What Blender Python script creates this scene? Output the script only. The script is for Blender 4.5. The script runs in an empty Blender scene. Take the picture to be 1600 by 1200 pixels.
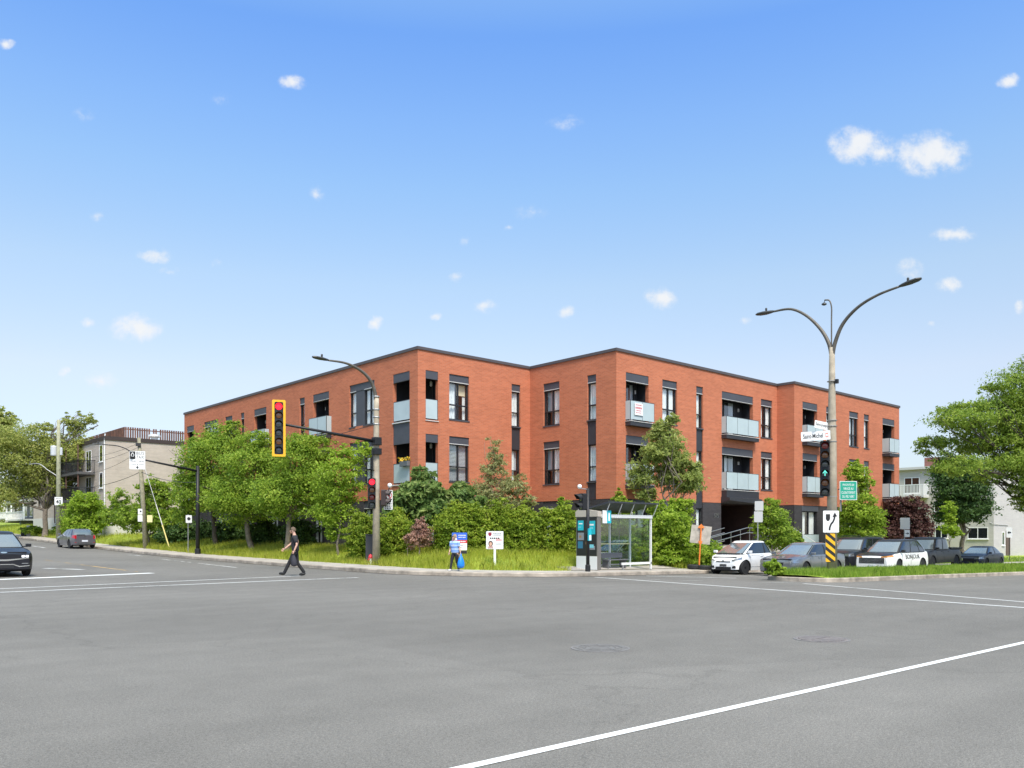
import bpy, bmesh, math, random
import numpy as np
from mathutils import Vector, Matrix
R = math.radians
PI = math.pi
SC = bpy.context.scene
COL = SC.collection
rng = random.Random(7)

# ------------------------------------------------------------------ survey frame
# world: x runs along the boulevard, y along the side street, origin at the brick corner
CX, CY, CZ = -25.08, -35.13, 1.5
FPX = 1315.0
RX, RY = .7443, -.6679      # to the right of the view
FX, FY = .6679, .7443       # along the view
def P(u, v, d):
    k = (u - 800) / FPX
    return Vector((CX + d * (RX * k + FX), CY + d * (RY * k + FY), CZ + (836 - v) / FPX * d))
def d_on_y(u, y): return (y - CY) / (RY * (u - 800) / FPX + FY)
def d_on_x(u, x): return (x - CX) / (RX * (u - 800) / FPX + FX)
def XW(u, y): return P(u, 836, d_on_y(u, y)).x
def YW(u, x): return P(u, 836, d_on_x(u, x)).y

# ------------------------------------------------------------------ terrain
_t = np.arange(-300, 401, 1.0)
def _table(xs, ys):
    v = np.interp(_t, xs, ys)
    k = np.hanning(13); k /= k.sum()
    return np.convolve(np.pad(v, 6, mode='edge'), k, mode='valid')
_GX = _table([-300, -8, 2, 8, 41, 80, 400], [0, 0, -.17, -.26, -.74, -1.2, -1.6])
_GY = _table([-300, -8, 4, 15, 29, 61, 90, 130, 400], [0, 0, .09, .2, .5, 1.37, 2.2, 3.2, 3.6])
def gz(x, y):
    return np.interp(x, _t, _GX) + np.interp(y, _t, _GY)
CURB_X, CURB_Y, CR = -6.6, -12.5, 6.0
def off(x, y):
    qx = (CURB_X + CR) - np.asarray(x, float); qy = (CURB_Y + CR) - np.asarray(y, float)
    inside = CR - np.maximum(qx, qy)
    corner = CR - np.hypot(np.maximum(qx, 0), np.maximum(qy, 0))
    return np.where((qx <= 0) & (qy <= 0), inside, corner)
def sstep(a, b, x):
    t = np.clip((x - a) / (b - a), 0, 1); return t * t * (3 - 2 * t)
def lz(x, y):
    o = off(x, y)
    return gz(x, y) + .14 + .02 * np.clip(o, 0, 1.7) + .58 * sstep(1.7, 5.5, o)
def G(x, y): return Vector((x, y, float(gz(x, y))))
def L(x, y): return Vector((x, y, float(lz(x, y))))
def L_at(u, d):
    p = P(u, 836, d); return L(p.x, p.y)
def G_at(u, d):
    p = P(u, 836, d); return G(p.x, p.y)

# ------------------------------------------------------------------ materials
MATS = {}
def mat(name, color=(.5, .5, .5), rough=.6, metal=0., var=0., vscale=3., bump=0., bscale=40., coat=0., spec=.5, emit=None, estr=1.):
    if name in MATS: return MATS[name]
    m = bpy.data.materials.new(name); m.use_nodes = True
    nt = m.node_tree; b = nt.nodes['Principled BSDF']
    b.inputs['Base Color'].default_value = (*color, 1)
    b.inputs['Roughness'].default_value = rough
    b.inputs['Metallic'].default_value = metal
    b.inputs['Coat Weight'].default_value = coat
    b.inputs['Coat Roughness'].default_value = .05
    b.inputs['Specular IOR Level'].default_value = spec
    if emit:
        b.inputs['Emission Color'].default_value = (*emit, 1); b.inputs['Emission Strength'].default_value = estr
    if var or bump:
        tc = nt.nodes.new('ShaderNodeTexCoord')
    if var:
        n = nt.nodes.new('ShaderNodeTexNoise'); n.inputs['Scale'].default_value = vscale; n.inputs['Detail'].default_value = 6
        nt.links.new(tc.outputs['Object'], n.inputs['Vector'])
        mp = nt.nodes.new('ShaderNodeMapRange')
        mp.inputs['From Min'].default_value = .3; mp.inputs['From Max'].default_value = .7
        mp.inputs['To Min'].default_value = 1 - var; mp.inputs['To Max'].default_value = 1 + var
        nt.links.new(n.outputs['Fac'], mp.inputs['Value'])
        hs = nt.nodes.new('ShaderNodeHueSaturation'); hs.inputs['Color'].default_value = (*color, 1)
        nt.links.new(mp.outputs['Result'], hs.inputs['Value'])
        nt.links.new(hs.outputs['Color'], b.inputs['Base Color'])
    if bump:
        n2 = nt.nodes.new('ShaderNodeTexNoise'); n2.inputs['Scale'].default_value = bscale; n2.inputs['Detail'].default_value = 4
        nt.links.new(tc.outputs['Object'], n2.inputs['Vector'])
        bp = nt.nodes.new('ShaderNodeBump'); bp.inputs['Strength'].default_value = bump; bp.inputs['Distance'].default_value = .02
        nt.links.new(n2.outputs['Fac'], bp.inputs['Height']); nt.links.new(bp.outputs['Normal'], b.inputs['Normal'])
    MATS[name] = m
    return m
def N(nt, typ, **kw):
    n = nt.nodes.new(typ)
    for k, v in kw.items():
        if k in n.inputs: n.inputs[k].default_value = v
        else: setattr(n, k, v)
    return n
def ramp(nt, stops):
    r = nt.nodes.new('ShaderNodeValToRGB'); e = r.color_ramp.elements
    e[0].position, e[0].color = stops[0][0], (*stops[0][1], 1)
    e[1].position, e[1].color = stops[-1][0], (*stops[-1][1], 1)
    for p, c in stops[1:-1]:
        x = e.new(p); x.color = (*c, 1)
    return r
def leaf_mat(name, dark, mid, light, trans=.35, rough=.55):
    if name in MATS: return MATS[name]
    m = bpy.data.materials.new(name); m.use_nodes = True; nt = m.node_tree
    b = nt.nodes['Principled BSDF']; out = nt.nodes['Material Output']
    g = N(nt, 'ShaderNodeNewGeometry')
    r = ramp(nt, [(0, dark), (.5, mid), (1, light)])
    n = N(nt, 'ShaderNodeTexNoise', Scale=1.1, Detail=2.)
    tc = N(nt, 'ShaderNodeTexCoord'); nt.links.new(tc.outputs['Object'], n.inputs['Vector'])
    ad = N(nt, 'ShaderNodeMath', operation='MULTIPLY_ADD'); ad.inputs[1].default_value = 1.1
    nt.links.new(n.outputs['Fac'], ad.inputs[0])
    s = N(nt, 'ShaderNodeMath', operation='MULTIPLY_ADD'); s.inputs[1].default_value = .6; s.inputs[2].default_value = -.35
    nt.links.new(g.outputs['Random Per Island'], s.inputs[0]); nt.links.new(s.outputs[0], ad.inputs[2])
    nt.links.new(ad.outputs[0], r.inputs['Fac'])
    nt.links.new(r.outputs['Color'], b.inputs['Base Color']); b.inputs['Roughness'].default_value = rough
    b.inputs['Specular IOR Level'].default_value = .25
    t = N(nt, 'ShaderNodeBsdfTranslucent'); nt.links.new(r.outputs['Color'], t.inputs['Color'])
    mx = N(nt, 'ShaderNodeMixShader'); mx.inputs[0].default_value = trans
    nt.links.new(b.outputs[0], mx.inputs[1]); nt.links.new(t.outputs[0], mx.inputs[2]); nt.links.new(mx.outputs[0], out.inputs['Surface'])
    MATS[name] = m
    return m
def glass_mat(name, tint, see=.6, rough=.02):
    """thin pane: part see-through, part mirror"""
    if name in MATS: return MATS[name]
    m = bpy.data.materials.new(name); m.use_nodes = True; nt = m.node_tree
    nt.nodes.remove(nt.nodes['Principled BSDF']); out = nt.nodes['Material Output']
    t = N(nt, 'ShaderNodeBsdfTransparent', Color=(*tint, 1)); g = N(nt, 'ShaderNodeBsdfGlossy', Roughness=rough, Color=(.95, .97, 1, 1))
    lw = N(nt, 'ShaderNodeLayerWeight', Blend=.5)
    pw = N(nt, 'ShaderNodeMath', operation='POWER'); pw.inputs[1].default_value = 4.; nt.links.new(lw.outputs['Facing'], pw.inputs[0])
    mp = N(nt, 'ShaderNodeMapRange'); mp.inputs['To Min'].default_value = 1 - see
    nt.links.new(pw.outputs[0], mp.inputs['Value'])
    mx = N(nt, 'ShaderNodeMixShader'); nt.links.new(mp.outputs[0], mx.inputs[0])
    nt.links.new(t.outputs[0], mx.inputs[1]); nt.links.new(g.outputs[0], mx.inputs[2]); nt.links.new(mx.outputs[0], out.inputs['Surface'])
    MATS[name] = m
    return m

# ------------------------------------------------------------------ objects
def tag(o, label=None, cat=None, group=None, kind=None):
    if label: o['label'] = label
    if cat: o['category'] = cat
    if group: o['group'] = group
    if kind: o['kind'] = kind
    return o
def thing(name, label, cat, loc=(0, 0, 0), rz=0., group=None):
    o = bpy.data.objects.new(name, None); COL.objects.link(o)
    o.location = loc; o.rotation_euler = (0, 0, rz); o.empty_display_size = .3
    return tag(o, label, cat, group)
def copy_tree(o, parent=None):
    c = o.copy(); COL.objects.link(c); c.parent = parent
    for ch in [x for x in o.children]:
        copy_tree(ch, c)
    return c
def link(name, me, mats, parent=None):
    o = bpy.data.objects.new(name, me); COL.objects.link(o)
    for m in (mats if isinstance(mats, (list, tuple)) else [mats]): me.materials.append(m)
    o.parent = parent
    return o
def rz_m(a): return Matrix.Rotation(a, 3, 'Z')
class MB:
    def __init__(s): s.v = []; s.f = []; s.m = []
    def add(s, vs, fs, mi=0):
        b = len(s.v); s.v += [tuple(p) for p in vs]
        s.f += [tuple(b + i for i in f) for f in fs]; s.m += [mi] * len(fs); return s
    def hexa(s, c, mi=0):
        return s.add(c, [(0, 3, 2, 1), (4, 5, 6, 7), (0, 1, 5, 4), (1, 2, 6, 5), (2, 3, 7, 6), (3, 0, 4, 7)], mi)
    def box(s, x0, x1, y0, y1, z0, z1, mi=0, M=None):
        c = [Vector(p) for p in ((x0, y0, z0), (x1, y0, z0), (x1, y1, z0), (x0, y1, z0), (x0, y0, z1), (x1, y0, z1), (x1, y1, z1), (x0, y1, z1))]
        if M is not None: c = [M @ p for p in c]
        return s.hexa(c, mi)
    def cbox(s, c, sx, sy, sz, mi=0, rot=None):
        c = Vector(c); rot = rot or Matrix.Identity(3)
        q = [c + rot @ Vector((sx * a / 2, sy * b / 2, sz * e / 2)) for e in (-1, 1) for a, b in ((-1, -1), (1, -1), (1, 1), (-1, 1))]
        return s.hexa(q, mi)
    def tube(s, pts, rad, n=8, mi=0, cap=True):
        pts = [Vector(p) for p in pts]
        rad = rad if isinstance(rad, (list, tuple)) else [rad] * len(pts)
        rings = []; pu = None
        for i, p in enumerate(pts):
            t = (pts[min(i + 1, len(pts) - 1)] - pts[max(i - 1, 0)]).normalized()
            if pu is None: pu = t.orthogonal().normalized()
            pu = (pu - t * pu.dot(t))
            pu = pu.normalized() if pu.length > 1e-6 else t.orthogonal().normalized()
            w = t.cross(pu)
            rings.append([p + (pu * math.cos(2 * PI * k / n) + w * math.sin(2 * PI * k / n)) * rad[i] for k in range(n)])
        vs = [q for r in rings for q in r]; fs = []
        for i in range(len(pts) - 1):
            for k in range(n):
                fs.append((i * n + k, i * n + (k + 1) % n, (i + 1) * n + (k + 1) % n, (i + 1) * n + k))
        if cap:
            fs.append(tuple(range(n - 1, -1, -1))); b = (len(pts) - 1) * n; fs.append(tuple(b + k for k in range(n)))
        return s.add(vs, fs, mi)
    def prism(s, outline, z0, z1, mi=0, M=None):
        """outline (x, y) extruded z0..z1, then M"""
        n = len(outline)
        vs = [Vector((x, y, z0)) for x, y in outline] + [Vector((x, y, z1)) for x, y in outline]
        if M is not None: vs = [M @ p for p in vs]
        return s.add(vs, [tuple(range(n - 1, -1, -1)), tuple(range(n, 2 * n))] + [(i, (i + 1) % n, n + (i + 1) % n, n + i) for i in range(n)], mi)
    def lathe(s, prof, n=16, mi=0, M=None, cap=True):
        vs = []; fs = []
        for r, z in prof:
            vs += [Vector((r * math.cos(2 * PI * k / n), r * math.sin(2 * PI * k / n), z)) for k in range(n)]
        if M is not None: vs = [M @ p for p in vs]
        for i in range(len(prof) - 1):
            for k in range(n): fs.append((i * n + k, i * n + (k + 1) % n, (i + 1) * n + (k + 1) % n, (i + 1) * n + k))
        if cap: fs.append(tuple(range(n - 1, -1, -1))); b = (len(prof) - 1) * n; fs.append(tuple(b + k for k in range(n)))
        return s.add(vs, fs, mi)
    def grid(s, pts, mi=0, closed=False):
        h = len(pts); w = len(pts[0]); fs = []
        for i in range(h - 1):
            for j in range(w if closed else w - 1):
                fs.append((i * w + j, i * w + (j + 1) % w, (i + 1) * w + (j + 1) % w, (i + 1) * w + j))
        return s.add([p for r in pts for p in r], fs, mi)
    def build(s, name, mats, parent=None, smooth=False, bevel=0., fix=False, sub=0):
        me = bpy.data.meshes.new(name); me.from_pydata(s.v, [], s.f)
        if any(s.m): me.polygons.foreach_set('material_index', s.m)
        if fix:
            bm = bmesh.new(); bm.from_mesh(me); bmesh.ops.remove_doubles(bm, verts=bm.verts, dist=1e-5)
            bmesh.ops.recalc_face_normals(bm, faces=bm.faces); bm.to_mesh(me); bm.free()
        if smooth: me.polygons.foreach_set('use_smooth', [True] * len(me.polygons))
        o = link(name, me, mats, parent)
        if bevel:
            b = o.modifiers.new('b', 'BEVEL'); b.width = bevel; b.segments = 2; b.limit_method = 'ANGLE'; b.angle_limit = R(40)
        if sub:
            q = o.modifiers.new('s', 'SUBSURF'); q.levels = sub; q.render_levels = sub
        me.update()
        return o
def np_mesh(name, verts, faces, k, mats, parent=None, smooth=False):
    """verts (n,3) array, faces (m,k) array"""
    me = bpy.data.meshes.new(name); n = len(verts); m = len(faces)
    me.vertices.add(n); me.vertices.foreach_set('co', np.asarray(verts, np.float32).ravel())
    me.loops.add(m * k); me.loops.foreach_set('vertex_index', np.asarray(faces, np.int32).ravel())
    me.polygons.add(m); me.polygons.foreach_set('loop_start', np.arange(0, m * k, k, dtype=np.int32))
    try: me.polygons.foreach_set('loop_total', np.full(m, k, np.int32))
    except Exception: pass
    if smooth: me.polygons.foreach_set('use_smooth', np.ones(m, bool))
    me.update(calc_edges=True); me.validate()
    return link(name, me, mats, parent)
_fc = {}
def text_mb(mb, txt, M, h=None, w=None, mi=0, align='CENTER', depth=.003, lift=0., bold=0.):
    """lettering in the local xy plane, fitted to width w or height h, then placed by the 4x4 matrix M"""
    cu = bpy.data.curves.new('lettering', 'FONT'); cu.body = txt; cu.extrude = 0; cu.resolution_u = 3; cu.offset = bold
    o = bpy.data.objects.new('lettering', cu); COL.objects.link(o)
    me = o.to_mesh()
    vs = [v.co.copy() for v in me.vertices]; fs = [tuple(p.vertices) for p in me.polygons]
    o.to_mesh_clear(); bpy.data.objects.remove(o); bpy.data.curves.remove(cu)
    if not vs: return mb
    x0 = min(v.x for v in vs); x1 = max(v.x for v in vs); y0 = min(v.y for v in vs); y1 = max(v.y for v in vs)
    sx = sy = 1.
    if h: sx = sy = h / (y1 - y0)
    if w: sx = w / (x1 - x0)
    if w and not h: sy = sx
    cx = {'CENTER': (x0 + x1) / 2, 'LEFT': x0, 'RIGHT': x1}[align]
    mb.add([M @ Vector(((v.x - cx) * sx, (v.y - (y0 + y1) / 2) * sy, lift)) for v in vs], fs, mi)
    return mb
# ================================================================== ground, road, pavement, lawn, median
def asphalt():
    m = bpy.data.materials.new('asphalt'); m.use_nodes = True; nt = m.node_tree; b = nt.nodes['Principled BSDF']
    tc = N(nt, 'ShaderNodeTexCoord')
    big = N(nt, 'ShaderNodeTexNoise', Scale=.18, Detail=5.); sp = N(nt, 'ShaderNodeTexNoise', Scale=95., Detail=3.)
    mid = N(nt, 'ShaderNodeTexNoise', Scale=2.2, Detail=8., Roughness=.7)
    st = N(nt, 'ShaderNodeMapping'); st.inputs['Scale'].default_value = (.05, .9, 1.)
    stn = N(nt, 'ShaderNodeTexNoise', Scale=1., Detail=4.)
    for n in (big, sp, mid): nt.links.new(tc.outputs['Object'], n.inputs['Vector'])
    nt.links.new(tc.outputs['Object'], st.inputs['Vector']); nt.links.new(st.outputs[0], stn.inputs['Vector'])
    r1 = ramp(nt, [(.3, (.140, .132, .119)), (.7, (.180, .170, .154))]); nt.links.new(big.outputs['Fac'], r1.inputs['Fac'])
    def mul(a, noise, lo, hi, f0=.3, f1=.7):
        mp = N(nt, 'ShaderNodeMapRange'); mp.inputs['From Min'].default_value = f0; mp.inputs['From Max'].default_value = f1
        mp.inputs['To Min'].default_value = lo; mp.inputs['To Max'].default_value = hi
        nt.links.new(noise.outputs['Fac'], mp.inputs['Value'])
        vm = N(nt, 'ShaderNodeVectorMath', operation='SCALE'); nt.links.new(a, vm.inputs[0]); nt.links.new(mp.outputs[0], vm.inputs['Scale'])
        return vm.outputs[0]
    c = mul(r1.outputs['Color'], sp, .6, 1.4); c = mul(c, mid, .92, 1.08); gr = N(nt, 'ShaderNodeTexNoise', Scale=34., Detail=3.); nt.links.new(tc.outputs['Object'], gr.inputs['Vector']); c = mul(c, gr, .82, 1.18); c = mul(c, stn, .965, 1.03)
    wv = N(nt, 'ShaderNodeTexWave', Scale=.27, Distortion=2.2, Detail=2.); wv.inputs['Detail Scale'].default_value = .35; wv.bands_direction = 'Y'
    nt.links.new(tc.outputs['Object'], wv.inputs['Vector']); c = mul(c, wv, .975, 1.015, .1, .9)
    pt = N(nt, 'ShaderNodeTexVoronoi', Scale=.085); nt.links.new(tc.outputs['Object'], pt.inputs['Vector'])
    ps = N(nt, 'ShaderNodeSeparateColor'); nt.links.new(pt.outputs['Color'], ps.inputs[0])
    pm = N(nt, 'ShaderNodeMapRange'); pm.inputs['To Min'].default_value = .955; pm.inputs['To Max'].default_value = 1.035; nt.links.new(ps.outputs[0], pm.inputs['Value'])
    pv = N(nt, 'ShaderNodeVectorMath', operation='SCALE'); nt.links.new(c, pv.inputs[0]); nt.links.new(pm.outputs[0], pv.inputs['Scale']); c = pv.outputs[0]
    vo = N(nt, 'ShaderNodeTexVoronoi', Scale=.16); vo.feature = 'DISTANCE_TO_EDGE'
    wn = N(nt, 'ShaderNodeTexNoise', Scale=1.3, Detail=6.)
    nt.links.new(tc.outputs['Object'], wn.inputs['Vector'])
    wm = N(nt, 'ShaderNodeVectorMath', operation='MULTIPLY_ADD'); wm.inputs[1].default_value = (1.6, 1.6, 0)
    nt.links.new(wn.outputs['Color'], wm.inputs[0]); nt.links.new(tc.outputs['Object'], wm.inputs[2]); nt.links.new(wm.outputs[0], vo.inputs['Vector'])
    mp = N(nt, 'ShaderNodeMapRange'); mp.inputs['From Max'].default_value = .006; mp.inputs['To Min'].default_value = .86; mp.inputs['To Max'].default_value = 1.
    nt.links.new(vo.outputs['Distance'], mp.inputs['Value'])
    vm = N(nt, 'ShaderNodeVectorMath', operation='SCALE'); nt.links.new(c, vm.inputs[0]); nt.links.new(mp.outputs[0], vm.inputs['Scale'])
    nt.links.new(vm.outputs[0], b.inputs['Base Color'])
    b.inputs['Roughness'].default_value = .85; b.inputs['Specular IOR Level'].default_value = .25
    bp = N(nt, 'ShaderNodeBump', Strength=.35, Distance=.01); nt.links.new(sp.outputs['Fac'], bp.inputs['Height']); nt.links.new(bp.outputs[0], b.inputs['Normal'])
    return m
M_ASPH = asphalt()
M_CONC = mat('concrete', (.37, .335, .29), .85, var=.24, vscale=1.3, bump=.25, bscale=30)
M_CURB = mat('kerb_concrete', (.31, .265, .215), .85, var=.42, vscale=2.2, bump=.4, bscale=20)
M_EARTH = mat('earth', (.10, .12, .04), .9, var=.3, vscale=.5)
M_TURF = mat('turf', (.23, .30, .03), .9, var=.35, vscale=.8, bump=.4, bscale=12)

def sheet(name, xs, ys, zf, m, keep=None):
    X, Y = np.meshgrid(xs, ys); Z = zf(X, Y)
    V = np.stack([X, Y, Z], -1).reshape(-1, 3); w = len(xs)
    i, j = np.meshgrid(np.arange(len(ys) - 1), np.arange(len(xs) - 1), indexing='ij')
    a = (i * w + j).ravel(); F = np.stack([a, a + 1, a + w + 1, a + w], -1)
    if keep is not None:
        k = keep(V); F = F[k[F].all(1)]
        used = np.unique(F); mp = np.full(len(V), -1); mp[used] = np.arange(len(used)); V = V[used]; F = mp[F]
    o = np_mesh(name, V, F, 4, m, smooth=True); tag(o, kind='structure'); return o
fine = lambda a, b, s: np.arange(a, b + s / 2, s)
xs = np.unique(np.concatenate([fine(-2000, -120, 94), fine(-120, 180, 4), fine(180, 2000, 91)]))
ys = np.unique(np.concatenate([fine(-2000, -120, 94), fine(-120, 200, 4), fine(200, 2000, 90)]))
sheet('ground', xs, ys, lambda x, y: gz(x, y) - .25, M_EARTH)
# one sheet of asphalt: the side street crossing the boulevard
def road_keep(V):
    x, y = V[:, 0], V[:, 1]
    return ((x > -27) & (off(x, y) < 1.2) & (x < -4)) | ((y < -11) & (y > -46)) | ((x > -27) & (x < -4) & (y < -11)) & True
sheet('road', fine(-110, 150, .5), fine(-110, 150, .5), gz, M_ASPH, lambda V: (((V[:, 1] > -46) & (V[:, 1] < CURB_Y + 1)) | ((V[:, 0] > -27) & (V[:, 0] < CURB_X + 1))
      | ((V[:, 0] < 0) & (V[:, 1] < -6) & (off(V[:, 0], V[:, 1]) < .8) & (V[:, 0] > -27))) & (off(V[:, 0], V[:, 1]) < .9))
# kerb and pavement follow the rounded corner
path = []
for y in fine(0, 148, 1)[::-1]: path.append((CURB_X, -6.5 + y, -1, 0))
for a in np.linspace(PI, 1.5 * PI, 17)[1:]: path.append((CURB_X + CR + CR * math.cos(a), CURB_Y + CR + CR * math.sin(a), math.cos(a), math.sin(a)))
for x in fine(1, 148, 1): path.append((CURB_X + CR + x, CURB_Y, 0, -1))
def strip(name, prof, m, z=lambda x, y: float(gz(x, y))):
    rows = []
    for (x, y, nx, ny) in path:
        rows.append([Vector((x - nx * o, y - ny * o, z(x, y) + h)) for o, h in prof])
    o = MB().grid(rows).build(name, m, smooth=False, fix=True); tag(o, kind='structure'); return o
strip('kerb', [(-.02, -.1), (0, .115), (.03, .145), (.17, .148), (.175, .10)], M_CURB)
strip('pavement', [(.172, .10), (.174, .142), (.6, .150), (1.2, .158), (1.72, .166), (1.74, .02)], M_CONC)
def lawn_z(x, y): return lz(x, y) - .05 * (1 - sstep(1.55, 1.9, off(x, y))) - .012
sheet('lawn', fine(-6.1, 150, .6), fine(-12, 148, .6), lawn_z, M_TURF, lambda V: off(V[:, 0], V[:, 1]) > .9)
# paved apron under the bus shelter
AP = MB(); rows = []
for x in np.linspace(.2, 7.5, 16):
    rows.append([Vector((x, y, float(lz(x, y)) + .012)) for y in np.linspace(CURB_Y + 1.70, -9.75, 7)])
tag(AP.grid(rows).build('shelter_pavement', M_CONC), kind='structure')
# driveway by the white building
rows = [[Vector((x, y, float(lz(x, y)) + .02)) for y in np.linspace(CURB_Y + 1.7, -9.2, 5)] for x in np.linspace(44, 110, 60)]
tag(MB().grid(rows).build('driveway_path', mat('pale_asphalt', (.30, .29, .28), .9, var=.12)), kind='structure')

# grit gathered in the gutter
M_GRIT = worn_paint('gutter_grit', (.10, .085, .065), .93) if False else None
# painted lines -----------------------------------------------------
M_PAINT = None
def worn_paint(name, col, keep):
    m = bpy.data.materials.new(name); m.use_nodes = True; nt = m.node_tree; b = nt.nodes['Principled BSDF']; out = nt.nodes['Material Output']
    b.inputs['Base Color'].default_value = (*col, 1); b.inputs['Roughness'].default_value = .7
    tc = N(nt, 'ShaderNodeTexCoord'); n = N(nt, 'ShaderNodeTexNoise', Scale=14., Detail=8., Roughness=.75)
    n2 = N(nt, 'ShaderNodeTexNoise', Scale=.9, Detail=3.)
    nt.links.new(tc.outputs['Object'], n.inputs['Vector']); nt.links.new(tc.outputs['Object'], n2.inputs['Vector'])
    a = N(nt, 'ShaderNodeMath', operation='ADD'); nt.links.new(n.outputs['Fac'], a.inputs[0]); nt.links.new(n2.outputs['Fac'], a.inputs[1])
    mp = N(nt, 'ShaderNodeMapRange'); mp.inputs['From Min'].default_value = keep - .12; mp.inputs['From Max'].default_value = keep + .12
    nt.links.new(a.outputs[0], mp.inputs['Value'])
    t = N(nt, 'ShaderNodeBsdfTransparent'); mx = N(nt, 'ShaderNodeMixShader'); nt.links.new(mp.outputs[0], mx.inputs[0])
    nt.links.new(t.outputs[0], mx.inputs[1]); nt.links.new(b.outputs[0], mx.inputs[2]); nt.links.new(mx.outputs[0], out.inputs['Surface'])
    return m
M_PAINT = worn_paint('road_paint', (.72, .72, .70), .72)
M_XWALK = worn_paint('crosswalk_paint', (.66, .66, .64), .80)
M_PAINT_OLD = worn_paint('worn_road_paint', (.55, .54, .52), .98)
M_PAINT_YEL = worn_paint('worn_yellow_paint', (.50, .33, .12), .98)
def road_hit(u, v):
    lo, hi = 3., 200.
    for _ in range(60):
        d = (lo + hi) / 2; p = P(u, v, d)
        if p.z > gz(p.x, p.y): lo = d
        else: hi = d
    return P(u, v, lo)
def line(a, b, w, m, name='road_marking', lift=.005):
    a = Vector(a[:2]); b = Vector(b[:2]); n = max(2, int((b - a).length / .5)); t = (b - a).normalized(); q = Vector((-t.y, t.x)) * w / 2
    rows = []
    for i in range(n + 1):
        p = a.lerp(b, i / n); rows.append([Vector((*(p + q * e), float(gz(*(p + q * e))) + lift)) for e in (-1, 1)])
    tag(MB().grid(rows).build(name, m), kind='structure')
def uv_line(u0, v0, u1, v1, w, m): line(road_hit(u0, v0), road_hit(u1, v1), w, m)
uv_line(640, 1219, 1640, 995.5, .095, M_PAINT)
uv_line(-20, 906.5, 238, 895.5, .45, M_PAINT)          # stop line of the side street
uv_line(-30, 927, 560, 902.5, .16, M_XWALK)            # two thin crosswalk lines, left
uv_line(-30, 921.5, 470, 900, .14, M_XWALK)
uv_line(930, 902, 1640, 952.5, .16, M_XWALK)           # and right
uv_line(1010, 900, 1150, 903.5, .16, M_XWALK); uv_line(1255, 912, 1640, 944, .13, M_XWALK)
uv_line(1010, 905.3, 1240, 911, .10, M_PAINT_OLD)
uv_line(70, 888, 130, 890, .35, M_PAINT_OLD); uv_line(50, 853, 70, 856, .2, M_PAINT_OLD)
uv_line(70, 875, 215, 893.5, .12, M_PAINT_YEL); uv_line(200, 867, 225, 869, .3, M_PAINT_OLD)
uv_line(250, 873.5, 300, 879, .15, M_PAINT_OLD); uv_line(310, 880, 370, 887, .15, M_PAINT_OLD)

M_GRIT = worn_paint('gutter_grit', (.085, .072, .055), .96)
strip('gutter_road_grit', [(-.42, .006), (-.03, .007)], M_GRIT)
# grassed median with its kerb ---------------------------------------
ISL = []
IX0, IYF, IYN = 3.0, -17.6, -20.6
for a in np.linspace(.5 * PI, 1.5 * PI, 15): ISL.append((IX0 + 1.2 + 1.3 * math.cos(a), (IYF + IYN) / 2 + 1.5 * math.sin(a)))
def isl_near(x): return IYN - .022 * max(0, x - 4) - (.0 if x < 12 else .03 * (x - 12)) + (0 if x < 24 else .045 * (x - 24))
top_n = [(x, isl_near(x)) for x in fine(5, 90, 1)]
top_f = [(x, IYF) for x in fine(5, 90, 1)]
poly = [p for p in ISL] + top_n + top_f[::-1]
def inset(poly, d):
    n = len(poly); out = []
    for i in range(n):
        a = Vector(poly[i - 1]); b = Vector(poly[i]); c = Vector(poly[(i + 1) % n])
        t = (c - a).normalized(); out.append(tuple(b + Vector((-t.y, t.x)) * d))
    return out
kb = MB(); rows = []
for d, h in ((-.01, -.1), (.0, .13), (.03, .155), (.2, .155), (.21, .05)):
    rows.append([Vector((x, y, float(gz(x, y)) + h)) for x, y in inset(poly, d)])
kb.grid(rows, closed=True)
tag(kb.build('median_kerb', M_CURB, fix=True), kind='structure')
def isl_z(x, y): return gz(x, y) + .13 + .10 * sstep(.1, 1., np.minimum(IYF - y, y - np.vectorize(isl_near)(x))) + .0 * x
rows = []
for x in np.concatenate([np.linspace(3.05, 4.2, 6), fine(5, 90, 1)]):
    yn, yf = (isl_near(x) + .15, IYF - .15)
    if x < 4.2:
        hgt = 1.35 * math.sqrt(max(0, 1 - ((4.2 - x) / 1.25) ** 2)); m_ = (IYF + IYN) / 2; yn, yf = m_ - hgt, m_ + hgt
    rows.append([Vector((x, y, float(isl_z(x, y)))) for y in np.linspace(yn, yf, 8)])
tag(MB().grid(rows).build('median', M_TURF, smooth=True), kind='structure')

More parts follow.
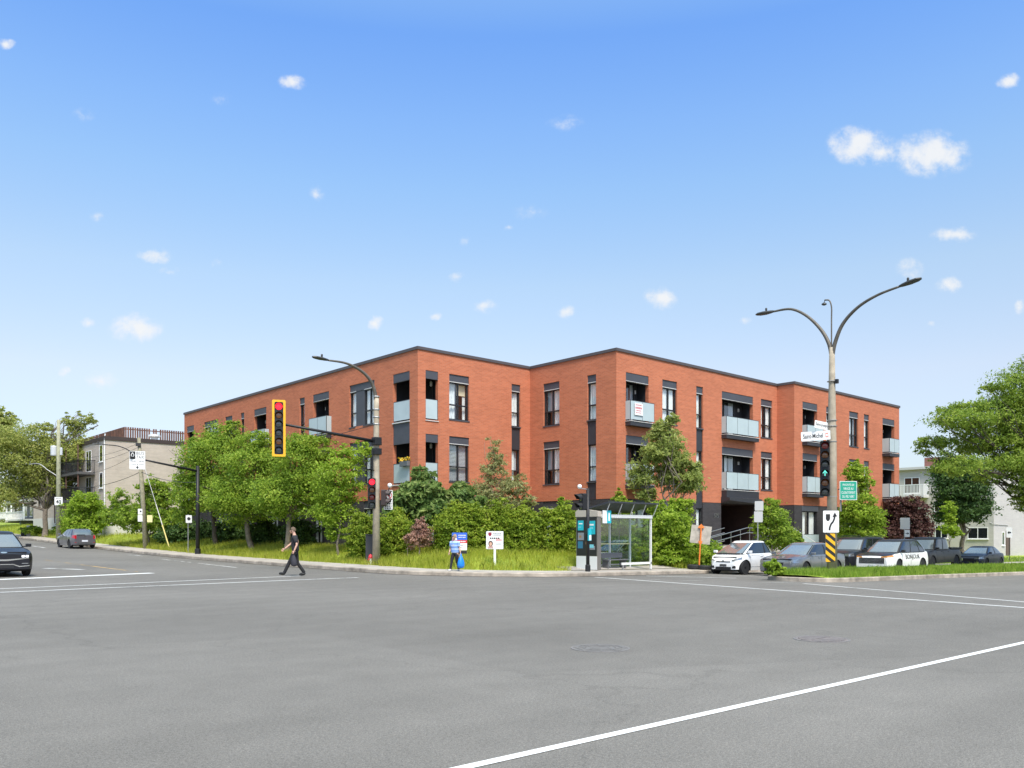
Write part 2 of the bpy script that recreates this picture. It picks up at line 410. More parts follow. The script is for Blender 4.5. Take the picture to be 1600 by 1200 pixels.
# grass blades -------------------------------------------------------
M_GRASS = leaf_mat('grass_blades', (.23, .285, .03), (.45, .495, .06), (.66, .62, .16), .55)
M_GRASS2 = leaf_mat('median_grass_blades', (.12, .225, .025), (.27, .41, .05), (.47, .56, .12), .5)
nr = np.random.RandomState(3)
def blades(name, pts, h0, h1, w, m, label):
    n = len(pts); cl_ = .62 + .38 * np.sin(pts[:, 0] * 2.3 + 2 * np.sin(pts[:, 1] * 1.7)) * np.sin(pts[:, 1] * 2.9 + np.sin(pts[:, 0] * 1.9)); h = nr.uniform(h0, h1, n) * (.7 + .42 * cl_) * np.where(nr.rand(n) < .03, 1.35, 1.); a = nr.uniform(0, 2 * PI, n); ln = nr.uniform(.05, .5, n) * h; la = nr.uniform(0, 2 * PI, n)
    base = pts; dx = np.stack([np.cos(a), np.sin(a), np.zeros(n)], -1) * (w * nr.uniform(.6, 1.3, n))[:, None]
    tip = base + np.stack([np.cos(la) * ln, np.sin(la) * ln, h], -1)
    mid = base + np.stack([np.cos(la) * ln * .35, np.sin(la) * ln * .35, h * .6], -1)
    V = np.stack([base - dx, base + dx, mid + dx * .7, tip, mid - dx * .7], 1).reshape(-1, 3)
    F = np.arange(5 * n).reshape(n, 5)
    o = np_mesh(name, V, F, 5, m); tag(o, label, 'grass', kind='stuff'); return o
def scatter(n, x0, x1, y0, y1, keep, zf):
    x = nr.uniform(x0, x1, n); y = nr.uniform(y0, y1, n); k = keep(x, y); x, y = x[k], y[k]
    return np.stack([x, y, zf(x, y) - .02], -1)
patch = lambda x, y: .5 + .5 * np.sin(x * .9 + 1.3 * np.sin(y * .7)) * np.sin(y * 1.1 + np.sin(x * .6))
kp = lambda x, y: (off(x, y) > 1.62 + .12 * np.sin(x * 3 + y * 4)) & ~((x > .2) & (x < 7.5) & (y < -9.7)) & (x < 9)
g1 = scatter(240000, -5.2, 9, -11, 34, lambda x, y: kp(x, y) & (off(x, y) < 6.5), lz)
g2 = scatter(26000, -5.2, 2, 30, 85, kp, lz)
g3 = scatter(14000, -5.2, 9, -11, 34, lambda x, y: kp(x, y) & (off(x, y) < 2.1), lz)
blades('grass', np.concatenate([g1[nr.rand(len(g1)) < (.35 + .65 * patch(g1[:, 0], g1[:, 1]))], g2]), .14, .40, .0075, M_GRASS, 'tall yellow-green grass growing on the verge behind the pavement')
blades('grass_edge', g3, .06, .2, .012, M_GRASS, 'short ragged grass along the back edge of the pavement')
g4 = scatter(150000, 3.2, 42, -24, IYF - .12, lambda x, y: (y > np.vectorize(isl_near)(x) + .16) & ((x > 4.3) | (np.hypot((4.2 - x) / 1.2, (y + 19.1) / 1.4) < .93)), isl_z)
blades('median_grass', g4, .11, .32, .0075, M_GRASS2, 'long bright green grass filling the median island')
g5 = scatter(30000, 42, 90, -24, IYF - .12, lambda x, y: y > np.vectorize(isl_near)(x) + .16, isl_z)
blades('median_grass', g5, .15, .4, .02, M_GRASS2, 'long bright green grass on the far end of the median')
g6 = scatter(14000, 9, 90, -11.2, -9.3, lambda x, y: x > 9, lz)
blades('lawn_grass', g6, .08, .3, .02, M_GRASS2, 'low grass on the strip beside the driveway and entrance')

# utility covers ------------------------------------------------------
M_IRON = mat('cast_iron', (.16, .14, .135), .7, .5, var=.25, vscale=6)
def cover(u, v, label, rad, grate):
    p = road_hit(u, v); t = thing('manhole_cover', label, 'manhole cover', (p.x, p.y, float(gz(p.x, p.y))))
    f = MB().lathe([(rad * 1.09, .0), (rad * 1.09, .007), (rad * 1.01, .007), (rad * 1.01, .001)], 40, cap=False); f.build('cover_frame', mat('worn_iron', (.18, .17, .165), .8, .1, var=.2), t)
    b = MB().lathe([(rad, .0), (rad, .006)], 40)
    if grate:
        for i in range(-5, 6):
            hw = math.sqrt(max(0, rad * rad * .85 - (i * rad / 6.2) ** 2))
            for s in (-1, 1): b.box(i * rad / 6.2 - .022, i * rad / 6.2 + .022, s * hw * .52 - hw * .42, s * hw * .52 + hw * .42, .006, .013)
    else:
        for r in (.35, .62, .85):
            b.lathe([(rad * r + .012, .006), (rad * r + .012, .010), (rad * r - .012, .010), (rad * r - .012, .006)], 32, cap=False)
        for k in range(8):
            a = k * PI / 4; b.cbox((rad * .73 * math.cos(a), rad * .73 * math.sin(a), .007), .16, .03, .008, rot=rz_m(a))
    b.build('cover_plate', mat('worn_grate_iron', (.185, .165, .158), .8, .1, var=.2, vscale=8) if grate else mat('cover_plate_iron', (.155, .148, .14), .8, .1, var=.2, vscale=8), t)
cover(938, 1013, 'round flush manhole cover with plain rings in the middle of the road', .36, False)
cover(1284, 999, 'ribbed cast iron manhole cover near the long white line', .36, True)
# ================================================================== the brick apartment building
def brick_mat(name, c1, c2, mortar, var=.10):
    m = bpy.data.materials.new(name); m.use_nodes = True; nt = m.node_tree; b = nt.nodes['Principled BSDF']
    tc = N(nt, 'ShaderNodeTexCoord'); g = N(nt, 'ShaderNodeNewGeometry')
    # bricks run along whichever wall direction the face has
    sp = N(nt, 'ShaderNodeSeparateXYZ'); nt.links.new(tc.outputs['Object'], sp.inputs[0])
    ad = N(nt, 'ShaderNodeMath', operation='ADD'); nt.links.new(sp.outputs['X'], ad.inputs[0]); nt.links.new(sp.outputs['Y'], ad.inputs[1])
    cb = N(nt, 'ShaderNodeCombineXYZ'); nt.links.new(ad.outputs[0], cb.inputs[0]); nt.links.new(sp.outputs['Z'], cb.inputs[1])
    br = N(nt, 'ShaderNodeTexBrick'); br.inputs['Scale'].default_value = 1.; br.inputs['Brick Width'].default_value = .26; br.inputs['Row Height'].default_value = .075
    br.inputs['Mortar Size'].default_value = .009; br.inputs['Color1'].default_value = (*c1, 1); br.inputs['Color2'].default_value = (*c2, 1); br.inputs['Mortar'].default_value = (*mortar, 1)
    br.inputs['Bias'].default_value = -.1; br.inputs['Mortar Smooth'].default_value = .3
    nt.links.new(cb.outputs[0], br.inputs['Vector'])
    n = N(nt, 'ShaderNodeTexNoise', Scale=.55, Detail=7., Roughness=.65); nt.links.new(tc.outputs['Object'], n.inputs['Vector'])
    mpn = N(nt, 'ShaderNodeMapping'); mpn.inputs['Scale'].default_value = (.6, .6, 7.); nt.links.new(tc.outputs['Object'], mpn.inputs['Vector'])
    n2 = N(nt, 'ShaderNodeTexNoise', Scale=1., Detail=4.); nt.links.new(mpn.outputs[0], n2.inputs['Vector'])
    a = N(nt, 'ShaderNodeMath', operation='ADD'); nt.links.new(n.outputs['Fac'], a.inputs[0]); nt.links.new(n2.outputs['Fac'], a.inputs[1])
    mp = N(nt, 'ShaderNodeMapRange'); mp.inputs['From Min'].default_value = .7; mp.inputs['From Max'].default_value = 1.3; mp.inputs['To Min'].default_value = 1 - var; mp.inputs['To Max'].default_value = 1 + var
    nt.links.new(a.outputs[0], mp.inputs['Value'])
    hs = N(nt, 'ShaderNodeHueSaturation'); nt.links.new(br.outputs['Color'], hs.inputs['Color']); nt.links.new(mp.outputs[0], hs.inputs['Value'])
    nt.links.new(hs.outputs[0], b.inputs['Base Color']); b.inputs['Roughness'].default_value = .85; b.inputs['Specular IOR Level'].default_value = .2
    bp = N(nt, 'ShaderNodeBump', Strength=.5, Distance=.006); nt.links.new(br.outputs['Fac'], bp.inputs['Height']); bp.invert = True
    nt.links.new(bp.outputs[0], b.inputs['Normal'])
    return m
M_BRICK = brick_mat('orange_brick', (.52, .166, .082), (.425, .131, .065), (.46, .21, .14))
M_DBRICK = brick_mat('charcoal_brick', (.050, .046, .050), (.036, .034, .038), (.075, .07, .07), .18)
M_DARK = mat('charcoal_panel', (.032, .033, .040), .5, var=.08)
M_SHUT = mat('slate_panel', (.062, .065, .078), .55, var=.08)
M_FRAME = mat('black_window_frame', (.018, .018, .021), .4)
M_SILL = mat('pale_sill', (.55, .54, .53), .6)
M_WPANE = glass_mat('window_pane', (.93, .96, .96), .85)
M_CURT = mat('white_curtain', (.85, .86, .85), .85, var=.08)
M_CURT2 = mat('grey_blind', (.55, .57, .60), .8)
M_CURT3 = mat('cream_blind', (.85, .72, .5), .8)
M_ROOM = mat('dim_room', (.035, .033, .032), .9)
M_FROST = mat('frosted_balcony_glass', (.42, .50, .52), .2, spec=.6, var=.05, vscale=1.5)
M_STEEL = mat('brushed_steel', (.45, .45, .45), .35, .9)
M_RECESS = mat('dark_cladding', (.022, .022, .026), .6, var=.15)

F1, F2, F3 = .91, 4.18, 7.45
HEAD, PANB, TRAN, SILL = 2.53, 2.13, .94, .15
ROOF, BASE = 11.13, 3.39
BLD = thing('apartment_building', 'large three storey orange brick apartment building with charcoal base and glass balconies', 'building', (0, 0, 0))
class Face:
    """a wall plane: a along it, z up, n inward"""
    def __init__(s, o, t, nin): s.o = Vector((*o, 0)); s.t = Vector((*t, 0)); s.n = Vector((*nin, 0))
    def p(s, a, z, n=0.): return s.o + s.t * a + s.n * n + Vector((0, 0, z))
    def box(s, mb, a0, a1, z0, z1, n0, n1, mi=0):
        c = [s.p(a0, z0, n0), s.p(a1, z0, n0), s.p(a1, z0, n1), s.p(a0, z0, n1), s.p(a0, z1, n0), s.p(a1, z1, n0), s.p(a1, z1, n1), s.p(a0, z1, n1)]
        mb.hexa(c, mi)
    def sheet(s, mb, a0, a1, z0, z1, n, mi=0): mb.add([s.p(a0, z0, n), s.p(a1, z0, n), s.p(a1, z1, n), s.p(a0, z1, n)], [(0, 1, 2, 3)], mi)
WALL, BASEW = MB(), MB()
def wall_face(f, length, ops, zb=-.6):
    """brick with real openings; reveals .22 deep"""
    As = sorted({0., length} | {round(a, 4) for o in ops for a in o[:2]}); Zs = sorted({zb, BASE, ROOF - .15} | {round(z, 4) for o in ops for z in o[2:4]})
    for i in range(len(As) - 1):
        for j in range(len(Zs) - 1):
            am, zm = (As[i] + As[i + 1]) / 2, (Zs[j] + Zs[j + 1]) / 2
            if any(o[0] < am < o[1] and o[2] < zm < o[3] for o in ops): continue
            f.sheet(WALL if zm > BASE else BASEW, As[i], As[i + 1], Zs[j], Zs[j + 1], 0 if zm > BASE else .012)
    for a0, a1, z0, z1 in ops:
        for za, zb_, w in ((z0, min(z1, BASE), BASEW), (max(z0, BASE), z1, WALL)):
            if zb_ - za < .01: continue
            n0 = 0 if w is WALL else .012
            for a in (a0, a1): w.add([f.p(a, za, n0), f.p(a, zb_, n0), f.p(a, zb_, .22), f.p(a, za, .22)], [(0, 1, 2, 3)])
        w = WALL if z1 > BASE + .01 else BASEW; w.add([f.p(a0, z1, 0), f.p(a1, z1, 0), f.p(a1, z1, .22), f.p(a0, z1, .22)], [(0, 1, 2, 3)])
        w = WALL if z0 > BASE - .01 else BASEW; w.add([f.p(a0, z0, 0), f.p(a1, z0, 0), f.p(a1, z0, .22), f.p(a0, z0, .22)], [(0, 1, 2, 3)])
def bars(mb, f, a0, a1, z0, z1, n0, n1, w, vs=(), hs=()):
    """frame rails of width w; vs/hs: inner mullions, transoms"""
    f.box(mb, a0, a0 + w, z0, z1, n0, n1); f.box(mb, a1 - w, a1, z0, z1, n0, n1)
    f.box(mb, a0 + w, a1 - w, z1 - w, z1, n0 + .002, n1); f.box(mb, a0 + w, a1 - w, z0, z0 + w, n0 + .002, n1)
    for v in vs: f.box(mb, v - w * .55, v + w * .55, z0 + w, z1 - w, n0 + .004, n1)
    for h in hs: f.box(mb, a0 + w, a1 - w, h - w * .6, h + w * .6, n0 + .006, n1)
def curtain_mb(f, a0, a1, z0, z1, n):
    mb = MB(); k = max(8, int((a1 - a0) / .06)); top = []; bot = []
    for i in range(k + 1):
        a = a0 + (a1 - a0) * i / k; d = n + .035 * math.sin(i * 1.9 + a * 3) + .012 * math.sin(i * .7)
        top.append(f.p(a, z1, d)); bot.append(f.p(a, z0, d))
    return mb.grid([bot, top])
ROOMS = MB()
def room(f, a0, a1, z0, z1, n0=.24, n1=1.5):
    ROOMS.add([f.p(a0, z0, n0), f.p(a1, z0, n0), f.p(a1, z1, n0), f.p(a0, z1, n0), f.p(a0, z0, n1), f.p(a1, z0, n1), f.p(a1, z1, n1), f.p(a0, z1, n1)],
              [(4, 5, 6, 7), (0, 1, 5, 4), (3, 7, 6, 2), (0, 4, 7, 3), (1, 2, 6, 5)])
_cur = random.Random(21)
def window(f, a0, a1, z0, z1, cols=2, panel=True, curtain=None, transom=TRAN):
    """one window: frame with shutter panel, its pane and what hangs behind"""
    zp = z1 - .40 if panel else z1
    fr = MB(); bars(fr, f, a0, a1, z0, zp, .10, .20, .055, [a0 + (a1 - a0) * i / cols for i in range(1, cols)], [z0 - SILL + transom] if transom else [])
    if panel: f.box(fr, a0, a1, zp + .003, z1, .05, .20, 1); f.box(fr, a0, a1, zp - .012, zp + .025, .035, .09, 2)
    f.box(fr, a0 - .03, a1 + .03, z0 - .06, z0, -.03, .12, 3)
    w = fr.build('window', [M_FRAME, M_SHUT, M_SILL, M_SHUT], BLD)
    pn = MB(); f.sheet(pn, a0 + .05, a1 - .05, z0 + .05, zp - .05, .16); pn.build('pane', M_WPANE, w)
    c = curtain or _cur.choice(['full', 'full', 'part', 'blind', 'full', 'half'])
    cw = a1 - a0
    if c == 'full': curtain_mb(f, a0 + .04, a1 - .04, z0 + .05, zp - .06, .25).build('curtain', M_CURT, w)
    elif c == 'part':
        curtain_mb(f, a0 + .04, a0 + cw * .36, z0 + .05, zp - .06, .25).build('curtain', M_CURT, w); curtain_mb(f, a1 - cw * .34, a1 - .04, z0 + .05, zp - .06, .25).build('curtain', M_CURT, w)
    elif c == 'blind':
        b = MB(); k = int((zp - z0) / .07)
        for i in range(k): f.box(b, a0 + .05, a1 - .05, z0 + .05 + i * .07, z0 + .05 + i * .07 + .052, .27, .275)
        b.build('blind', M_CURT2, w)
    elif c == 'half':
        curtain_mb(f, a0 + .04, a0 + cw * .52, z0 + .05, zp - .06, .25).build('curtain', M_CURT, w)
        b = MB(); f.sheet(b, a0 + cw * .54, a1 - .05, z0 + .8, zp - .06, .33); b.build('blind', M_CURT2, w)
    elif c == 'cream':
        b = MB(); f.sheet(b, a0 + cw * .52, a1 - .05, z0 + 1.35, zp - .06, .30); b.build('blind', M_CURT3, w)
        curtain_mb(f, a0 + .04, a0 + cw * .45, z0 + .05, zp - .06, .32).build('curtain', M_CURT, w)
        curtain_mb(f, a1 - cw * .16, a1 - .04, z0 + .05, z0 + 1.3, .34).build('curtain', M_CURT, w)
    room(f, a0, a1, z0, z1)
    return w
def strip(f, a0, a1, floors, ground=False):
    """tall slot: windows with dark spandrels between"""
    for i, F in enumerate(floors):
        window(f, a0, a1, F + SILL, F + HEAD if i == 0 else F + PANB, 1, i == 0, _cur.choice(['full', 'half', 'full']))
        if i + 1 < len(floors):
            s = MB(); f.box(s, a0, a1, floors[i + 1] + PANB + .003, F + SILL - .064, .06, .21); s.build('spandrel_panel', M_DARK, BLD)
    if ground:
        s = MB(); f.box(s, a0, a1, BASE - .02, floors[-1] + SILL - .064, .06, .21); s.build('spandrel_panel', M_DARK, BLD)
def glass_rail(f, a0, a1, z0, z1, p, parent, panels=2, ret=(True, True)):
    g = MB(); w = (a1 - a0) / panels
    for i in range(panels): f.box(g, a0 + i * w + .012, a0 + (i + 1) * w - .012, z0, z1, -p, -p + .016)
    g.build('glass_panel', M_FROST, parent)
    for k, a in enumerate((a0, a1)):
        if ret[k] and p > .05:
            s = MB(); f.box(s, a - .008, a + .008, z0, z1, -p + .03, -.005); s.build('glass_panel', M_FROST, parent)
    h = MB(); f.box(h, a0 - .012, a1 + .012, z1, z1 + .025, -p - .006, -p + .024)
    for i in range(panels + 1): f.box(h, a0 + i * w - .010, a0 + i * w + .010, z0 - .06, z1 + .004, -p - .003, -p + .026)
    h.build('handrail', mat('rail_metal', (.06, .06, .065), .4, .5), parent)
def balcony(f, o0, o1, F, g0, g1, p=.36, deep=.80, seed=0, fascia=.26):
    """recessed balcony whose glass front stands out from the wall"""
    b = MB(); f.box(b, g0, g1, F - fascia, F - .05, -p, -.002); f.box(b, g0 - .02, g1 + .02, F - .05, F - .02, -p - .03, -.002, 1)
    root = b.build('balcony', [M_DARK, M_SILL], BLD)
    loggia_box(f, o0, o1, F, deep, root, seed)
    glass_rail(f, g0 + .02, g1 - .02, F + .06, F + 1.02, p - .02, root, 3 if g1 - g0 > 2.4 else 2)
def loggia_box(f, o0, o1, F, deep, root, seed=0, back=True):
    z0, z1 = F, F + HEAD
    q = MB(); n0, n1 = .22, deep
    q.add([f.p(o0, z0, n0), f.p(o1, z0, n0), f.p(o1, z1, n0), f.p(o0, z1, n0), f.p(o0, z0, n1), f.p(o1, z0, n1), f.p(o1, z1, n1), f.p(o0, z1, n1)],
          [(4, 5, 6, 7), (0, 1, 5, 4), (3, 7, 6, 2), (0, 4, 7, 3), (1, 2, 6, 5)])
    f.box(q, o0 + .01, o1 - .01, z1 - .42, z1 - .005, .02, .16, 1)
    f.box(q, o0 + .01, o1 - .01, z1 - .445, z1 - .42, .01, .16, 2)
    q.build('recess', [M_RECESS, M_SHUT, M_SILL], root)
    if back:
        w = o1 - o0; d0, d1 = (o0 + .06, o0 + w * .70) if seed % 2 == 0 else (o0 + .06, o0 + w * .8)
        dn = deep - .09
        fr = MB(); bars(fr, f, d0, d1, z0 + .02, z0 + 2.15, dn - .05, dn + .04, .06, [(d0 + d1) / 2])
        dr = fr.build('sliding_door', M_FRAME, root)
        g = MB(); f.sheet(g, d0 + .05, d1 - .05, z0 + .07, z0 + 2.1, dn); g.build('pane', M_WPANE, dr)
        curtain_mb(f, d0 + .05, d0 + (d1 - d0) * (.44 + .12 * (seed % 3)), z0 + .06, z0 + 2.1, dn + .045).build('curtain', M_CURT, dr)
        if seed % 3 != 1: curtain_mb(f, d1 - (d1 - d0) * .22, d1 - .05, z0 + .06, z0 + 2.1, dn + .045).build('curtain', M_CURT2, dr)
        l = MB().box(-.05, .05, -.04, .04, -.1, .1); q_ = f.p(o1 - w * .14, z0 + 1.75, dn + .03); l.v = [tuple(Vector(v) + q_) for v in l.v]; l.build('wall_lamp', M_SILL, root)

# ---- the faces
B_END = XW(828, 0.); 
K2Y = YW(963, B_END); JX = XW(1214, K2Y); K3Y = YW(1241, JX); EX = XW(1405, K3Y); A_LEN = YW(288, 0.)
fA = Face((0, 0), (0, 1), (1, 0)); fB = Face((0, 0), (1, 0), (0, 1)); fF = Face((B_END, K2Y), (0, 1), (1, 0)); fC = Face((B_END, K2Y), (1, 0), (0, 1))
fJ = Face((JX, K3Y), (0, 1), (1, 0)); fD = Face((JX, K3Y), (1, 0), (0, 1))
def aA(u): return YW(u, 0.)
def aB(u): return XW(u, 0.)
def aF(u): return YW(u, B_END) - K2Y
def aC(u): return XW(u, K2Y) - B_END
def aD(u): return XW(u, K3Y) - JX
opsA, opsB, opsF, opsC, opsD = [], [], [], [], []
def rect(fn, u0, u1): a, b = sorted((fn(u0), fn(u1))); return a, b
# A: along the side street
a0, a1 = rect(aA, 640, 614); LA = (a0, a1)
opsA.append((a0, a1, F2, F3 + HEAD))
sp = MB(); fA.box(sp, a0, a1, F2 + HEAD - .0, F3 - .09, .03, .2); sp.build('spandrel_panel', M_SHUT, BLD)
b0, b1 = rect(aB, 665, 684.6)
for F in (F2, F3):
    opsB.append((b0, b1, F, F + HEAD))
    # corner loggia: one dark recess behind the brick pier, open on both streets
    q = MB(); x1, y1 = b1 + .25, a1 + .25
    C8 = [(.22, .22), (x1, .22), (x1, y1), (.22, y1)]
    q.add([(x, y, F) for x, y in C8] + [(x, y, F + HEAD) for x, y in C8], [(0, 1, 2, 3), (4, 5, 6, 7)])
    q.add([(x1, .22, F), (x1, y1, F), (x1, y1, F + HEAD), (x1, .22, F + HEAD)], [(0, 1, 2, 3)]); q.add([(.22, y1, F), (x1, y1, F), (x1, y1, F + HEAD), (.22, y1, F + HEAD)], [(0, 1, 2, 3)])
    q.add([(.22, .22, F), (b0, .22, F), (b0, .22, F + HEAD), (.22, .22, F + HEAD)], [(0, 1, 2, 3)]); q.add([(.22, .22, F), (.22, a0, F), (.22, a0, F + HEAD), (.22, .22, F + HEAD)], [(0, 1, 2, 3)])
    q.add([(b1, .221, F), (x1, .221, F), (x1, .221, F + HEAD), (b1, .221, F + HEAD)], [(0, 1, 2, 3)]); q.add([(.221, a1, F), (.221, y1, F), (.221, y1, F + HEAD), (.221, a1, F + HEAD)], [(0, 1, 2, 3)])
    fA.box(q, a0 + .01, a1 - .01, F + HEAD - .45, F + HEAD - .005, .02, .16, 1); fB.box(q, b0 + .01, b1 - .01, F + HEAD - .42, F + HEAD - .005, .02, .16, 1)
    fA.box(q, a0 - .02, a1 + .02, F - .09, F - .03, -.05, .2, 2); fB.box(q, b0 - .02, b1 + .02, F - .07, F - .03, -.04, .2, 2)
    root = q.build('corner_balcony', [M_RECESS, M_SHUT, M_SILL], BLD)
    glass_rail(fA, a0 + .02, a1 - .02, F + .06, F + 1.05, -.03, root, 1, (False, False)); glass_rail(fB, b0 + .02, b1 - .02, F + .06, F + 1.05, -.03, root, 1, (False, False))
    dr = MB(); f_ = Face((x1 - .04, .6), (0, 1), (1, 0)); bars(dr, f_, .1, 1.9, F + .02, F + 2.15, -.04, .0, .06, [1.0]); d_ = dr.build('sliding_door', M_FRAME, root)
    g = MB(); f_.sheet(g, .15, 1.85, F + .08, F + 2.1, -.02); g.build('pane', M_WPANE, d_)
    l = MB().lathe([(.02, .0), (.07, -.06), (.07, -.26), (.03, -.30)], 10); l.v = [tuple(Vector(v) + Vector((b0 + .9, .75, F + HEAD - .35))) for v in l.v]; l.build('hanging_lamp', mat('lamp_glass', (.7, .7, .66), .4), root)
for F in (F2, F3):
    # three-light window with a slate panel between
    a0, a1 = rect(aA, 585, 546); opsA.append((a0, a1, F + SILL, F + HEAD))
    m0, m1 = rect(aA, 568, 555)
    s = MB(); fA.box(s, m0, m1, F + SILL, F + HEAD - .40, .07, .2); fA.box(s, m0, m1, F + HEAD - .397, F + HEAD, .05, .2); s.build('spandrel_panel', M_SHUT, BLD)
    window(fA, a0, m0 - .003, F + SILL, F + HEAD, 2, curtain='full'); window(fA, m1 + .003, a1, F + SILL, F + HEAD, 1, curtain='full')
    for k, (u0, u1, v0, v1) in enumerate(((514, 489, 515, 482), (416, 397, 416.5, 390.5))):
        a0, a1 = rect(aA, u0, u1); opsA.append((a0, a1, F, F + HEAD)); pp = .36
        g0, g1 = sorted((YW(509.5 if k == 0 else 412.5, -pp), YW(v1, -pp))); balcony(fA, a0, a1, F, g0, g1, pp, seed=k + int(F))
    for u0, u1, c in ((476, 468, 1), (381.5, 376, 1), (363, 352, 2), (341, 319, 4)):
        a0, a1 = rect(aA, u0, u1); opsA.append((a0, a1, F + SILL, F + HEAD)); window(fA, a0, a1, F + SILL, F + HEAD, c)
    a0, a1 = rect(aA, 303, 292); opsA.append((a0, a1, F, F + HEAD))
    q = MB(); fA.box(q, a0 - .02, a1 + .02, F - .08, F - .03, -.05, .2); root = q.build('end_balcony', M_SILL, BLD); loggia_box(fA, a0, a1, F, 1.6, root, 2)
    glass_rail(fA, a0 + .02, a1 - .02, F + .06, F + 1.05, -.03, root, 1, (False, False))
for u0, u1, c in ((555, 547, 1), (585, 568, 2), (503, 488, 2), (469, 459, 1), (434, 420, 2), (392, 378, 2), (352, 338, 2)):
    a0, a1 = rect(aA, u0, u1); opsA.append((a0, a1, F1 + .1, F1 + HEAD - .08)); window(fA, a0, a1, F1 + .1, F1 + HEAD - .08, c)
wall_face(fA, A_LEN, opsA)
# B
for F in (F2, F3):
    a0, a1 = rect(aB, 702, 733); opsB.append((a0, a1, F + SILL, F + HEAD)); window(fB, a0, a1, F + SILL, F + HEAD, 2, curtain='cream' if F == F3 else 'blind')
a0, a1 = rect(aB, 799.5, 813); opsB.append((a0, a1, F2 + SILL, F3 + HEAD)); strip(fB, a0, a1, (F3, F2))
for u0, u1 in ((668, 684), (702, 733)):
    a0, a1 = rect(aB, u0, u1); opsB.append((a0, a1, F1 + SILL, F1 + HEAD - .08)); window(fB, a0, a1, F1 + SILL, F1 + HEAD - .08, 2)
wall_face(fB, B_END, opsB)
# F: the return between the two wings
for F in (F2, F3):
    a0, a1 = rect(aF, 849, 874); opsF.append((a0, a1, F + SILL, F + HEAD)); window(fF, a0, a1, F + SILL, F + HEAD, 2, curtain='half')
a0, a1 = rect(aF, 849, 874); opsF.append((a0, a1, F1 + SILL, F1 + HEAD - .08)); window(fF, a0, a1, F1 + SILL, F1 + HEAD - .08, 2, curtain='part')
a0, a1 = rect(aF, 917.5, 931.3); opsF.append((a0, a1, BASE, F3 + HEAD)); strip(fF, a0, a1, (F3, F2), True)
wall_face(fF, -K2Y, opsF)
# C: along the boulevard
for F in (F2, F3):
    a0, a1 = rect(aC, 978, 1013.5); opsC.append((a0, a1, F, F + HEAD)); g1 = XW(1023, K2Y - .36) - B_END; balcony(fC, a0, a1, F, a0 - .05, g1, .36, seed=3 if F == F3 else 1)
    a0, a1 = rect(aC, 1035, 1058); opsC.append((a0, a1, F + SILL, F + HEAD)); window(fC, a0, a1, F + SILL, F + HEAD, 2, curtain='full')
    a0, a1 = rect(aC, 1128, 1176.5); opsC.append((a0, a1, F, F + HEAD)); g1 = XW(1186, K2Y - .36) - B_END
    balcony(fC, a0, a1, F, a0 - .05, g1, .36, seed=0 if F == F3 else 2, fascia=.26 if F == F3 else .50)
    a0, a1 = rect(aC, 1189, 1206.5); opsC.append((a0, a1, F + SILL, F + HEAD)); window(fC, a0, a1, F + SILL, F + HEAD, 2, curtain='part')
a0, a1 = rect(aC, 1088, 1098.5); opsC.append((a0, a1, F1 + SILL, F3 + HEAD)); strip(fC, a0, a1, (F3, F2, F1))
for u0, u1 in ((984, 1012), (1035, 1058)):
    a0, a1 = rect(aC, u0, u1); opsC.append((a0, a1, F1 + SILL, F1 + HEAD - .08)); window(fC, a0, a1, F1 + SILL, F1 + HEAD - .08, 2)
a0, a1 = rect(aC, 1227, 1234) if False else rect(aC, 1203, 1211); opsC.append((a0, a1, F1 + SILL, F1 + HEAD - .08)); window(fC, a0, a1, F1 + SILL, F1 + HEAD - .08, 1)
# entrance: deep dark porch with a sloped canopy above
E0, E1 = rect(aC, 1127, 1181); opsC.append((E0, E1, F1 - .02, F1 + HEAD - .08))
wall_face(fC, JX - B_END, opsC)
q = MB(); n0, n1 = .22, 2.6; z0, z1 = F1 - .02, F1 + HEAD - .08
q.add([fC.p(E0, z0, n0), fC.p(E1, z0, n0), fC.p(E1, z1, n0), fC.p(E0, z1, n0), fC.p(E0, z0, n1), fC.p(E1, z0, n1), fC.p(E1, z1, n1), fC.p(E0, z1, n1)], [(4, 5, 6, 7), (3, 7, 6, 2), (0, 4, 7, 3), (1, 2, 6, 5)], 0)
q.add([fC.p(E0, z0, 0), fC.p(E1, z0, 0), fC.p(E1, z0, n1), fC.p(E0, z0, n1)], [(0, 1, 2, 3)], 1)
porch = q.build('entrance_porch', [mat('dark_red_wood', (.030, .014, .011), .6, var=.25, vscale=4), M_CONC], BLD)
dr = MB(); bars(dr, fC, E0 + 1.1, E1 - .5, z0 + .02, z1 - .25, 2.5, 2.58, .07, [E0 + 2.2, E0 + 3.1], [z0 + 2.1]); d_ = dr.build('entrance_door', M_FRAME, porch)
g = MB(); fC.sheet(g, E0 + 1.15, E1 - .55, z0 + .08, z1 - .3, 2.54); g.build('pane', M_WPANE, d_)
cn = MB(); e2 = XW(1188, K2Y - .5) - B_END
cn.add([fC.p(E0 - .05, BASE - .02, -.02), fC.p(e2, BASE - .02, -.02), fC.p(e2, BASE + .36, -.02), fC.p(E0 - .05, BASE + .36, -.02),
        fC.p(E0 - .05, BASE + .14, -.62), fC.p(e2, BASE - .02, -.62), fC.p(e2, BASE + .28, -.62), fC.p(E0 - .05, BASE + .30, -.62)], [(0, 3, 2, 1), (4, 5, 6, 7), (0, 1, 5, 4), (1, 2, 6, 5), (2, 3, 7, 6), (3, 0, 4, 7)])
cn.build('entrance_canopy', M_DARK, BLD)
nb = MB(); aN = aC(1119.5); text_mb(nb, '575', Matrix(((1, 0, 0, B_END + aN), (0, 0, -1, K2Y - .006), (0, 1, 0, F1 + 1.72), (0, 0, 0, 1))), h=.22); nb.build('house_number', M_STEEL, BLD)
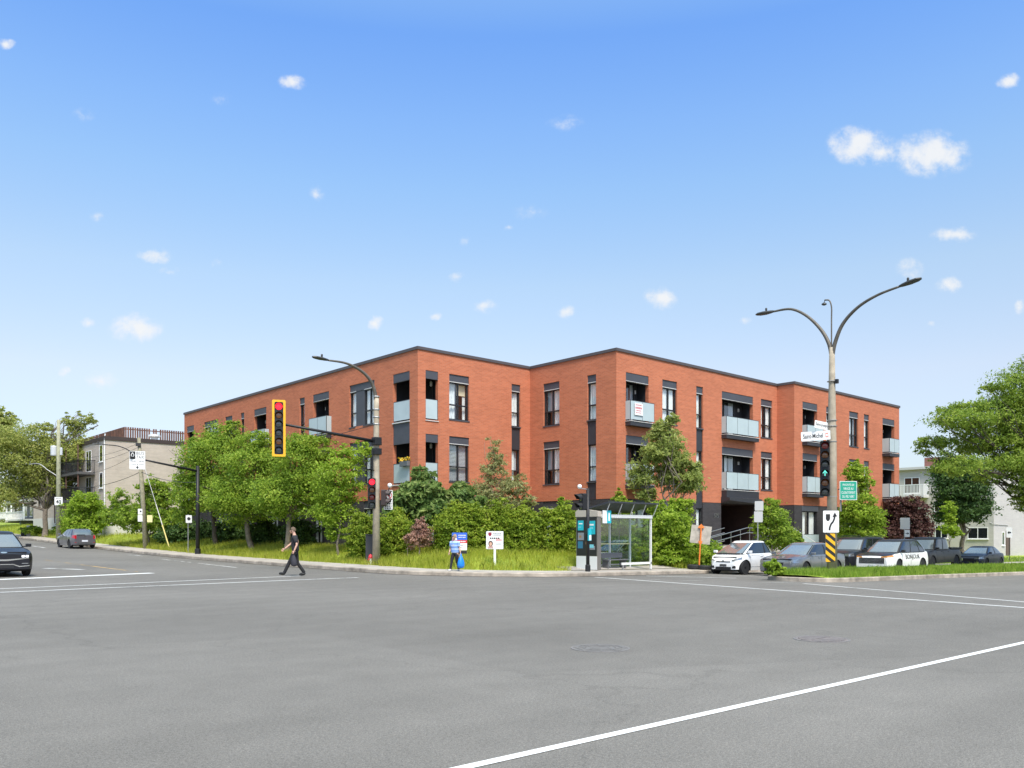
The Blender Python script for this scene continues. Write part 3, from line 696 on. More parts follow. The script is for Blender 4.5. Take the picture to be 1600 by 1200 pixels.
# J and D
wall_face(fJ, K2Y - K3Y, [])
for F in (F2, F3):
    a0, a1 = rect(aD, 1254, 1277); opsD.append((a0, a1, F, F + HEAD)); g1 = XW(1287, K3Y - .36) - JX; balcony(fD, a0, a1, F, a0 - .05, g1, .36, seed=1 if F == F3 else 4)
    a0, a1 = rect(aD, 1379, 1397.5); opsD.append((a0, a1, F, F + HEAD)); g1 = XW(1405.5, K3Y - .55) - JX; balcony(fD, a0, a1, F, a0 - .06, g1, .55, seed=2 if F == F3 else 5)
    for u0, u1, c in ((1291, 1297.5, 1), (1327, 1341, 2), (1350, 1358, 1)):
        a0, a1 = rect(aD, u0, u1); opsD.append((a0, a1, F + SILL, F + HEAD)); window(fD, a0, a1, F + SILL, F + HEAD, c, curtain='full' if c == 1 else 'half')
a0, a1 = rect(aD, 1254, 1277); opsD.append((a0, a1, F1 - .35, F1 + HEAD - .42)); w = window(fD, a0, a1, F1 - .35, F1 + HEAD - .42, 2, False, 'part', None)
glass_rail(fD, a0 - .1, a1 + .12, F1 - .35, F1 + .62, .05, w, 1, (False, False))
hd = MB(); fD.box(hd, a0 - .1, a1 + .1, F1 + HEAD - .415, F1 + HEAD - .10, -.012, .15); hd.build('window_head_panel', M_SHUT, BLD)
for u0, u1 in ((1291, 1298), (1327, 1341), (1379, 1397)):
    a0, a1 = rect(aD, u0, u1); opsD.append((a0, a1, F1 + SILL, F1 + HEAD - .08)); window(fD, a0, a1, F1 + SILL, F1 + HEAD - .08, 2)
wall_face(fD, EX - JX, opsD)
# blind sides and back
BK = 12.
for p0, p1 in (((EX, K3Y), (EX, BK)), ((EX, BK), (14, BK)), ((14, BK), (14, A_LEN)), ((14, A_LEN), (0, A_LEN))):
    t = Vector(p1) - Vector(p0); l = t.length; t /= l; wall_face(Face(p0, t, (-t.y, t.x)), l, [])
WALL.build('brick_wall', M_BRICK, BLD); BASEW.build('base_wall', M_DBRICK, BLD); ROOMS.build('interior', M_ROOM, BLD)
foot = [(0, 0), (B_END, 0), (B_END, K2Y), (JX, K2Y), (JX, K3Y), (EX, K3Y), (EX, BK), (14, BK), (14, A_LEN), (0, A_LEN)]
rf = MB(); ov = inset(foot, -.05) if False else None
def grow(poly, d):
    n = len(poly); out = []
    for i in range(n):
        a, b, c = Vector(poly[i - 1]), Vector(poly[i]), Vector(poly[(i + 1) % n]); t0 = (b - a).normalized(); t1 = (c - b).normalized()
        n0 = Vector((t0.y, -t0.x)); n1 = Vector((t1.y, -t1.x)); out.append(tuple(b + (n0 + n1) * d))
    return out
big, small = grow(foot, .06), grow(foot, -.3)
n = len(foot); rf.add([(*p, ROOF - .15) for p in big] + [(*p, ROOF) for p in big] + [(*p, ROOF) for p in small] + [(*p, ROOF - .5) for p in small] + [(*p, ROOF - .15) for p in grow(foot, -.01)],
    [(i, (i + 1) % n, n + (i + 1) % n, n + i) for i in range(n)] + [(n + i, n + (i + 1) % n, 2 * n + (i + 1) % n, 2 * n + i) for i in range(n)] + [(2 * n + i, 2 * n + (i + 1) % n, 3 * n + (i + 1) % n, 3 * n + i) for i in range(n)]
    + [((i + 1) % n, i, 4 * n + i, 4 * n + (i + 1) % n) for i in range(n)])
rf.build('parapet_cap', mat('dark_metal_flashing', (.10, .085, .085), .5, .3), BLD)
MB().add([(*p, ROOF - .5) for p in grow(foot, -.02)], [tuple(range(n))]).build('roof', mat('roof_gravel', (.3, .29, .27), .9, var=.2), BLD)

# things that stand on or hang from the balconies
t = thing('flower_planter', 'grey box of yellow flowers hooked over the corner balcony rail', 'planter', (-.10, aA(635.), F2 + .98))
MB().box(-.10, .08, -.36, .36, -.10, .16).build('planter_box', mat('grey_plastic', (.13, .14, .15), .5), t, bevel=.015)
fl = MB(); rr = random.Random(4)
for i in range(70):
    c = Vector((rr.uniform(-.14, .12), rr.uniform(-.42, .42), rr.uniform(.16, .36))); s = rr.uniform(.03, .06); a = Vector((rr.gauss(0, 1), rr.gauss(0, 1), rr.gauss(0, 1))).normalized(); b = a.orthogonal().normalized(); e = a.cross(b)
    fl.add([c + b * s, c + e * s, c - b * s, c - e * s], [(0, 1, 2, 3)], 0 if i % 3 else 1)
fl.build('flowers', [mat('yellow_petals', (.75, .48, .03), .6), mat('planter_leaves', (.08, .14, .02), .6)], t)
sg = thing('banner_sign', 'small white notice with red lettering tied to the top balcony glass', 'sign', (XW(998, K2Y - .38), K2Y - .38, 0))
zc = F3 + .62
MB().box(-.33, .33, -.012, .0, zc - .33, zc + .30).build('board', mat('white_board', (.78, .77, .77), .5), sg)
q = MB()
for i, (w_, z_, h_) in enumerate(((.5, .20, .05), (.56, .05, .10), (.4, -.09, .05), (.46, -.2, .035))):
    x = -w_ / 2; 
    while x < w_ / 2 - .03:
        l_ = rr.uniform(.03, .07); q.box(x, min(x + l_, w_ / 2), -.0145, -.0125, zc + z_ - h_ / 2, zc + z_ + h_ / 2); x += l_ + .02
q.build('lettering', mat('red_print', (.55, .08, .10), .5), sg)

# entrance landing, steps and rails
LX0, LX1 = B_END + E0 - 4.6, B_END + E1 + 1.5
lb = thing('entrance_landing', 'raised concrete entrance landing with ramp and steps before the dark porch', 'landing')
m = MB(); m.box(B_END + E0 - .2, LX1, K2Y - 1.9, K2Y - .03, -.9, F1 - .03)
m.add([(LX0, K2Y - 1.9, -.1), (B_END + E0 - .2, K2Y - 1.9, -.9), (B_END + E0 - .2, K2Y - .4, -.9), (LX0, K2Y - .4, -.1), (LX0, K2Y - 1.9, .2), (B_END + E0 - .205, K2Y - 1.9, F1 - .04), (B_END + E0 - .205, K2Y - .4, F1 - .04), (LX0, K2Y - .4, .2)], [(0, 3, 2, 1), (4, 5, 6, 7), (0, 1, 5, 4), (1, 2, 6, 5), (2, 3, 7, 6), (3, 0, 4, 7)])
for i in range(5): m.box(B_END + E1 - 1.7, LX1 - .3, K2Y - 1.9 - .3 * (i + 1), K2Y - 1.9 - .3 * i + .001, -.9, F1 - .03 - .17 * (i + 1))
m.build('landing_slab', M_CONC, lb)
rl = thing('entrance_railing', 'grey tube handrails along the entrance ramp and steps', 'railing')
m = MB(); zt = F1 + 1.0; y_ = K2Y - 1.85; xa, xb, xc = LX0, B_END + E0 - .2, B_END + E1 - 1.75
for dz in (0, -.28, -.75):
    m.tube([(xa, y_, .2 + 1.0 + dz), (xb, y_, zt + dz), (xc, y_, zt + dz)], .024, 6); m.tube([(xa, y_ + 1.5, .2 + 1.0 + dz), (xb, y_ + 1.5, zt + dz)], .024, 6)
for x in np.linspace(xa, xc, 8):
    z_ = np.interp(x, [xa, xb, xc], [1.2, zt, zt]); m.tube([(x, y_, z_ - 1.05), (x, y_, z_)], .022, 6)
for x in (xc + .02, LX1 - .3):
    for dz in (0, -.35): m.tube([(x, y_, zt + dz), (x, y_ - 1.6, zt - .95 + dz)], .024, 6)
    m.tube([(x, y_ - .02, F1 - .05), (x, y_ - .02, zt)], .022, 6); m.tube([(x, y_ - 1.6, -.4), (x, y_ - 1.6, zt - .95)], .022, 6)
m.build('rails', M_STEEL, rl)
# ================================================================== trees, shrubs and hedges
LM = {
 'maple': leaf_mat('maple_leaves', (0.093, 0.179, 0.025), (0.273, 0.408, 0.045), (0.493, 0.577, 0.095), .56),
 'yellow': leaf_mat('bright_leaves', (0.110, 0.199, 0.023), (0.318, 0.458, 0.043), (0.548, 0.657, 0.109), .56),
 'hedge': leaf_mat('hedge_leaves', (0.093, 0.179, 0.020), (0.279, 0.383, 0.038), (0.515, 0.557, 0.089), .56),
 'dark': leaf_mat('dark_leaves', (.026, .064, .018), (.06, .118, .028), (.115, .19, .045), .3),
 'cedar': leaf_mat('cedar_sprays', (.016, .04, .008), (.035, .075, .012), (.08, .13, .02), .15),
 'grey': leaf_mat('silver_leaves', (.18, .20, .08), (.35, .37, .15), (.52, .50, .25), .52),
 'birch': leaf_mat('birch_leaves', (0.145, 0.195, 0.053), (0.330, 0.400, 0.098), (0.504, 0.530, 0.195), .55),
 'elm': leaf_mat('elm_leaves', (0.131, 0.179, 0.045), (0.362, 0.408, 0.095), (0.592, 0.567, 0.204), .56),
 'locust': leaf_mat('locust_leaves', (0.088, 0.154, 0.028), (0.241, 0.353, 0.046), (0.483, 0.567, 0.109), .5),
 'sumac': leaf_mat('sumac_leaves', (0.063, 0.130, 0.042), (0.184, 0.288, 0.075), (0.388, 0.446, 0.150), .48),
 'purple': leaf_mat('purple_leaves', (.05, .022, .022), (.11, .05, .045), (.19, .11, .08), .35),
 'pink': leaf_mat('dry_pink_twigs', (.30, .16, .13), (.46, .27, .21), (.52, .36, .26), .35),
}
LEAF_N = .66
M_BARK = mat('grey_bark', (.17, .14, .11), .9, var=.35, vscale=5, bump=.6, bscale=22)
M_BARKD = mat('dark_bark', (.075, .06, .05), .9, var=.3, vscale=5, bump=.6, bscale=22)
def leaves(name, blobs, n, size, m, parent, seed, origin, fill=.55, droop=.2, long=1.0, sprig=26, spread=.30, flat=.45):
    """leaf-sized faces gathered in sprigs through the volume of the ellipsoids: blobs = [(centre, rx, ry, rz)]"""
    r = np.random.RandomState(seed); n = int(n * LEAF_N); size = size * 1.07
    vol = np.array([b[1] * b[2] * b[3] for b in blobs]) ** .75; vol /= vol.sum()
    ns = max(8, n // sprig); which = r.choice(len(blobs), ns, p=vol)
    C = np.array([list(b[0]) for b in blobs])[which]; Rr = np.array([b[1:4] for b in blobs])[which]
    d = r.normal(size=(ns, 3)); d /= np.linalg.norm(d, axis=1)[:, None]
    rad = r.uniform(fill, 1., ns) ** .7
    lump = 1 + .10 * np.sin(d[:, 0] * 11 + which * 3.1 + d[:, 2] * 9) + .16 * np.sin(d[:, 0] * 5 + which * 2.1) * np.sin(d[:, 1] * 4 + which) + .14 * np.sin(d[:, 2] * 6 + which * 1.3) + r.normal(size=ns) * .05
    S = C + d * Rr * (rad * lump)[:, None]                     # sprig centres
    sr = spread * np.cbrt(Rr.prod(1)) * r.uniform(.55, 1.25, ns)
    per = np.full(ns, sprig); idx = np.repeat(np.arange(ns), per); k = len(idx)
    o = r.normal(size=(k, 3)) * .55 * sr[idx][:, None]; o[:, 2] *= flat
    o[:, 2] -= droop * np.abs(o[:, :2]).sum(1) * .5
    p = S[idx] + o
    nrm = d[idx] * .55 + r.normal(size=(k, 3)) * .75 + np.array([0, 0, .55]); nrm /= np.linalg.norm(nrm, axis=1)[:, None]
    a = np.cross(nrm, r.normal(size=(k, 3))); a /= np.linalg.norm(a, axis=1)[:, None] + 1e-9; b = np.cross(nrm, a)
    s = (size * r.uniform(.6, 1.3, k))[:, None]
    V = np.stack([p + a * s * .9 * long, p + b * s * .5 + a * s * .1, p - a * s * .75 * long, p - b * s * .5 + a * s * .1], 1).reshape(-1, 3) - np.array(list(origin))
    return np_mesh(name, V, np.arange(4 * k).reshape(k, 4), 4, m, parent)
def limb(mb, a, b, r0, r1, rr, n=6, wob=.08, seg=5):
    a, b = Vector(a), Vector(b); l = (b - a).length; pts = []; rad = []
    for i in range(seg + 1):
        t = i / seg; p = a.lerp(b, t)
        if 0 < i < seg: p += Vector((rr.gauss(0, 1), rr.gauss(0, 1), rr.gauss(0, .6))) * l * wob * .5
        p.z -= 0 if i == 0 else .0
        pts.append(p); rad.append(r0 + (r1 - r0) * t ** .8)
    mb.tube(pts, rad, n); return pts
def blob_px(u, v, ru, rv, d, dd=0., depth=None):
    c = P(u, v, d + dd); a = ru * d / FPX; return (c, a * 1.0, a * 1.0 if depth is None else depth, rv * d / FPX)
def tree(name, label, cat, base, px, d, leafm, n, size, trunk_r=.12, bark=None, seed=1, top=None, group=None, fork=.45, limbs=True, fill=.5, extra=(), crown='crown', lean=(0, 0), **kw):
    """px: crown lobes as seen, each set at its own depth about d"""
    rr = random.Random(seed); t = thing(name, label, cat, base, group=group); B = Vector(base)
    blobs = []
    for i, q in enumerate(px):
        u, v, ru, rv = q[:4]; dd = q[4] if len(q) > 4 else rr.uniform(-.5, .5) * ru * d / FPX
        blobs.append(blob_px(u, v, ru, rv, d, dd))
    blobs += list(extra)
    tb = MB(); hz = [b[0].z for b in blobs]; zt = (min(hz) * .35 + max(hz) * .65) if top is None else B.z + top
    cx = sum(b[0].x for b in blobs) / len(blobs); cy = sum(b[0].y for b in blobs) / len(blobs)
    zf = B.z + (zt - B.z) * fork; F_ = Vector((B.x + (cx - B.x) * .35 + lean[0], B.y + (cy - B.y) * .35 + lean[1], zf))
    if trunk_r:
        flare = [B - Vector((0, 0, .15)), B + Vector((0, 0, .12))]
        pts = limb(MB(), B + Vector((0, 0, .12)), F_, 1, 1, rr, wob=.05)
        allp = [x - B for x in flare[:1]] + [x - B for x in pts]; rad = [trunk_r * 1.5, trunk_r * 1.12] + [trunk_r * (1 - .3 * i / (len(pts) - 1)) for i in range(1, len(pts))]
        tb.tube(allp, rad, 10)
        if limbs:
            for c, rx, ry, rz in blobs:
                st = F_ if rr.random() < .6 else pts[3]
                ml = limb(tb, st - B, c - B, trunk_r * .52, trunk_r * .14, rr, 6, .14)
                for j in range(5):
                    e = c + Vector((rr.gauss(0, .5) * rx, rr.gauss(0, .5) * ry, rr.uniform(-.2, .7) * rz)); limb(tb, ml[rr.choice((2, 3, 4))], e - B, trunk_r * .18, .008, rr, 4, .12, 3)
        tb.build('trunk', bark or M_BARK, t, smooth=True)
    leaves(crown, blobs, n, size, LM[leafm], t, seed, B, fill, **kw)
    return t
# street trees in front of the long side wall
def at_x(u, x): p = P(u, 836, d_on_x(u, x)); return L(p.x, p.y)
tree('maple_tree', 'dense bright maple hiding the far end of the brick wall beside the black pole', 'tree', at_x(337, -2.4), [(330, 712, 45, 46), (300, 772, 32, 32), (352, 690, 34, 30), (298, 735, 24, 30), (285, 800, 18, 22), (340, 770, 36, 34), (365, 668, 14, 12), (312, 690, 16, 16)], 55, 'maple', 46000, .088, .16, seed=11, sprig=34, spread=.36, bark=M_BARKD, fill=.35)
tree('maple_tree', 'leaning grey trunked maple with a round crown, just beyond the walking man', 'tree', at_x(393, -2.7), [(395, 728, 46, 34), (375, 785, 44, 30), (425, 712, 32, 24), (352, 775, 30, 26), (410, 775, 36, 28), (400, 690, 24, 20)], 51, 'maple', 42000, .085, .17, seed=12, sprig=34, spread=.36, lean=(-.4, .3), fork=.5)
tree('maple_tree', 'forked maple standing directly behind the walking man', 'tree', at_x(448, -2.9), [(468, 722, 36, 40), (450, 775, 46, 32), (500, 705, 24, 22), (425, 770, 32, 26), (490, 760, 28, 30), (470, 692, 26, 20)], 47.2, 'maple', 40000, .080, .16, seed=13, sprig=34, spread=.36, fork=.42)
tree('young_tree', 'slender young maple with a thin pale trunk near the concrete lamp post', 'tree', at_x(528, -2.9), [(528, 742, 34, 34), (558, 712, 24, 22), (520, 795, 34, 32), (505, 762, 24, 26), (550, 765, 22, 20), (535, 715, 20, 20), (525, 832, 22, 12), (572, 700, 10, 12)], 43.4, 'yellow', 21000, .076, .06, seed=14, fork=.62, fill=.4)
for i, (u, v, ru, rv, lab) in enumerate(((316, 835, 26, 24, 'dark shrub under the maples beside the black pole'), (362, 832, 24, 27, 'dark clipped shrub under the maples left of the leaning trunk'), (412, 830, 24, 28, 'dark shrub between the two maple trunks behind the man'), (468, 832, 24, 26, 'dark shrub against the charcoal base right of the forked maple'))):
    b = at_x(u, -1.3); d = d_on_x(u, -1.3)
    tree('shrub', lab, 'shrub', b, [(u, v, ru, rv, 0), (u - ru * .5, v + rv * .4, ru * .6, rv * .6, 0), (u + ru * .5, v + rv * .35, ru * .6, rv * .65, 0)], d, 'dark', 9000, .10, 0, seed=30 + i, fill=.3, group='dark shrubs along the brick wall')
# corner planting
def hedge(name, label, pts, h, wdt, leafm, n, size, seed, group=None):
    """pts: ground line; a loose hedge of overlapping lumps"""
    rr = random.Random(seed); blobs = []; B = Vector(pts[0])
    for a, b in zip(pts[:-1], pts[1:]):
        l = (Vector(b) - Vector(a)).length; k = max(1, round(l / .85))
        for i in range(k):
            c = Vector(a).lerp(Vector(b), (i + .5) / k); hh = h * rr.uniform(.93, 1.05)
            blobs.append((c + Vector((rr.uniform(-.1, .1), rr.uniform(-.15, .15), hh * .42)), .78, wdt, hh * .50))
            blobs.append((c + Vector((rr.uniform(-.35, .35), rr.uniform(-.3, .2), hh * .80)), rr.uniform(.32, .55), wdt * .6, hh * rr.uniform(.16, .30)))
    t = thing(name, label, 'hedge', B, group=group)
    st = MB()
    for b in blobs[::2]:
        for j in range(3): q = Vector((b[0].x + rr.uniform(-.3, .3), b[0].y + rr.uniform(-.2, .2), 0)); q.z = float(lz(q.x, q.y)) - .1; limb(st, q - B, b[0] + Vector((rr.uniform(-.3, .3), 0, .3)) - B, .025, .008, rr, 4)
    st.build('stems', M_BARKD, t)
    leaves('foliage', blobs, n, size, LM[leafm], t, seed, B, .45, sprig=22, spread=.26)
    return t
hedge('hedge', 'long loose bright green hedge behind the two for-sale signs', [L_at(690, 39.3), L_at(760, 39.8), L_at(840, 40.2), L_at(903, 40.3)], 2.45, .8, 'hedge', 90000, .068, 41)
hedge('hedge', 'dense green hedge running behind the glass of the bus shelter', [L_at(915, 40.6), L_at(960, 40.4), L_at(1012, 39.8)], 2.0, .7, 'hedge', 30000, .072, 40)
hedge('hedge', 'short bright green hedge just behind the concrete lamp post', [L_at(560, 40.5), L_at(600, 40.0), L_at(640, 39.8)], 2.2, .8, 'hedge', 38000, .068, 42)
tree('pink_shrub', 'dry pinkish brown shrub in the gap between the two bright hedges', 'shrub', L_at(655, 38.9), [(656, 828, 11, 20, 0), (647, 842, 13, 15, 0), (664, 838, 11, 18, 0), (660, 816, 5, 10, 0)], 38.9, 'pink', 9000, .042, .03, seed=43, fill=.2, long=1.3)
tree('lily_clump', 'small orange lily clump in the shadow beside the pinkish shrub', 'plant', L_at(637, 38.6), [(637, 836, 6, 6, 0)], 38.6, 'pink', 160, .05, .015, seed=44, fill=.2)
tree('sumac_shrub', 'spreading sumac with ribbed leaves below the corner balconies', 'shrub', L_at(648, 41.3), [(640, 775, 24, 22, 0), (665, 765, 24, 26, 0), (655, 745, 16, 14, 0), (622, 790, 22, 20, 0), (672, 795, 28, 22, 0)], 41.3, 'sumac', 15000, .12, .05, seed=45, fill=.3, long=1.7, droop=.6, fork=.6)
tree('sumac_shrub', 'lower sumac under the window right of the brick corner', 'shrub', L_at(715, 42.), [(712, 775, 26, 20, 0), (735, 782, 22, 16, 0), (700, 790, 24, 18, 0), (722, 766, 13, 14, 0), (690, 782, 18, 14, 0)], 42.0, 'sumac', 11000, .11, .05, seed=46, fill=.3, long=1.7, droop=.6, fork=.6)
tree('olive_tree', 'thin silvery green tree before the inner brick corner, brick showing through it', 'tree', L_at(778, 43.0), [(770, 700, 10, 26, 0), (764, 735, 18, 22, 0), (756, 765, 26, 20, 0), (790, 755, 22, 24, 0), (812, 765, 14, 26, 0), (780, 785, 40, 16, 0), (775, 720, 16, 18, 0), (826, 782, 16, 12, 0)], 43.0, 'grey', 14000, .055, .06, seed=47, fill=.15, long=1.8, fork=.35, spread=.34)
tree('cedar_shrub', 'small pointed cedar rising behind the bus shelter roof', 'shrub', L_at(967, 39.5), [(967, 800, 17, 24, 0), (967, 782, 10, 16, 0), (967, 770, 4, 10, 0), (980, 800, 12, 18, 0)], 39.5, 'hedge', 7000, .075, .04, seed=48, fill=.3)
tree('cedar_shrub', 'narrow light green cedar poking above the right end of the long hedge', 'shrub', L_at(880, 41.3), [(879, 800, 11, 20, 0), (878, 787, 6, 12, 0)], 41.3, 'yellow', 3500, .075, .03, seed=49, fill=.3)
tree('birch_tree', 'airy upright tree standing before the boulevard front by the first balconies', 'tree', L_at(1046, 42.2), [(1040, 690, 26, 34), (1022, 705, 24, 20), (1060, 715, 22, 22), (1000, 740, 20, 24), (1075, 750, 24, 22), (1040, 740, 26, 20), (1030, 668, 14, 12), (1010, 770, 16, 14), (1085, 735, 14, 18), (1050, 655, 14, 10)], 42.2, 'birch', 25000, .062, .09, seed=50, fill=.2, long=2., droop=.6, spread=.38, fork=.35)
tree('lilac_shrub', 'broad bright green shrub beside the glass end of the bus shelter', 'shrub', L_at(1047, 41.3), [(1045, 815, 32, 26), (1035, 850, 28, 30), (1070, 850, 28, 28), (1068, 792, 18, 16), (1025, 795, 14, 18), (1058, 785, 14, 12), (1085, 862, 22, 18), (1048, 872, 38, 13)], 41.3, 'yellow', 40000, .072, .06, seed=51, fill=.35)
tree('shrub', 'low leafy shrub behind the orange stand and the white car', 'shrub', L_at(1108, 42.4), [(1105, 862, 20, 20, 0), (1120, 870, 16, 12, 0)], 42.4, 'maple', 7000, .09, .03, seed=52, fill=.35)
tree('young_tree', 'small green tree beside the dark entrance porch', 'tree', L_at(1206, 45.), [(1206, 810, 24, 24), (1190, 822, 18, 18), (1222, 828, 20, 20), (1200, 788, 18, 12), (1212, 846, 28, 12)], 45., 'maple', 13000, .075, .05, seed=53, fill=.2, spread=.36)
tree('shrub', 'small leafy shrub below the ground floor glass panel', 'shrub', L_at(1240, 46), [(1240, 842, 14, 15, 0), (1228, 850, 12, 10, 0)], 46., 'maple', 4000, .09, .02, seed=54, fill=.35)
tree('linden_tree', 'young two-tiered linden behind the green traffic sign', 'tree', L_at(1342, 52), [(1338, 742, 17, 20), (1344, 765, 14, 16), (1342, 795, 26, 26), (1325, 815, 18, 26), (1364, 810, 20, 22), (1345, 835, 30, 16), (1336, 728, 9, 10), (1358, 755, 8, 10)], 52, 'yellow', 30000, .085, .07, seed=55, fill=.4)
tree('purple_maple', 'dark purple leaved maple beyond the end of the brick building', 'tree', L_at(1412, 60), [(1412, 812, 30, 26), (1432, 795, 20, 18), (1392, 835, 22, 20), (1432, 835, 22, 22), (1405, 790, 20, 16), (1448, 825, 12, 14)], 60, 'purple', 26000, .10, .10, seed=56, fill=.4, bark=M_BARKD)
tree('dark_maple', 'compact dark green tree before the white building', 'tree', L_at(1506, 69), [(1500, 765, 36, 42), (1482, 735, 24, 26), (1525, 790, 22, 28), (1490, 800, 26, 24), (1520, 740, 22, 26)], 69, 'dark', 40000, .12, .2, seed=57, fill=.45)
tree('vine_shrub', 'light green climbing shrub in front of the compact dark tree', 'shrub', L_at(1484, 66), [(1484, 800, 10, 22, 0), (1480, 825, 13, 12, 0), (1492, 832, 10, 8, 0)], 66, 'yellow', 5000, .10, .04, seed=58, fill=.3)
tree('locust_tree', 'big spreading honey locust overhanging the right side of the boulevard', 'tree', (P(1725, 836, 52.).x, P(1725, 836, 52.).y, float(isl_z(P(1725, 836, 52.).x, -20.5))), [(1500, 655, 50, 16), (1455, 690, 32, 9), (1530, 690, 55, 22), (1500, 725, 46, 18), (1560, 645, 50, 30), (1590, 605, 40, 36), (1620, 580, 36, 30), (1585, 720, 40, 20), (1570, 680, 50, 20), (1640, 660, 60, 60), (1445, 704, 22, 6), (1520, 635, 34, 9), (1548, 605, 22, 8), (1590, 775, 20, 18), (1480, 642, 26, 7), (1545, 745, 26, 12), (1680, 620, 60, 50), (1700, 690, 60, 40), (1610, 625, 30, 20), (1598, 745, 26, 22), (1570, 720, 30, 14), (1605, 790, 18, 16), (1620, 700, 40, 26), (1640, 760, 40, 30)], 49.2, 'locust', 118000, .066, .20, seed=59, fill=.25, long=1.7, droop=.45, fork=.42, bark=M_BARKD, spread=.30, flat=.6)
# far end of the side street
tree('elm_tree', 'old elm with a thick grey trunk arching over the far pavement', 'tree', L(P(70, 836, 80).x, P(70, 836, 80).y), [(22, 690, 44, 36), (62, 722, 44, 36), (100, 705, 30, 26), (40, 760, 40, 26), (118, 668, 18, 18), (139, 656, 12, 13), (106, 650, 7, 9), (122, 648, 6, 8), (75, 692, 30, 18), (95, 758, 28, 20), (125, 715, 24, 18), (10, 725, 36, 30), (130, 690, 18, 12), (100, 655, 8, 8), (0, 775, 40, 18), (70, 668, 20, 10)], 80, 'elm', 70000, .11, .25, seed=60, fill=.2, fork=.46)
tree('elm_tree', 'tall elm farther back whose top rises above the old street elm', 'tree', L(P(-20, 836, 98).x, P(-20, 836, 98).y), [(-10, 660, 26, 24), (8, 655, 16, 16), (-35, 690, 40, 40), (10, 690, 26, 20)], 98, 'elm', 16000, .2, .35, seed=61, fill=.4)
tree('round_tree', 'round bright green bushy tree between the parked hatchback and the beige building', 'tree', L_at(132, 72), [(132, 802, 26, 28), (118, 815, 18, 20), (148, 812, 18, 22), (134, 782, 20, 14), (128, 826, 26, 12)], 72, 'yellow', 30000, .11, .12, seed=62, fill=.5)
tree('maple_tree', 'multi-stemmed light maple against the beige side wall behind the leaning utility pole', 'tree', L_at(233, 62), [(188, 782, 15, 20), (205, 808, 26, 20), (236, 785, 26, 28), (258, 772, 20, 20), (268, 810, 20, 22), (180, 805, 20, 16), (245, 815, 26, 18), (240, 755, 12, 12), (225, 760, 10, 10)], 62, 'maple', 34000, .10, .12, seed=63, fill=.35, fork=.3)
tree('shrub', 'low dark shrub along the foot of the pale wall near the guy wire', 'shrub', L_at(262, 60), [(265, 838, 22, 16, 0), (285, 835, 18, 18, 0), (300, 838, 14, 16, 0)], 60, 'dark', 8000, .12, 0, seed=64, fill=.3)
tree('shrub', 'low green bushes by the old elm trunk', 'shrub', L_at(105, 82), [(52, 828, 18, 6, 0), (100, 826, 14, 10, 0), (118, 832, 16, 8, 0), (88, 830, 10, 5, 0)], 82, 'maple', 6000, .14, 0, seed=65, fill=.3)
tree('tree', 'distant thin tree between the brick building and the white building', 'tree', L_at(1412, 95), [(1418, 720, 8, 8, 0), (1410, 712, 5, 6, 0)], 95, 'purple', 60, .08, .06, seed=66, fill=.3, fork=.7) if False else None
# ================================================================== vehicles
def paint(name, col, metal=.0, rough=.32):
    return mat(name, col, max(rough, .4) if max(col) < .06 else rough, metal, coat=.25 if max(col) < .06 else 1., spec=.3 if max(col) < .06 else .5)
def car_glass(name, f, base=(.012, .014, .016), pwr=3.):
    if name in MATS: return MATS[name]
    m = bpy.data.materials.new(name); m.use_nodes = True; nt = m.node_tree; b = nt.nodes['Principled BSDF']; out = nt.nodes['Material Output']
    b.inputs['Base Color'].default_value = (*base, 1); b.inputs['Roughness'].default_value = .12
    g = N(nt, 'ShaderNodeBsdfGlossy', Roughness=.03, Color=(.9, .95, 1, 1)); lw = N(nt, 'ShaderNodeLayerWeight', Blend=.5)
    pw = N(nt, 'ShaderNodeMath', operation='POWER'); pw.inputs[1].default_value = pwr; nt.links.new(lw.outputs['Facing'], pw.inputs[0])
    mp = N(nt, 'ShaderNodeMapRange'); mp.inputs['To Min'].default_value = f; nt.links.new(pw.outputs[0], mp.inputs['Value'])
    mx = N(nt, 'ShaderNodeMixShader'); nt.links.new(mp.outputs[0], mx.inputs[0]); nt.links.new(b.outputs[0], mx.inputs[1]); nt.links.new(g.outputs[0], mx.inputs[2]); nt.links.new(mx.outputs[0], out.inputs['Surface'])
    MATS[name] = m; return m
CG_W = car_glass('windscreen_glass', .14, (.15, .165, .17)); CG_S = car_glass('side_glass', .05, pwr=5.)  # windscreen's pale grey base colour stands in for reflected sky
C_TYRE = mat('tyre_rubber', (.016, .016, .017), .8); C_RIM = mat('alloy_rim', (.38, .38, .39), .35, .9); C_RIMD = mat('dark_rim', (.06, .06, .065), .4, .6)
C_BLK = mat('black_trim', (.014, .014, .015), .55); C_CHR = mat('chrome_trim', (.75, .76, .78), .18, 1.); C_UND = mat('underbody', (.008, .008, .009), .9)
C_LAMP = mat('headlamp_glass', (.34, .36, .38), .15, .6, coat=1.); C_TAIL = mat('tail_lamp', (.45, .012, .02), .2, coat=1.); C_AMB = mat('amber_lamp', (.62, .25, .05), .25, coat=1.)
C_PLATE = mat('number_plate', (.62, .64, .68), .5); C_PLATED = mat('dark_plate', (.07, .07, .075), .5)
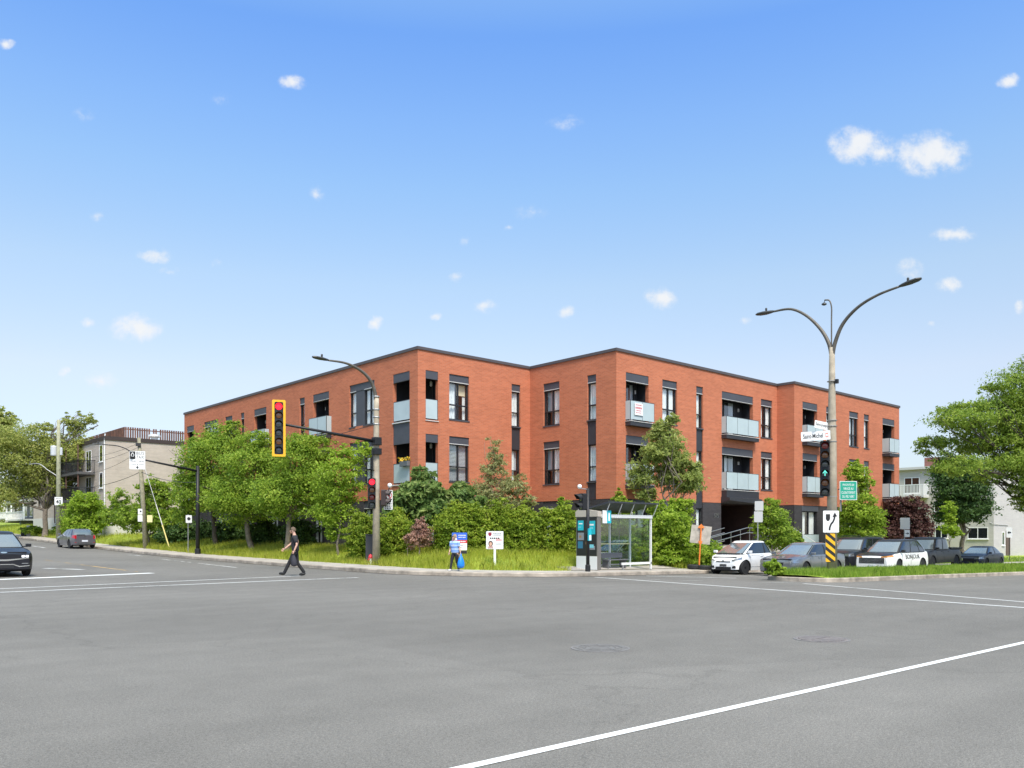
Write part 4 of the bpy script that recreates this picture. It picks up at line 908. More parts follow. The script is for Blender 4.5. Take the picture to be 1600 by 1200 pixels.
def make_car(name, label, cat, loc, rz, L_, W, H, wb, r, belt, tops, gh, col, ax=None, seams=(), win=((.09, .47), (.53, .93)), glass_h=(.07, .88), rim=None, roofm=None, hoodm=None, clad=None,
             wt=.74, plate=None, lights='front', zsill=.2, mirror=True, group=None, nose=.20, rear_ry=.84):
    t = thing(name, label, cat, loc, rz, group)
    hl = L_ / 2; ax = ax if ax is not None else (-wb / 2, wb / 2); ra = r * 1.17
    tx = [p[0] for p in tops]; tz = [p[1] for p in tops]
    def plan(x):
        e = hl - abs(x); k = .55
        return W / 2 * (1 - (.0 if e > k else nose * ((k - e) / k) ** 2.4))
    def ztop(x): return float(np.interp(x, tx, tz))
    def zbot(x):
        z = zsill + (.05 if hl - abs(x) < .25 else 0)
        for a in ax:
            d = abs(x - a)
            if d < ra: z = max(z, r + math.sqrt(ra * ra - d * d) * .97)
        return z
    def sect(x):
        w = plan(x); zb, zt = zbot(x), ztop(x); sh = max(zt - .10, zb + .02)
        f = lambda q: zb + (sh - zb) * q
        wz = lambda z: w * (1 - .055 * ((z - .55) / .5) ** 2)
        return [(wz(f(0)), f(0)), (wz(f(.33)), f(.33)), (wz(f(.66)), f(.66)), (wz(sh) * .985, sh), (wz(sh) * .945, zt - .03), (w * .80, zt - .002), (w * .40, zt + .018), (0, zt + .022)]
    def ysurf(x, z):
        s = sect(x); return float(np.interp(z, [q[1] for q in s[:5]], [q[0] for q in s[:5]]))
    xs_ = sorted(set([round(v, 4) for v in np.linspace(-hl, hl, 45)] + [round(s * (hl - e), 4) for s in (-1, 1) for e in (0, .01, .03, .07, .12, .2)] + [round(a + ra * q, 4) for a in ax for q in (-1.001, -.999, -.96, -.87, -.7, -.5, -.25, 0, .25, .5, .7, .87, .96, .999, 1.001)]))
    xs_ = [x for x in xs_ if -hl <= x <= hl]
    body = MB(); rows = []
    for x in xs_:
        s = sect(x); rows.append([(x, -y, z) for y, z in s] + [(x, y, z) for y, z in s[:-1][::-1]])
    body.grid(rows); n = len(rows[0])
    body.add(rows[0], [tuple(range(n))]); body.add(rows[-1], [tuple(range(n - 1, -1, -1))])
    if hoodm is not None:
        for i, f_ in enumerate(body.f):
            c = sum((Vector(body.v[k]) for k in f_), Vector()) / len(f_)
            if c.x > gh[0] - .25 and c.x < hl - .08 and c.z > ztop(c.x) - .035: body.m[i] = 1
    # greenhouse
    xfb, xft, xrb, xrt = gh; wb_ = W / 2 * .93; zb_ = belt - .03
    dr_ = lambda x, h: .075 * h * h * ((x - (xft + xrt) / 2) / ((xfb - xrb) / 2)) ** 2
    def S(s, h, side):      # side wall point, s: 0 rear .. 1 front
        xf, xr = xfb + (xft - xfb) * (.82 * h + .18 * h * h), xrb + (xrt - xrb) * (.6 * h + .4 * h ** 3); w = (wb_ + (W / 2 * wt - wb_) * h ** 1.15)
        q = abs(2 * s - 1); x_ = xr + (xf - xr) * s; return Vector((x_, side * w * max(0, 1 - q ** 9) ** (1 / 5.), zb_ + (H - .055 - zb_) * h - dr_(x_, h)))
    def E(y, h, end):       # windscreen (end=1) / rear glass (end=0); y in -1..1 of the half width
        xf, xr = xfb + (xft - xfb) * (.82 * h + .18 * h * h), xrb + (xrt - xrb) * (.6 * h + .4 * h ** 3); w = (wb_ + (W / 2 * wt - wb_) * h ** 1.15); m_ = (xf + xr) / 2
        k = max(0, 1 - abs(y) ** 5) ** (1 / 9.); x_ = m_ + (xf - m_) * k if end else m_ + (xr - m_) * k; return Vector((x_, y * w, zb_ + (H - .055 - zb_) * h - dr_(x_, h)))
    ss = [.0, .004, .02, .06] + list(np.linspace(.1, .9, 13)) + [.94, .98, .996, 1.]
    ring = lambda h: [S(s, h, -1) for s in ss] + [E(y, h, 1) for y in np.linspace(-.5, .5, 5)] + [S(s, h, 1) for s in ss[::-1]] + [E(y, h, 0) for y in np.linspace(.5, -.5, 5)]
    rg = [ring(h) for h in (0, .2, .4, .6, .8, .93, 1.)]; top = rg[-1]; cen = sum(top, Vector()) / len(top)
    for f_, z_ in ((.95, .022), (.82, .042), (.5, .053)): rg.append([Vector((cen.x + (p.x - cen.x) * f_, p.y * f_, H - .055 + z_ - dr_(cen.x + (p.x - cen.x) * f_, 1.))) for p in top])
    nf = len(body.f); body.grid(rg, closed=True); b0 = len(body.v) - len(rg[-1]); body.f.append(tuple(range(b0, len(body.v)))); body.m.append(0)
    if roofm is not None:
        for i in range(nf, len(body.f)): body.m[i] = 1 if roofm == 'hood' else 0
    mats = [col, hoodm or col]
    bo = body.build('body', mats, t, smooth=True, fix=True)
    md = bo.modifiers.new('e', 'EDGE_SPLIT'); md.split_angle = R(32)
    u = MB().box(-hl + .12, hl - .12, -W / 2 + .25, W / 2 - .25, zsill - .02, belt - .15)
    u.build('underbody', C_UND, t)
    def patch(fn, us, vs, o=.006):
        P_ = [[fn(a, b) for a in us] for b in vs]; out = []
        for i in range(len(vs)):
            row = []
            for j in range(len(us)):
                du = P_[i][min(j + 1, len(us) - 1)] - P_[i][max(j - 1, 0)]; dv = P_[min(i + 1, len(vs) - 1)][j] - P_[max(i - 1, 0)][j]
                nn = du.cross(dv); nn = nn.normalized() if nn.length > 1e-9 else Vector((0, 0, 1)); c = P_[i][j] - Vector((cen.x, 0, .5))
                if nn.dot(c) < 0: nn = -nn
                row.append(P_[i][j] + nn * o)
            out.append(row)
        return MB().grid(out)
    hs = np.linspace(glass_h[0], glass_h[1], 6)
    patch(lambda y, h: E(y, h, 1), np.linspace(-.90, .90, 13), np.linspace(.0, glass_h[1] + .03, 6), .003).build('windscreen_seal', C_BLK, t, smooth=True)
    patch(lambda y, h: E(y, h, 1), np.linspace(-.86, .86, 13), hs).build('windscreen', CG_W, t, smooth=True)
    if rear_ry: patch(lambda y, h: E(y, h, 0), np.linspace(-rear_ry, rear_ry, 13), np.linspace(glass_h[0] + .05, glass_h[1], 6)).build('rear_window', CG_S if lights != 'rear' else car_glass('rear_glass', .3), t, smooth=True)
    for side in (-1, 1):
        patch(lambda s, h: S(s, h, side), np.linspace(win[0][0] - .012, win[-1][1] + .012, 14), np.linspace(glass_h[0] - .03, glass_h[1] + .045, 6), .003).build('window_surround', C_BLK, t, smooth=True)
        for a, b in win: patch(lambda s, h: S(s, h, side), np.linspace(a, b, 7), np.linspace(glass_h[0], glass_h[1] + .02, 6)).build('side_window', CG_S, t, smooth=True)
    # doors: thin black gap under a panel that stands a hair proud
    for side in (-1, 1):
        for x0, x1 in seams:
            fn = lambda x, z: Vector((x, side * ysurf(x, z), z)); z0, z1 = zsill + .16, ztop(0) - .11
            g = patch(fn, np.linspace(x0 - .012, x1 + .012, 8), np.linspace(z0 - .012, z1 + .012, 5), .003); q = patch(fn, np.linspace(x0, x1, 8), np.linspace(z0, z1, 5), .006)
            g.add(q.v, q.f, 1); d_ = g.build('door', [C_BLK, col], t, smooth=True)
            MB().cbox((x0 + .16, side * (ysurf(x0 + .16, z1 - .05) + .02), z1 - .05), .18, .03, .028).build('handle', col, d_, bevel=.008)
        if clad:
            for a in ax:
                ar = MB(); rows = []
                for k in range(17):
                    an = PI * k / 16
                    rows.append([Vector((a + q * math.cos(an), side * (ysurf(min(max(a + q * math.cos(an), -hl), hl), min(r + q * math.sin(an) + .02, ztop(a) - .12)) + .006), r + q * math.sin(an))) for q in (ra, ra + .07)])
                ar.grid(rows).build('arch_trim', C_BLK, t)
            sk = [[Vector((x, side * (ysurf(x, z) + .006), z)) for x in np.linspace(ax[0] + ra, ax[1] - ra, 8)] for z in (zsill, zsill + .16)]
            MB().grid(sk).build('sill_trim', C_BLK, t)
        for a in ax:
            w = MB(); M = Matrix.Translation((a, side * (W / 2 - .125), r)) @ Matrix.Rotation(-side * PI / 2, 4, 'X')
            w.lathe([(r * .60, -.09), (r * .93, -.10), (r, -.075), (r, .075), (r * .93, .10), (r * .66, .09)], 28, M=M); wo = w.build('wheel', C_TYRE, t, smooth=True)
            e = wo.modifiers.new('e', 'EDGE_SPLIT'); e.split_angle = R(40)
            q = MB(); q.lathe([(r * .64, .0), (r * .66, .088), (r * .61, .088), (r * .59, .03), (r * .2, .02)], 28, M=M)
            q.lathe([(r * .59, .022), (r * .01, .024)], 20, 1, M=M)
            for k in range(5):
                an = 2 * PI * k / 5; m3 = M @ Matrix.Rotation(an, 4, 'Z')
                q.hexa([m3 @ Vector(p) for p in ((.02, -.045, .03), (r * .62, -.028, .05), (r * .62, .028, .05), (.02, .045, .03), (.02, -.035, .085), (r * .62, -.02, .085), (r * .62, .02, .085), (.02, .035, .085))])
            q.lathe([(.05, .03), (.05, .09)], 12, M=M); q.build('rim', [rim or C_RIM, C_BLK], wo)
        if mirror:
            mx_ = xfb + (xft - xfb) * .25 - .1; m = MB(); m.cbox((mx_, side * (W / 2 + .05), belt + .07), .13, .17, .115); m.cbox((mx_ - .01, side * (W / 2 - .04), belt + .03), .07, .16, .04)
            m.build('mirror', col if mirror is True else mirror, t, bevel=.03)
    return t, dict(ysurf=ysurf, ztop=ztop, hl=hl, plan=plan, W=W, cap=plan(hl), patch=patch, E=E, S=S, belt=belt)
def wrap(c, x_end, z0, z1, y0, back, mname, m, t, side, zfun=None, o=.006):
    """a lamp that lies on the end face and wraps round the corner"""
    s = 1 if x_end > 0 else -1; g = MB(); hl = c['hl']; ys = np.linspace(y0, c['cap'] * .985, 4)
    zf = zfun or (lambda q: (z0, z1)); rows = [[], []]
    tot = (c['cap'] - y0) + back
    for y in ys:
        q = (y - y0) / tot; a, b = zf(q); rows[0].append(Vector((s * (hl + o), side * y, a))); rows[1].append(Vector((s * (hl + o), side * y, b)))
    for e in (.01, .03, .07, .12, .2, .3, .42):
        if e > back: break
        q = (c['cap'] - y0 + e) / tot; a, b = zf(q); x = s * (hl - e)
        rows[0].append(Vector((x + s * o * .5, side * (c['ysurf'](x, a) + o), a))); rows[1].append(Vector((x + s * o * .5, side * (c['ysurf'](x, b) + o), b)))
    return g.grid(rows).build(mname, m, t)
def endbox(t, name, m, c, s, y0, y1, z0, z1, proud=.008, bev=0.):
    return MB().box(*sorted((s * (c['hl'] - .05), s * (c['hl'] + proud))), y0, y1, z0, z1).build(name, m, t, bevel=bev)

# 1 electric crossover waiting at the stop line, facing us
x, y = -18.75, .3
t, c = make_car('parked_car', 'glossy black crossover waiting at the stop line, nose towards us, cut by the picture edge', 'car', G(x, y), -PI / 2, 4.6, 1.89, 1.6, 3.0, .36, 1.0, [(-2.3, 1.0), (-1.6, 1.06), (.9, 1.02), (1.5, .96), (2.1, .84), (2.3, .76)], (1.35, .45, -2.1, -1.6), paint('black_paint', (.012, .012, .016)), seams=((-.9, .0), (.05, 1.0)), wt=.72)
t.name = 'car'
for s in (-1, 1):
    wrap(c, 1, .62, .74, .50, .2, 'headlight', C_BLK, t, s, lambda q: (.655 + q * .03, .735 + q * .03))
    for k in range(2): MB().box(2.302, 2.312, *sorted((s * (.52 + k * .12), s * (.61 + k * .12))), .665, .735).build('running_light', mat('lit_lamp', (.8, .82, .85), .2, emit=(1, 1, 1), estr=.6), t)
    m = MB(); m.add([(2.306, s * .95 * .80, .36), (2.306, s * .45, .33), (2.306, s * .45, .365), (2.306, s * .95 * .80, .385)], [(0, 1, 2, 3)]); m.add([(2.306, s * .45, .33), (2.306, s * .28, .40), (2.306, s * .28, .43), (2.306, s * .45, .365)], [(0, 1, 2, 3)]); m.build('lower_trim', C_CHR, t)
    endbox(t, 'fog_light', C_LAMP, c, 1, *sorted((s * .52, s * .72)), .44, .465)
m = MB(); m.add([(2.307, -.74, .625), (2.307, -.1, .545), (2.307, .1, .545), (2.307, .74, .625), (2.307, .74, .645), (2.307, .1, .60), (2.307, -.1, .60), (2.307, -.74, .645)], [(0, 1, 6, 7), (1, 2, 5, 6), (2, 3, 4, 5)]); m.build('light_bar', C_CHR, t)
endbox(t, 'grille', C_BLK, c, 1, -.28, .28, .30, .42); endbox(t, 'lower_strip', C_CHR, c, 1, -.28, .28, .415, .44, .012)
q = MB(); q.lathe([(.001, .0), (.075, .004), (.08, .0)], 16, M=Matrix.Translation((2.20, 0, .835)) @ Matrix.Rotation(R(30), 4, 'Y') @ Matrix.Diagonal((.55, 1.3, 1, 1))); q.build('badge', C_CHR, t)
# 2 hatchback parked farther up the side street, seen from behind
p = P(119, 836, 61.5)
t, c = make_car('car', 'grey hatchback parked along the kerb up the side street, seen from behind', 'car', G(p.x, p.y), PI / 2 + .02, 4.1, 1.70, 1.40, 2.57, .31, .93, [(-2.05, .90), (-1.5, .96), (1.0, .95), (1.6, .85), (2.05, .68)], (1.15, .25, -1.95, -1.35), paint('grey_car_paint', (.13, .125, .145), .4), seams=((-.75, .15), (.2, 1.05)), win=((.10, .30), (.33, .58), (.61, .92)), wt=.70, lights='rear')
for s in (-1, 1): wrap(c, -1, .66, .92, .56, .3, 'tail_light', C_TAIL, t, s, lambda q: (.66 + q * .12, .93 - q * .02))
endbox(t, 'bumper_panel', mat('grey_trim', (.06, .06, .062), .6), c, -1, -.5, .5, .27, .40); endbox(t, 'license_plate', C_PLATE, c, -1, -.2, .2, .46, .58, .012)
endbox(t, 'badge', C_CHR, c, -1, -.05, .05, .80, .85, .01); MB().box(-2.02, -1.9, -.03, .5, .955, .975).build('wiper', C_BLK, t)
for s in (-1, 1): endbox(t, 'reflector', C_TAIL, c, -1, *sorted((s * .55, s * .68)), .40, .43, .01)
# 3 tiny white car
x, y = 8.25, -13.65
t, c = make_car('car', 'tiny white two-door car parked at the kerb just past the bus shelter', 'car', G(x, y), PI, 3.0, 1.68, 1.52, 2.0, .32, .95, [(-1.5, .90), (-1.2, .99), (.6, .97), (1.1, .89), (1.32, .79), (1.44, .69), (1.5, .56)], (1.16, -.02, -1.47, -1.02), paint('white_paint', (.80, .80, .79)), ax=(-1.05, .98), seams=((-.45, .62),), win=((.12, .30), (.36, .90)), wt=.66, nose=.3, rim=C_RIMD)
for s in (-1, 1):
    wrap(c, 1, .62, .78, .44, .3, 'headlight', C_LAMP, t, s, lambda q: (.60 + q * .10, .66 + q * .14))
    MB().add([(1.508, s * .44, .30), (1.508, s * .66, .30), (1.508, s * .63, .42), (1.508, s * .48, .40)], [(0, 1, 2, 3)]).build('fog_light', C_BLK, t)
endbox(t, 'grille', C_BLK, c, 1, -.36, .36, .565, .605); endbox(t, 'air_intake', C_BLK, c, 1, -.40, .40, .24, .36); endbox(t, 'license_plate', C_PLATED, c, 1, -.17, .17, .38, .48, .015); endbox(t, 'badge', C_CHR, c, 1, -.05, .05, .625, .655, .01)
MB().box(1.40, 1.512, -.62, .62, .21, .235).build('lip', C_BLK, t); MB().box(.93, 1.02, -.5, .35, .97, .99).build('wiper', C_BLK, t)
# 4 grey sedan behind the median
x, y = 9.35, -16.05
t, c = make_car('car', 'grey sedan waiting behind the grassy nose of the median', 'car', G(x, y), PI, 4.7, 1.80, 1.46, 2.7, .32, .92, [(-2.35, .92), (-1.6, .98), (1.0, .95), (1.7, .86), (2.2, .74), (2.35, .62)], (1.25, .15, -1.9, -1.0), paint('slate_paint', (.20, .205, .215), .5), seams=((-.85, .05), (.1, 1.0)), wt=.68)
for s in (-1, 1): wrap(c, 1, .58, .70, .40, .42, 'headlight', C_LAMP, t, s, lambda q: (.57 + q * .06, .64 + q * .14))
endbox(t, 'grille', C_BLK, c, 1, -.38, .38, .50, .62); endbox(t, 'air_intake', C_BLK, c, 1, -.5, .5, .26, .40); endbox(t, 'license_plate', C_PLATE, c, 1, -.17, .17, .42, .5, .012)
# 5 black suv in the kerb lane
x, y = 19.6, -13.5
t, c = make_car('car', 'large black sport utility vehicle between the grey sedan and the wrapped white one', 'car', G(x, y), PI, 4.9, 1.95, 1.84, 2.9, .38, 1.14, [(-2.45, 1.12), (-2.2, 1.18), (1.1, 1.14), (1.9, 1.08), (2.35, .98), (2.45, .85)], (1.4, .62, -2.38, -1.95), paint('deep_black_paint', (.012, .013, .017)), seams=((-.9, .05), (.1, 1.05)), win=((.07, .33), (.36, .63), (.66, .94)), wt=.76, clad=True)
for s in (-1, 1):
    wrap(c, 1, .82, .96, .55, .3, 'headlight', C_LAMP, t, s); MB().tube([(-1.9, s * .66, 1.84), (-1.7, s * .66, 1.875), (.2, s * .66, 1.875), (.4, s * .66, 1.84)], .018, 6).build('roof_rail', C_BLK, t)
endbox(t, 'grille', C_BLK, c, 1, -.5, .5, .6, .92); endbox(t, 'license_plate', C_PLATE, c, 1, -.17, .17, .45, .57, .012)
# 6 white suv in a black and white wrap
x, y = 17.6, -16.35
t, c = make_car('car', 'white sport utility vehicle with black hood and roof and BONJOUR lettered on its doors', 'car', G(x, y), PI, 4.7, 1.87, 1.70, 2.7, .36, 1.05, [(-2.35, 1.04), (-2.0, 1.10), (1.0, 1.06), (1.8, 1.0), (2.25, .90), (2.35, .78)], (1.42, .42, -2.22, -1.45), paint('white_wrap', (.78, .77, .74)), seams=((-.85, .05), (.1, 1.05)), win=((.08, .30), (.33, .60), (.63, .93)), wt=.73, hoodm=paint('black_wrap', (.014, .014, .016), rough=.4), roofm='hood', rim=C_RIMD, mirror=C_BLK)
for s in (-1, 1): wrap(c, 1, .82, .90, .46, .42, 'headlight', C_AMB, t, s, lambda q: (.80 + q * .04, .86 + q * .07))
gb = endbox(t, 'grille', C_BLK, c, 1, -.62, .62, .52, .80); 
q = MB()
for i in range(5): q.box(2.355, 2.364, -.6, .6, .545 + i * .055, .56 + i * .055)
q.build('grille_bars', C_CHR, gb); endbox(t, 'license_plate', C_PLATE, c, 1, -.17, .17, .36, .46, .012); endbox(t, 'air_intake', C_BLK, c, 1, -.6, .6, .28, .34)
lt = MB(); text_mb(lt, 'BONJOUR', Matrix(((-1, 0, 0, 0), (0, 0, 1, 0), (0, 1, 0, 0), (0, 0, 0, 1))), w=1.62, h=.29, bold=.012)
lt.v = [(v[0] - .16, c['ysurf'](v[0] - .16, .80 + v[2]) + .012, .80 + v[2]) for v in lt.v]; lt.build('lettering', C_BLK, t)
# roof display carried by the wrapped car
# 7 pickup
x, y = 29.1, -13.5
t, c = make_car('pickup_truck', 'black pickup truck with crew cab and open bed behind the wrapped white vehicle', 'pickup truck', G(x, y), PI, 5.8, 2.0, 1.94, 3.6, .40, 1.20, [(-2.9, 1.22), (-1.0, 1.24), (1.5, 1.19), (2.3, 1.12), (2.8, 1.04), (2.9, .92)], (1.55, .95, -1.0, -.80), paint('matte_black_paint', (.015, .014, .015), rough=.45), seams=((-.85, .15), (.2, 1.2)), win=((.08, .46), (.52, .92)), wt=.80, zsill=.38)
for s in (-1, 1): wrap(c, 1, .86, 1.0, .6, .25, 'headlight', C_LAMP, t, s); wrap(c, -1, .85, 1.12, .78, .1, 'tail_light', C_TAIL, t, s)
bd = MB(); 
for y0, y1, x0, x1 in ((-.93, -.82, -2.86, -1.1), (.82, .93, -2.86, -1.1), (-.93, .93, -2.88, -2.80)): bd.box(x0, x1, y0, y1, 1.18, 1.29)
bd.build('bed_rail', C_BLK, t, bevel=.015); MB().box(-2.8, -1.1, -.82, .82, 1.20, 1.248).build('bed_recess_shade', C_UND, t)  # black sheet stands in for the shade inside the open bed
endbox(t, 'grille', C_BLK, c, 1, -.55, .55, .62, .98); endbox(t, 'rear_bumper', C_CHR, c, -1, -.9, .9, .45, .6, .1)
# 8 dark sedan at the far end of the queue
x, y = 37.4, -13.6
t, c = make_car('car', 'dark blue sedan last in the queue, before the white building', 'car', G(x, y), PI, 4.5, 1.78, 1.44, 2.65, .32, .92, [(-2.25, .92), (-1.5, .98), (1.0, .95), (1.7, .86), (2.1, .74), (2.25, .62)], (1.2, .2, -1.85, -1.0), paint('navy_paint', (.03, .036, .055), .3), seams=((-.85, .05), (.1, 1.0)), wt=.68)
for s in (-1, 1): wrap(c, 1, .58, .70, .42, .42, 'headlight', C_LAMP, t, s, lambda q: (.57 + q * .06, .66 + q * .10))
endbox(t, 'grille', C_BLK, c, 1, -.4, .4, .46, .6)
# ================================================================== street furniture
M_POLE = mat('concrete_pole', (.38, .325, .245), .85, var=.2, vscale=4, bump=.2, bscale=40)
M_WOODP = mat('utility_pole_wood', (.27, .25, .17), .9, var=.25, vscale=6, bump=.4, bscale=30)
M_BMET = mat('black_metal', (.018, .018, .02), .5, .3); M_GMET = mat('galvanised_metal', (.40, .40, .40), .5, .7); M_DMET = mat('dark_grey_metal', (.07, .07, .07), .5, .5)
M_BRONZE = mat('weathered_arm', (.135, .12, .10), .6, .4, var=.2, vscale=4)
M_WHT = mat('sign_white', (.78, .78, .77), .5); M_SBLK = mat('sign_black', (.015, .015, .016), .5); M_SRED = mat('sign_red', (.55, .03, .04), .5); M_SBACK = mat('sign_back', (.46, .45, .44), .55, .4)
M_SGRN = mat('sign_green', (.012, .30, .20), .5); M_SYEL = mat('sign_yellow', (.80, .42, .012), .5); M_ORG = mat('safety_orange', (.78, .20, .03), .6); M_TEAL = mat('transit_teal', (.01, .42, .50), .5); M_SBLU = mat('sign_blue', (.03, .12, .55), .5)
TOCAM = lambda p: math.atan2(CX - p.x, -(CY - p.y))
def facing(nx, ny): return math.atan2(nx, -ny)
def MX(x=0, z=0, y=-.012): return Matrix(((1, 0, 0, x), (0, 0, -1, y), (0, 1, 0, z), (0, 0, 0, 1)))   # lettering on a board that faces -y
def rrect(w, h, r=.03, n=4):
    o = []
    for cx, cy, a0 in ((w / 2 - r, h / 2 - r, 0), (-w / 2 + r, h / 2 - r, 90), (-w / 2 + r, -h / 2 + r, 180), (w / 2 - r, -h / 2 + r, 270)):
        o += [(cx + r * math.cos(R(a0 + 90 * i / n)), cy + r * math.sin(R(a0 + 90 * i / n))) for i in range(n + 1)]
    return o
def board(t, w, h, zc, front, back=None, name='board', x=0., y=0., border=None):
    m = MB(); m.prism(rrect(w, h), -.012, .0, 0, MX(x, zc, y)); o = m.build(name, [back or M_SBACK], t)
    f = MB(); f.prism(rrect(w - .004, h - .004), .0005, .003, 0, MX(x, zc, y - .0)); f.build('sign_face', front, o)
    return o
LENS = {'r': mat('red_lens', (.22, .012, .012), .25, coat=1.), 'R': mat('lit_red_lens', (.6, .01, .02), .3, emit=(1, .02, .04), estr=1.1), 'y': mat('amber_lens', (.20, .07, .02), .25, coat=1.), 'g': mat('green_lens', (.05, .062, .066), .25, coat=1.), 'w': mat('clear_lens', (.12, .12, .12), .2, coat=1.)}
def signal(label, loc, rz, lenses, p=.36, backplate=False, housing=None, arrow=None, visor=.22):
    t = thing('traffic_signal', label, 'traffic light', loc, rz); n = len(lenses); H_ = n * p; hm = housing or M_BMET
    b = MB(); b.prism(rrect(p * .98, H_, .05), -.2, .0, 0, MX(0, 0, -.0)); b.build('housing', hm, t)
    if backplate:
        q = MB(); o = rrect(p * .98 + .18, H_ + .17, .05); i_ = rrect(p * .98, H_, .05); M = MX(0, 0, -.01); n_ = len(o)
        vs = [M @ Vector((*a, z)) for z in (0, -.012) for a in o] + [M @ Vector((*a, z)) for z in (0, -.012) for a in i_]
        q.add(vs, [(k, (k + 1) % n_, 2 * n_ + (k + 1) % n_, 2 * n_ + k) for k in range(n_)] + [(n_ + k, 3 * n_ + k, 3 * n_ + (k + 1) % n_, n_ + (k + 1) % n_) for k in range(n_)] + [(k, n_ + k, n_ + (k + 1) % n_, (k + 1) % n_) for k in range(n_)])
        q.build('backplate', M_SYEL, t)
    for i, c in enumerate(lenses):
        z = H_ / 2 - p * (i + .5); r = p * .40
        l = MB().lathe([(r, .0), (r, .006), (r * .7, .02), (.001, .028)], 18, M=MX(0, z, -.0)); lo = l.build('lens', LENS[c], t, smooth=True)
        if arrow == i:
            a = MB(); M = MX(0, z, -.034); a.add([M @ Vector(v) for v in ((-.014, -.11, 0), (.014, -.11, 0), (.014, .07, 0), (-.014, .07, 0))], [(0, 1, 2, 3)]); a.add([M @ Vector(v) for v in ((0, .12, 0), (-.085, .0, 0), (-.065, -.015, 0), (0, .085, 0), (.065, -.015, 0), (.085, .0, 0))], [(0, 1, 2, 3), (0, 3, 4, 5)])
            a.build('arrow', mat('lit_arrow', (.1, .6, .5), .3, emit=(.12, .75, .60), estr=.8), lo)
        v = MB(); rows = []
        for k in range(15):
            an = R(-20 + 220 * k / 14); ca, sa = math.cos(an), math.sin(an); ln = visor * (.45 + .55 * max(0, sa))
            rows.append([(r * 1.12 * ca, .0, z + r * 1.12 * sa), (r * 1.10 * ca, -ln, z + r * 1.10 * sa - .02), (r * 1.05 * ca, -ln, z + r * 1.05 * sa - .02), (r * 1.05 * ca, .0, z + r * 1.05 * sa)])
        v.grid(rows); v.build('visor', hm, t)
    return t
def on_pole(pole, off_, u, v, dz=0): pass
def lamp_head(name, p, dirv, parent, L_=.72, tilt=.1):
    """flat street lamp head with a photocell"""
    d = Vector(dirv).normalized(); s = Vector((-d.y, d.x, 0)).normalized(); u = s.cross(d) * -1
    if u.z < 0: u = -u
    pr = [(0, .045, .05), (.12, .09, .07), (.35, .15, .085), (.6, .14, .07), (.72, .06, .04)]; k = L_ / .72; rows = []
    for a, w, h in pr:
        c = Vector(p) + d * a * k; rows.append([c + s * w * x * k + u * h * z * k for x, z in ((-1, 0), (-.8, .6), (0, .95), (.8, .6), (1, 0), (.8, -.45), (-.8, -.45))])
    m = MB(); m.grid(rows, closed=True); n = 7; m.f += [tuple(range(n - 1, -1, -1)), tuple(4 * n + i for i in range(n))]; m.m += [0, 0]
    o = m.build(name, M_DMET, parent, smooth=False)
    c = Vector(p) + d * .3 * k + u * .07 * k; MB().lathe([(.04, 0), (.045, .1), (.03, .13)], 10, M=Matrix.Translation(c)).build('photocell', M_DMET, o)
    return o
# ---- concrete lamp post at the corner of the side street
px_ = -4.55; d0 = d_on_x(588, px_); p0 = P(588, 836, d0); base = L(p0.x, p0.y)
LP = thing('lamp_post', 'tall concrete lamp post with a curved arm and a mast arm over the side street', 'lamp post', base)
zz = lambda v, d=d0: CZ + (836 - v) / FPX * d - base.z
m = MB(); m.tube([(0, 0, -.1), (0, 0, zz(760)), (0, 0, zz(640)), (0, 0, zz(622))], [.175, .145, .12, .115], 14); m.build('pole', M_POLE, LP, smooth=True)
arm = [(0, 0, zz(640)), (-.10, 0, zz(610)), (-.42, 0, zz(590, d0 - .28)), (-.95, 0, zz(576, d0 - .63)), (-1.6, 0, zz(567, d0 - 1.07)), (-2.4, 0, zz(563, d0 - 1.6))]
def curve(pts, k=6):
    pts = [Vector(p) for p in pts]; out = []
    for i in range(len(pts) - 1):
        a, b, c, d = pts[max(i - 1, 0)], pts[i], pts[i + 1], pts[min(i + 2, len(pts) - 1)]
        for j in range(k):
            t = j / k; out.append(.5 * ((2 * b) + (c - a) * t + (2 * a - 5 * b + 4 * c - d) * t * t + (3 * b - a - 3 * c + d) * t ** 3))
    return out + [pts[-1]]
c_ = curve(arm); MB().tube(c_, [.09 - .05 * i / (len(c_) - 1) for i in range(len(c_))], 10).build('lamp_arm', M_BRONZE, LP, smooth=True)
lamp_head('lamp_head', arm[-1], (-1, 0, .06), LP, .75)
m = MB(); m.tube([(0, 0, zz(690)), (-4.95, .0, zz(690) + .42)], [.075, .05], 10); m.build('mast_arm', M_BMET, LP, smooth=True)
m = MB()
for v in (620, 640, 652, 663): MB().lathe([(.135, -.03), (.15, 0), (.135, .03)], 12, M=Matrix.Translation((0, 0, zz(v)))).build('steel_band', M_GMET, LP)
m = MB()
for v, s in ((690, .22), (706, .18)): m.cbox((-.05, -.1, zz(v)), .34, .34, s * 1.6)
m.build('clamp', M_BMET, LP, bevel=.02)
m = MB(); m.tube([(-.12, 0, zz(664)), (-2.35, 0, zz(664) - .72)], .014, 5); m.build('brace_cable', M_BMET, LP)
arm_tip = Vector((base.x - 4.75, base.y, base.z + zz(690) + .40))
signal('six lamp traffic light on a yellow backplate hanging from the mast arm', arm_tip + Vector((-.0, -.16, -.22)), facing(-.42, -.90), 'Ryggyg', .355, True, visor=.16)
m_ = P(581, 771, d0 - .1); signal('black four lamp traffic light with red lit, clamped to the concrete lamp post', m_ + Vector((-.06, -.10, 0)), facing(-.45, -.89), 'Ryrg', .335, visor=.2)
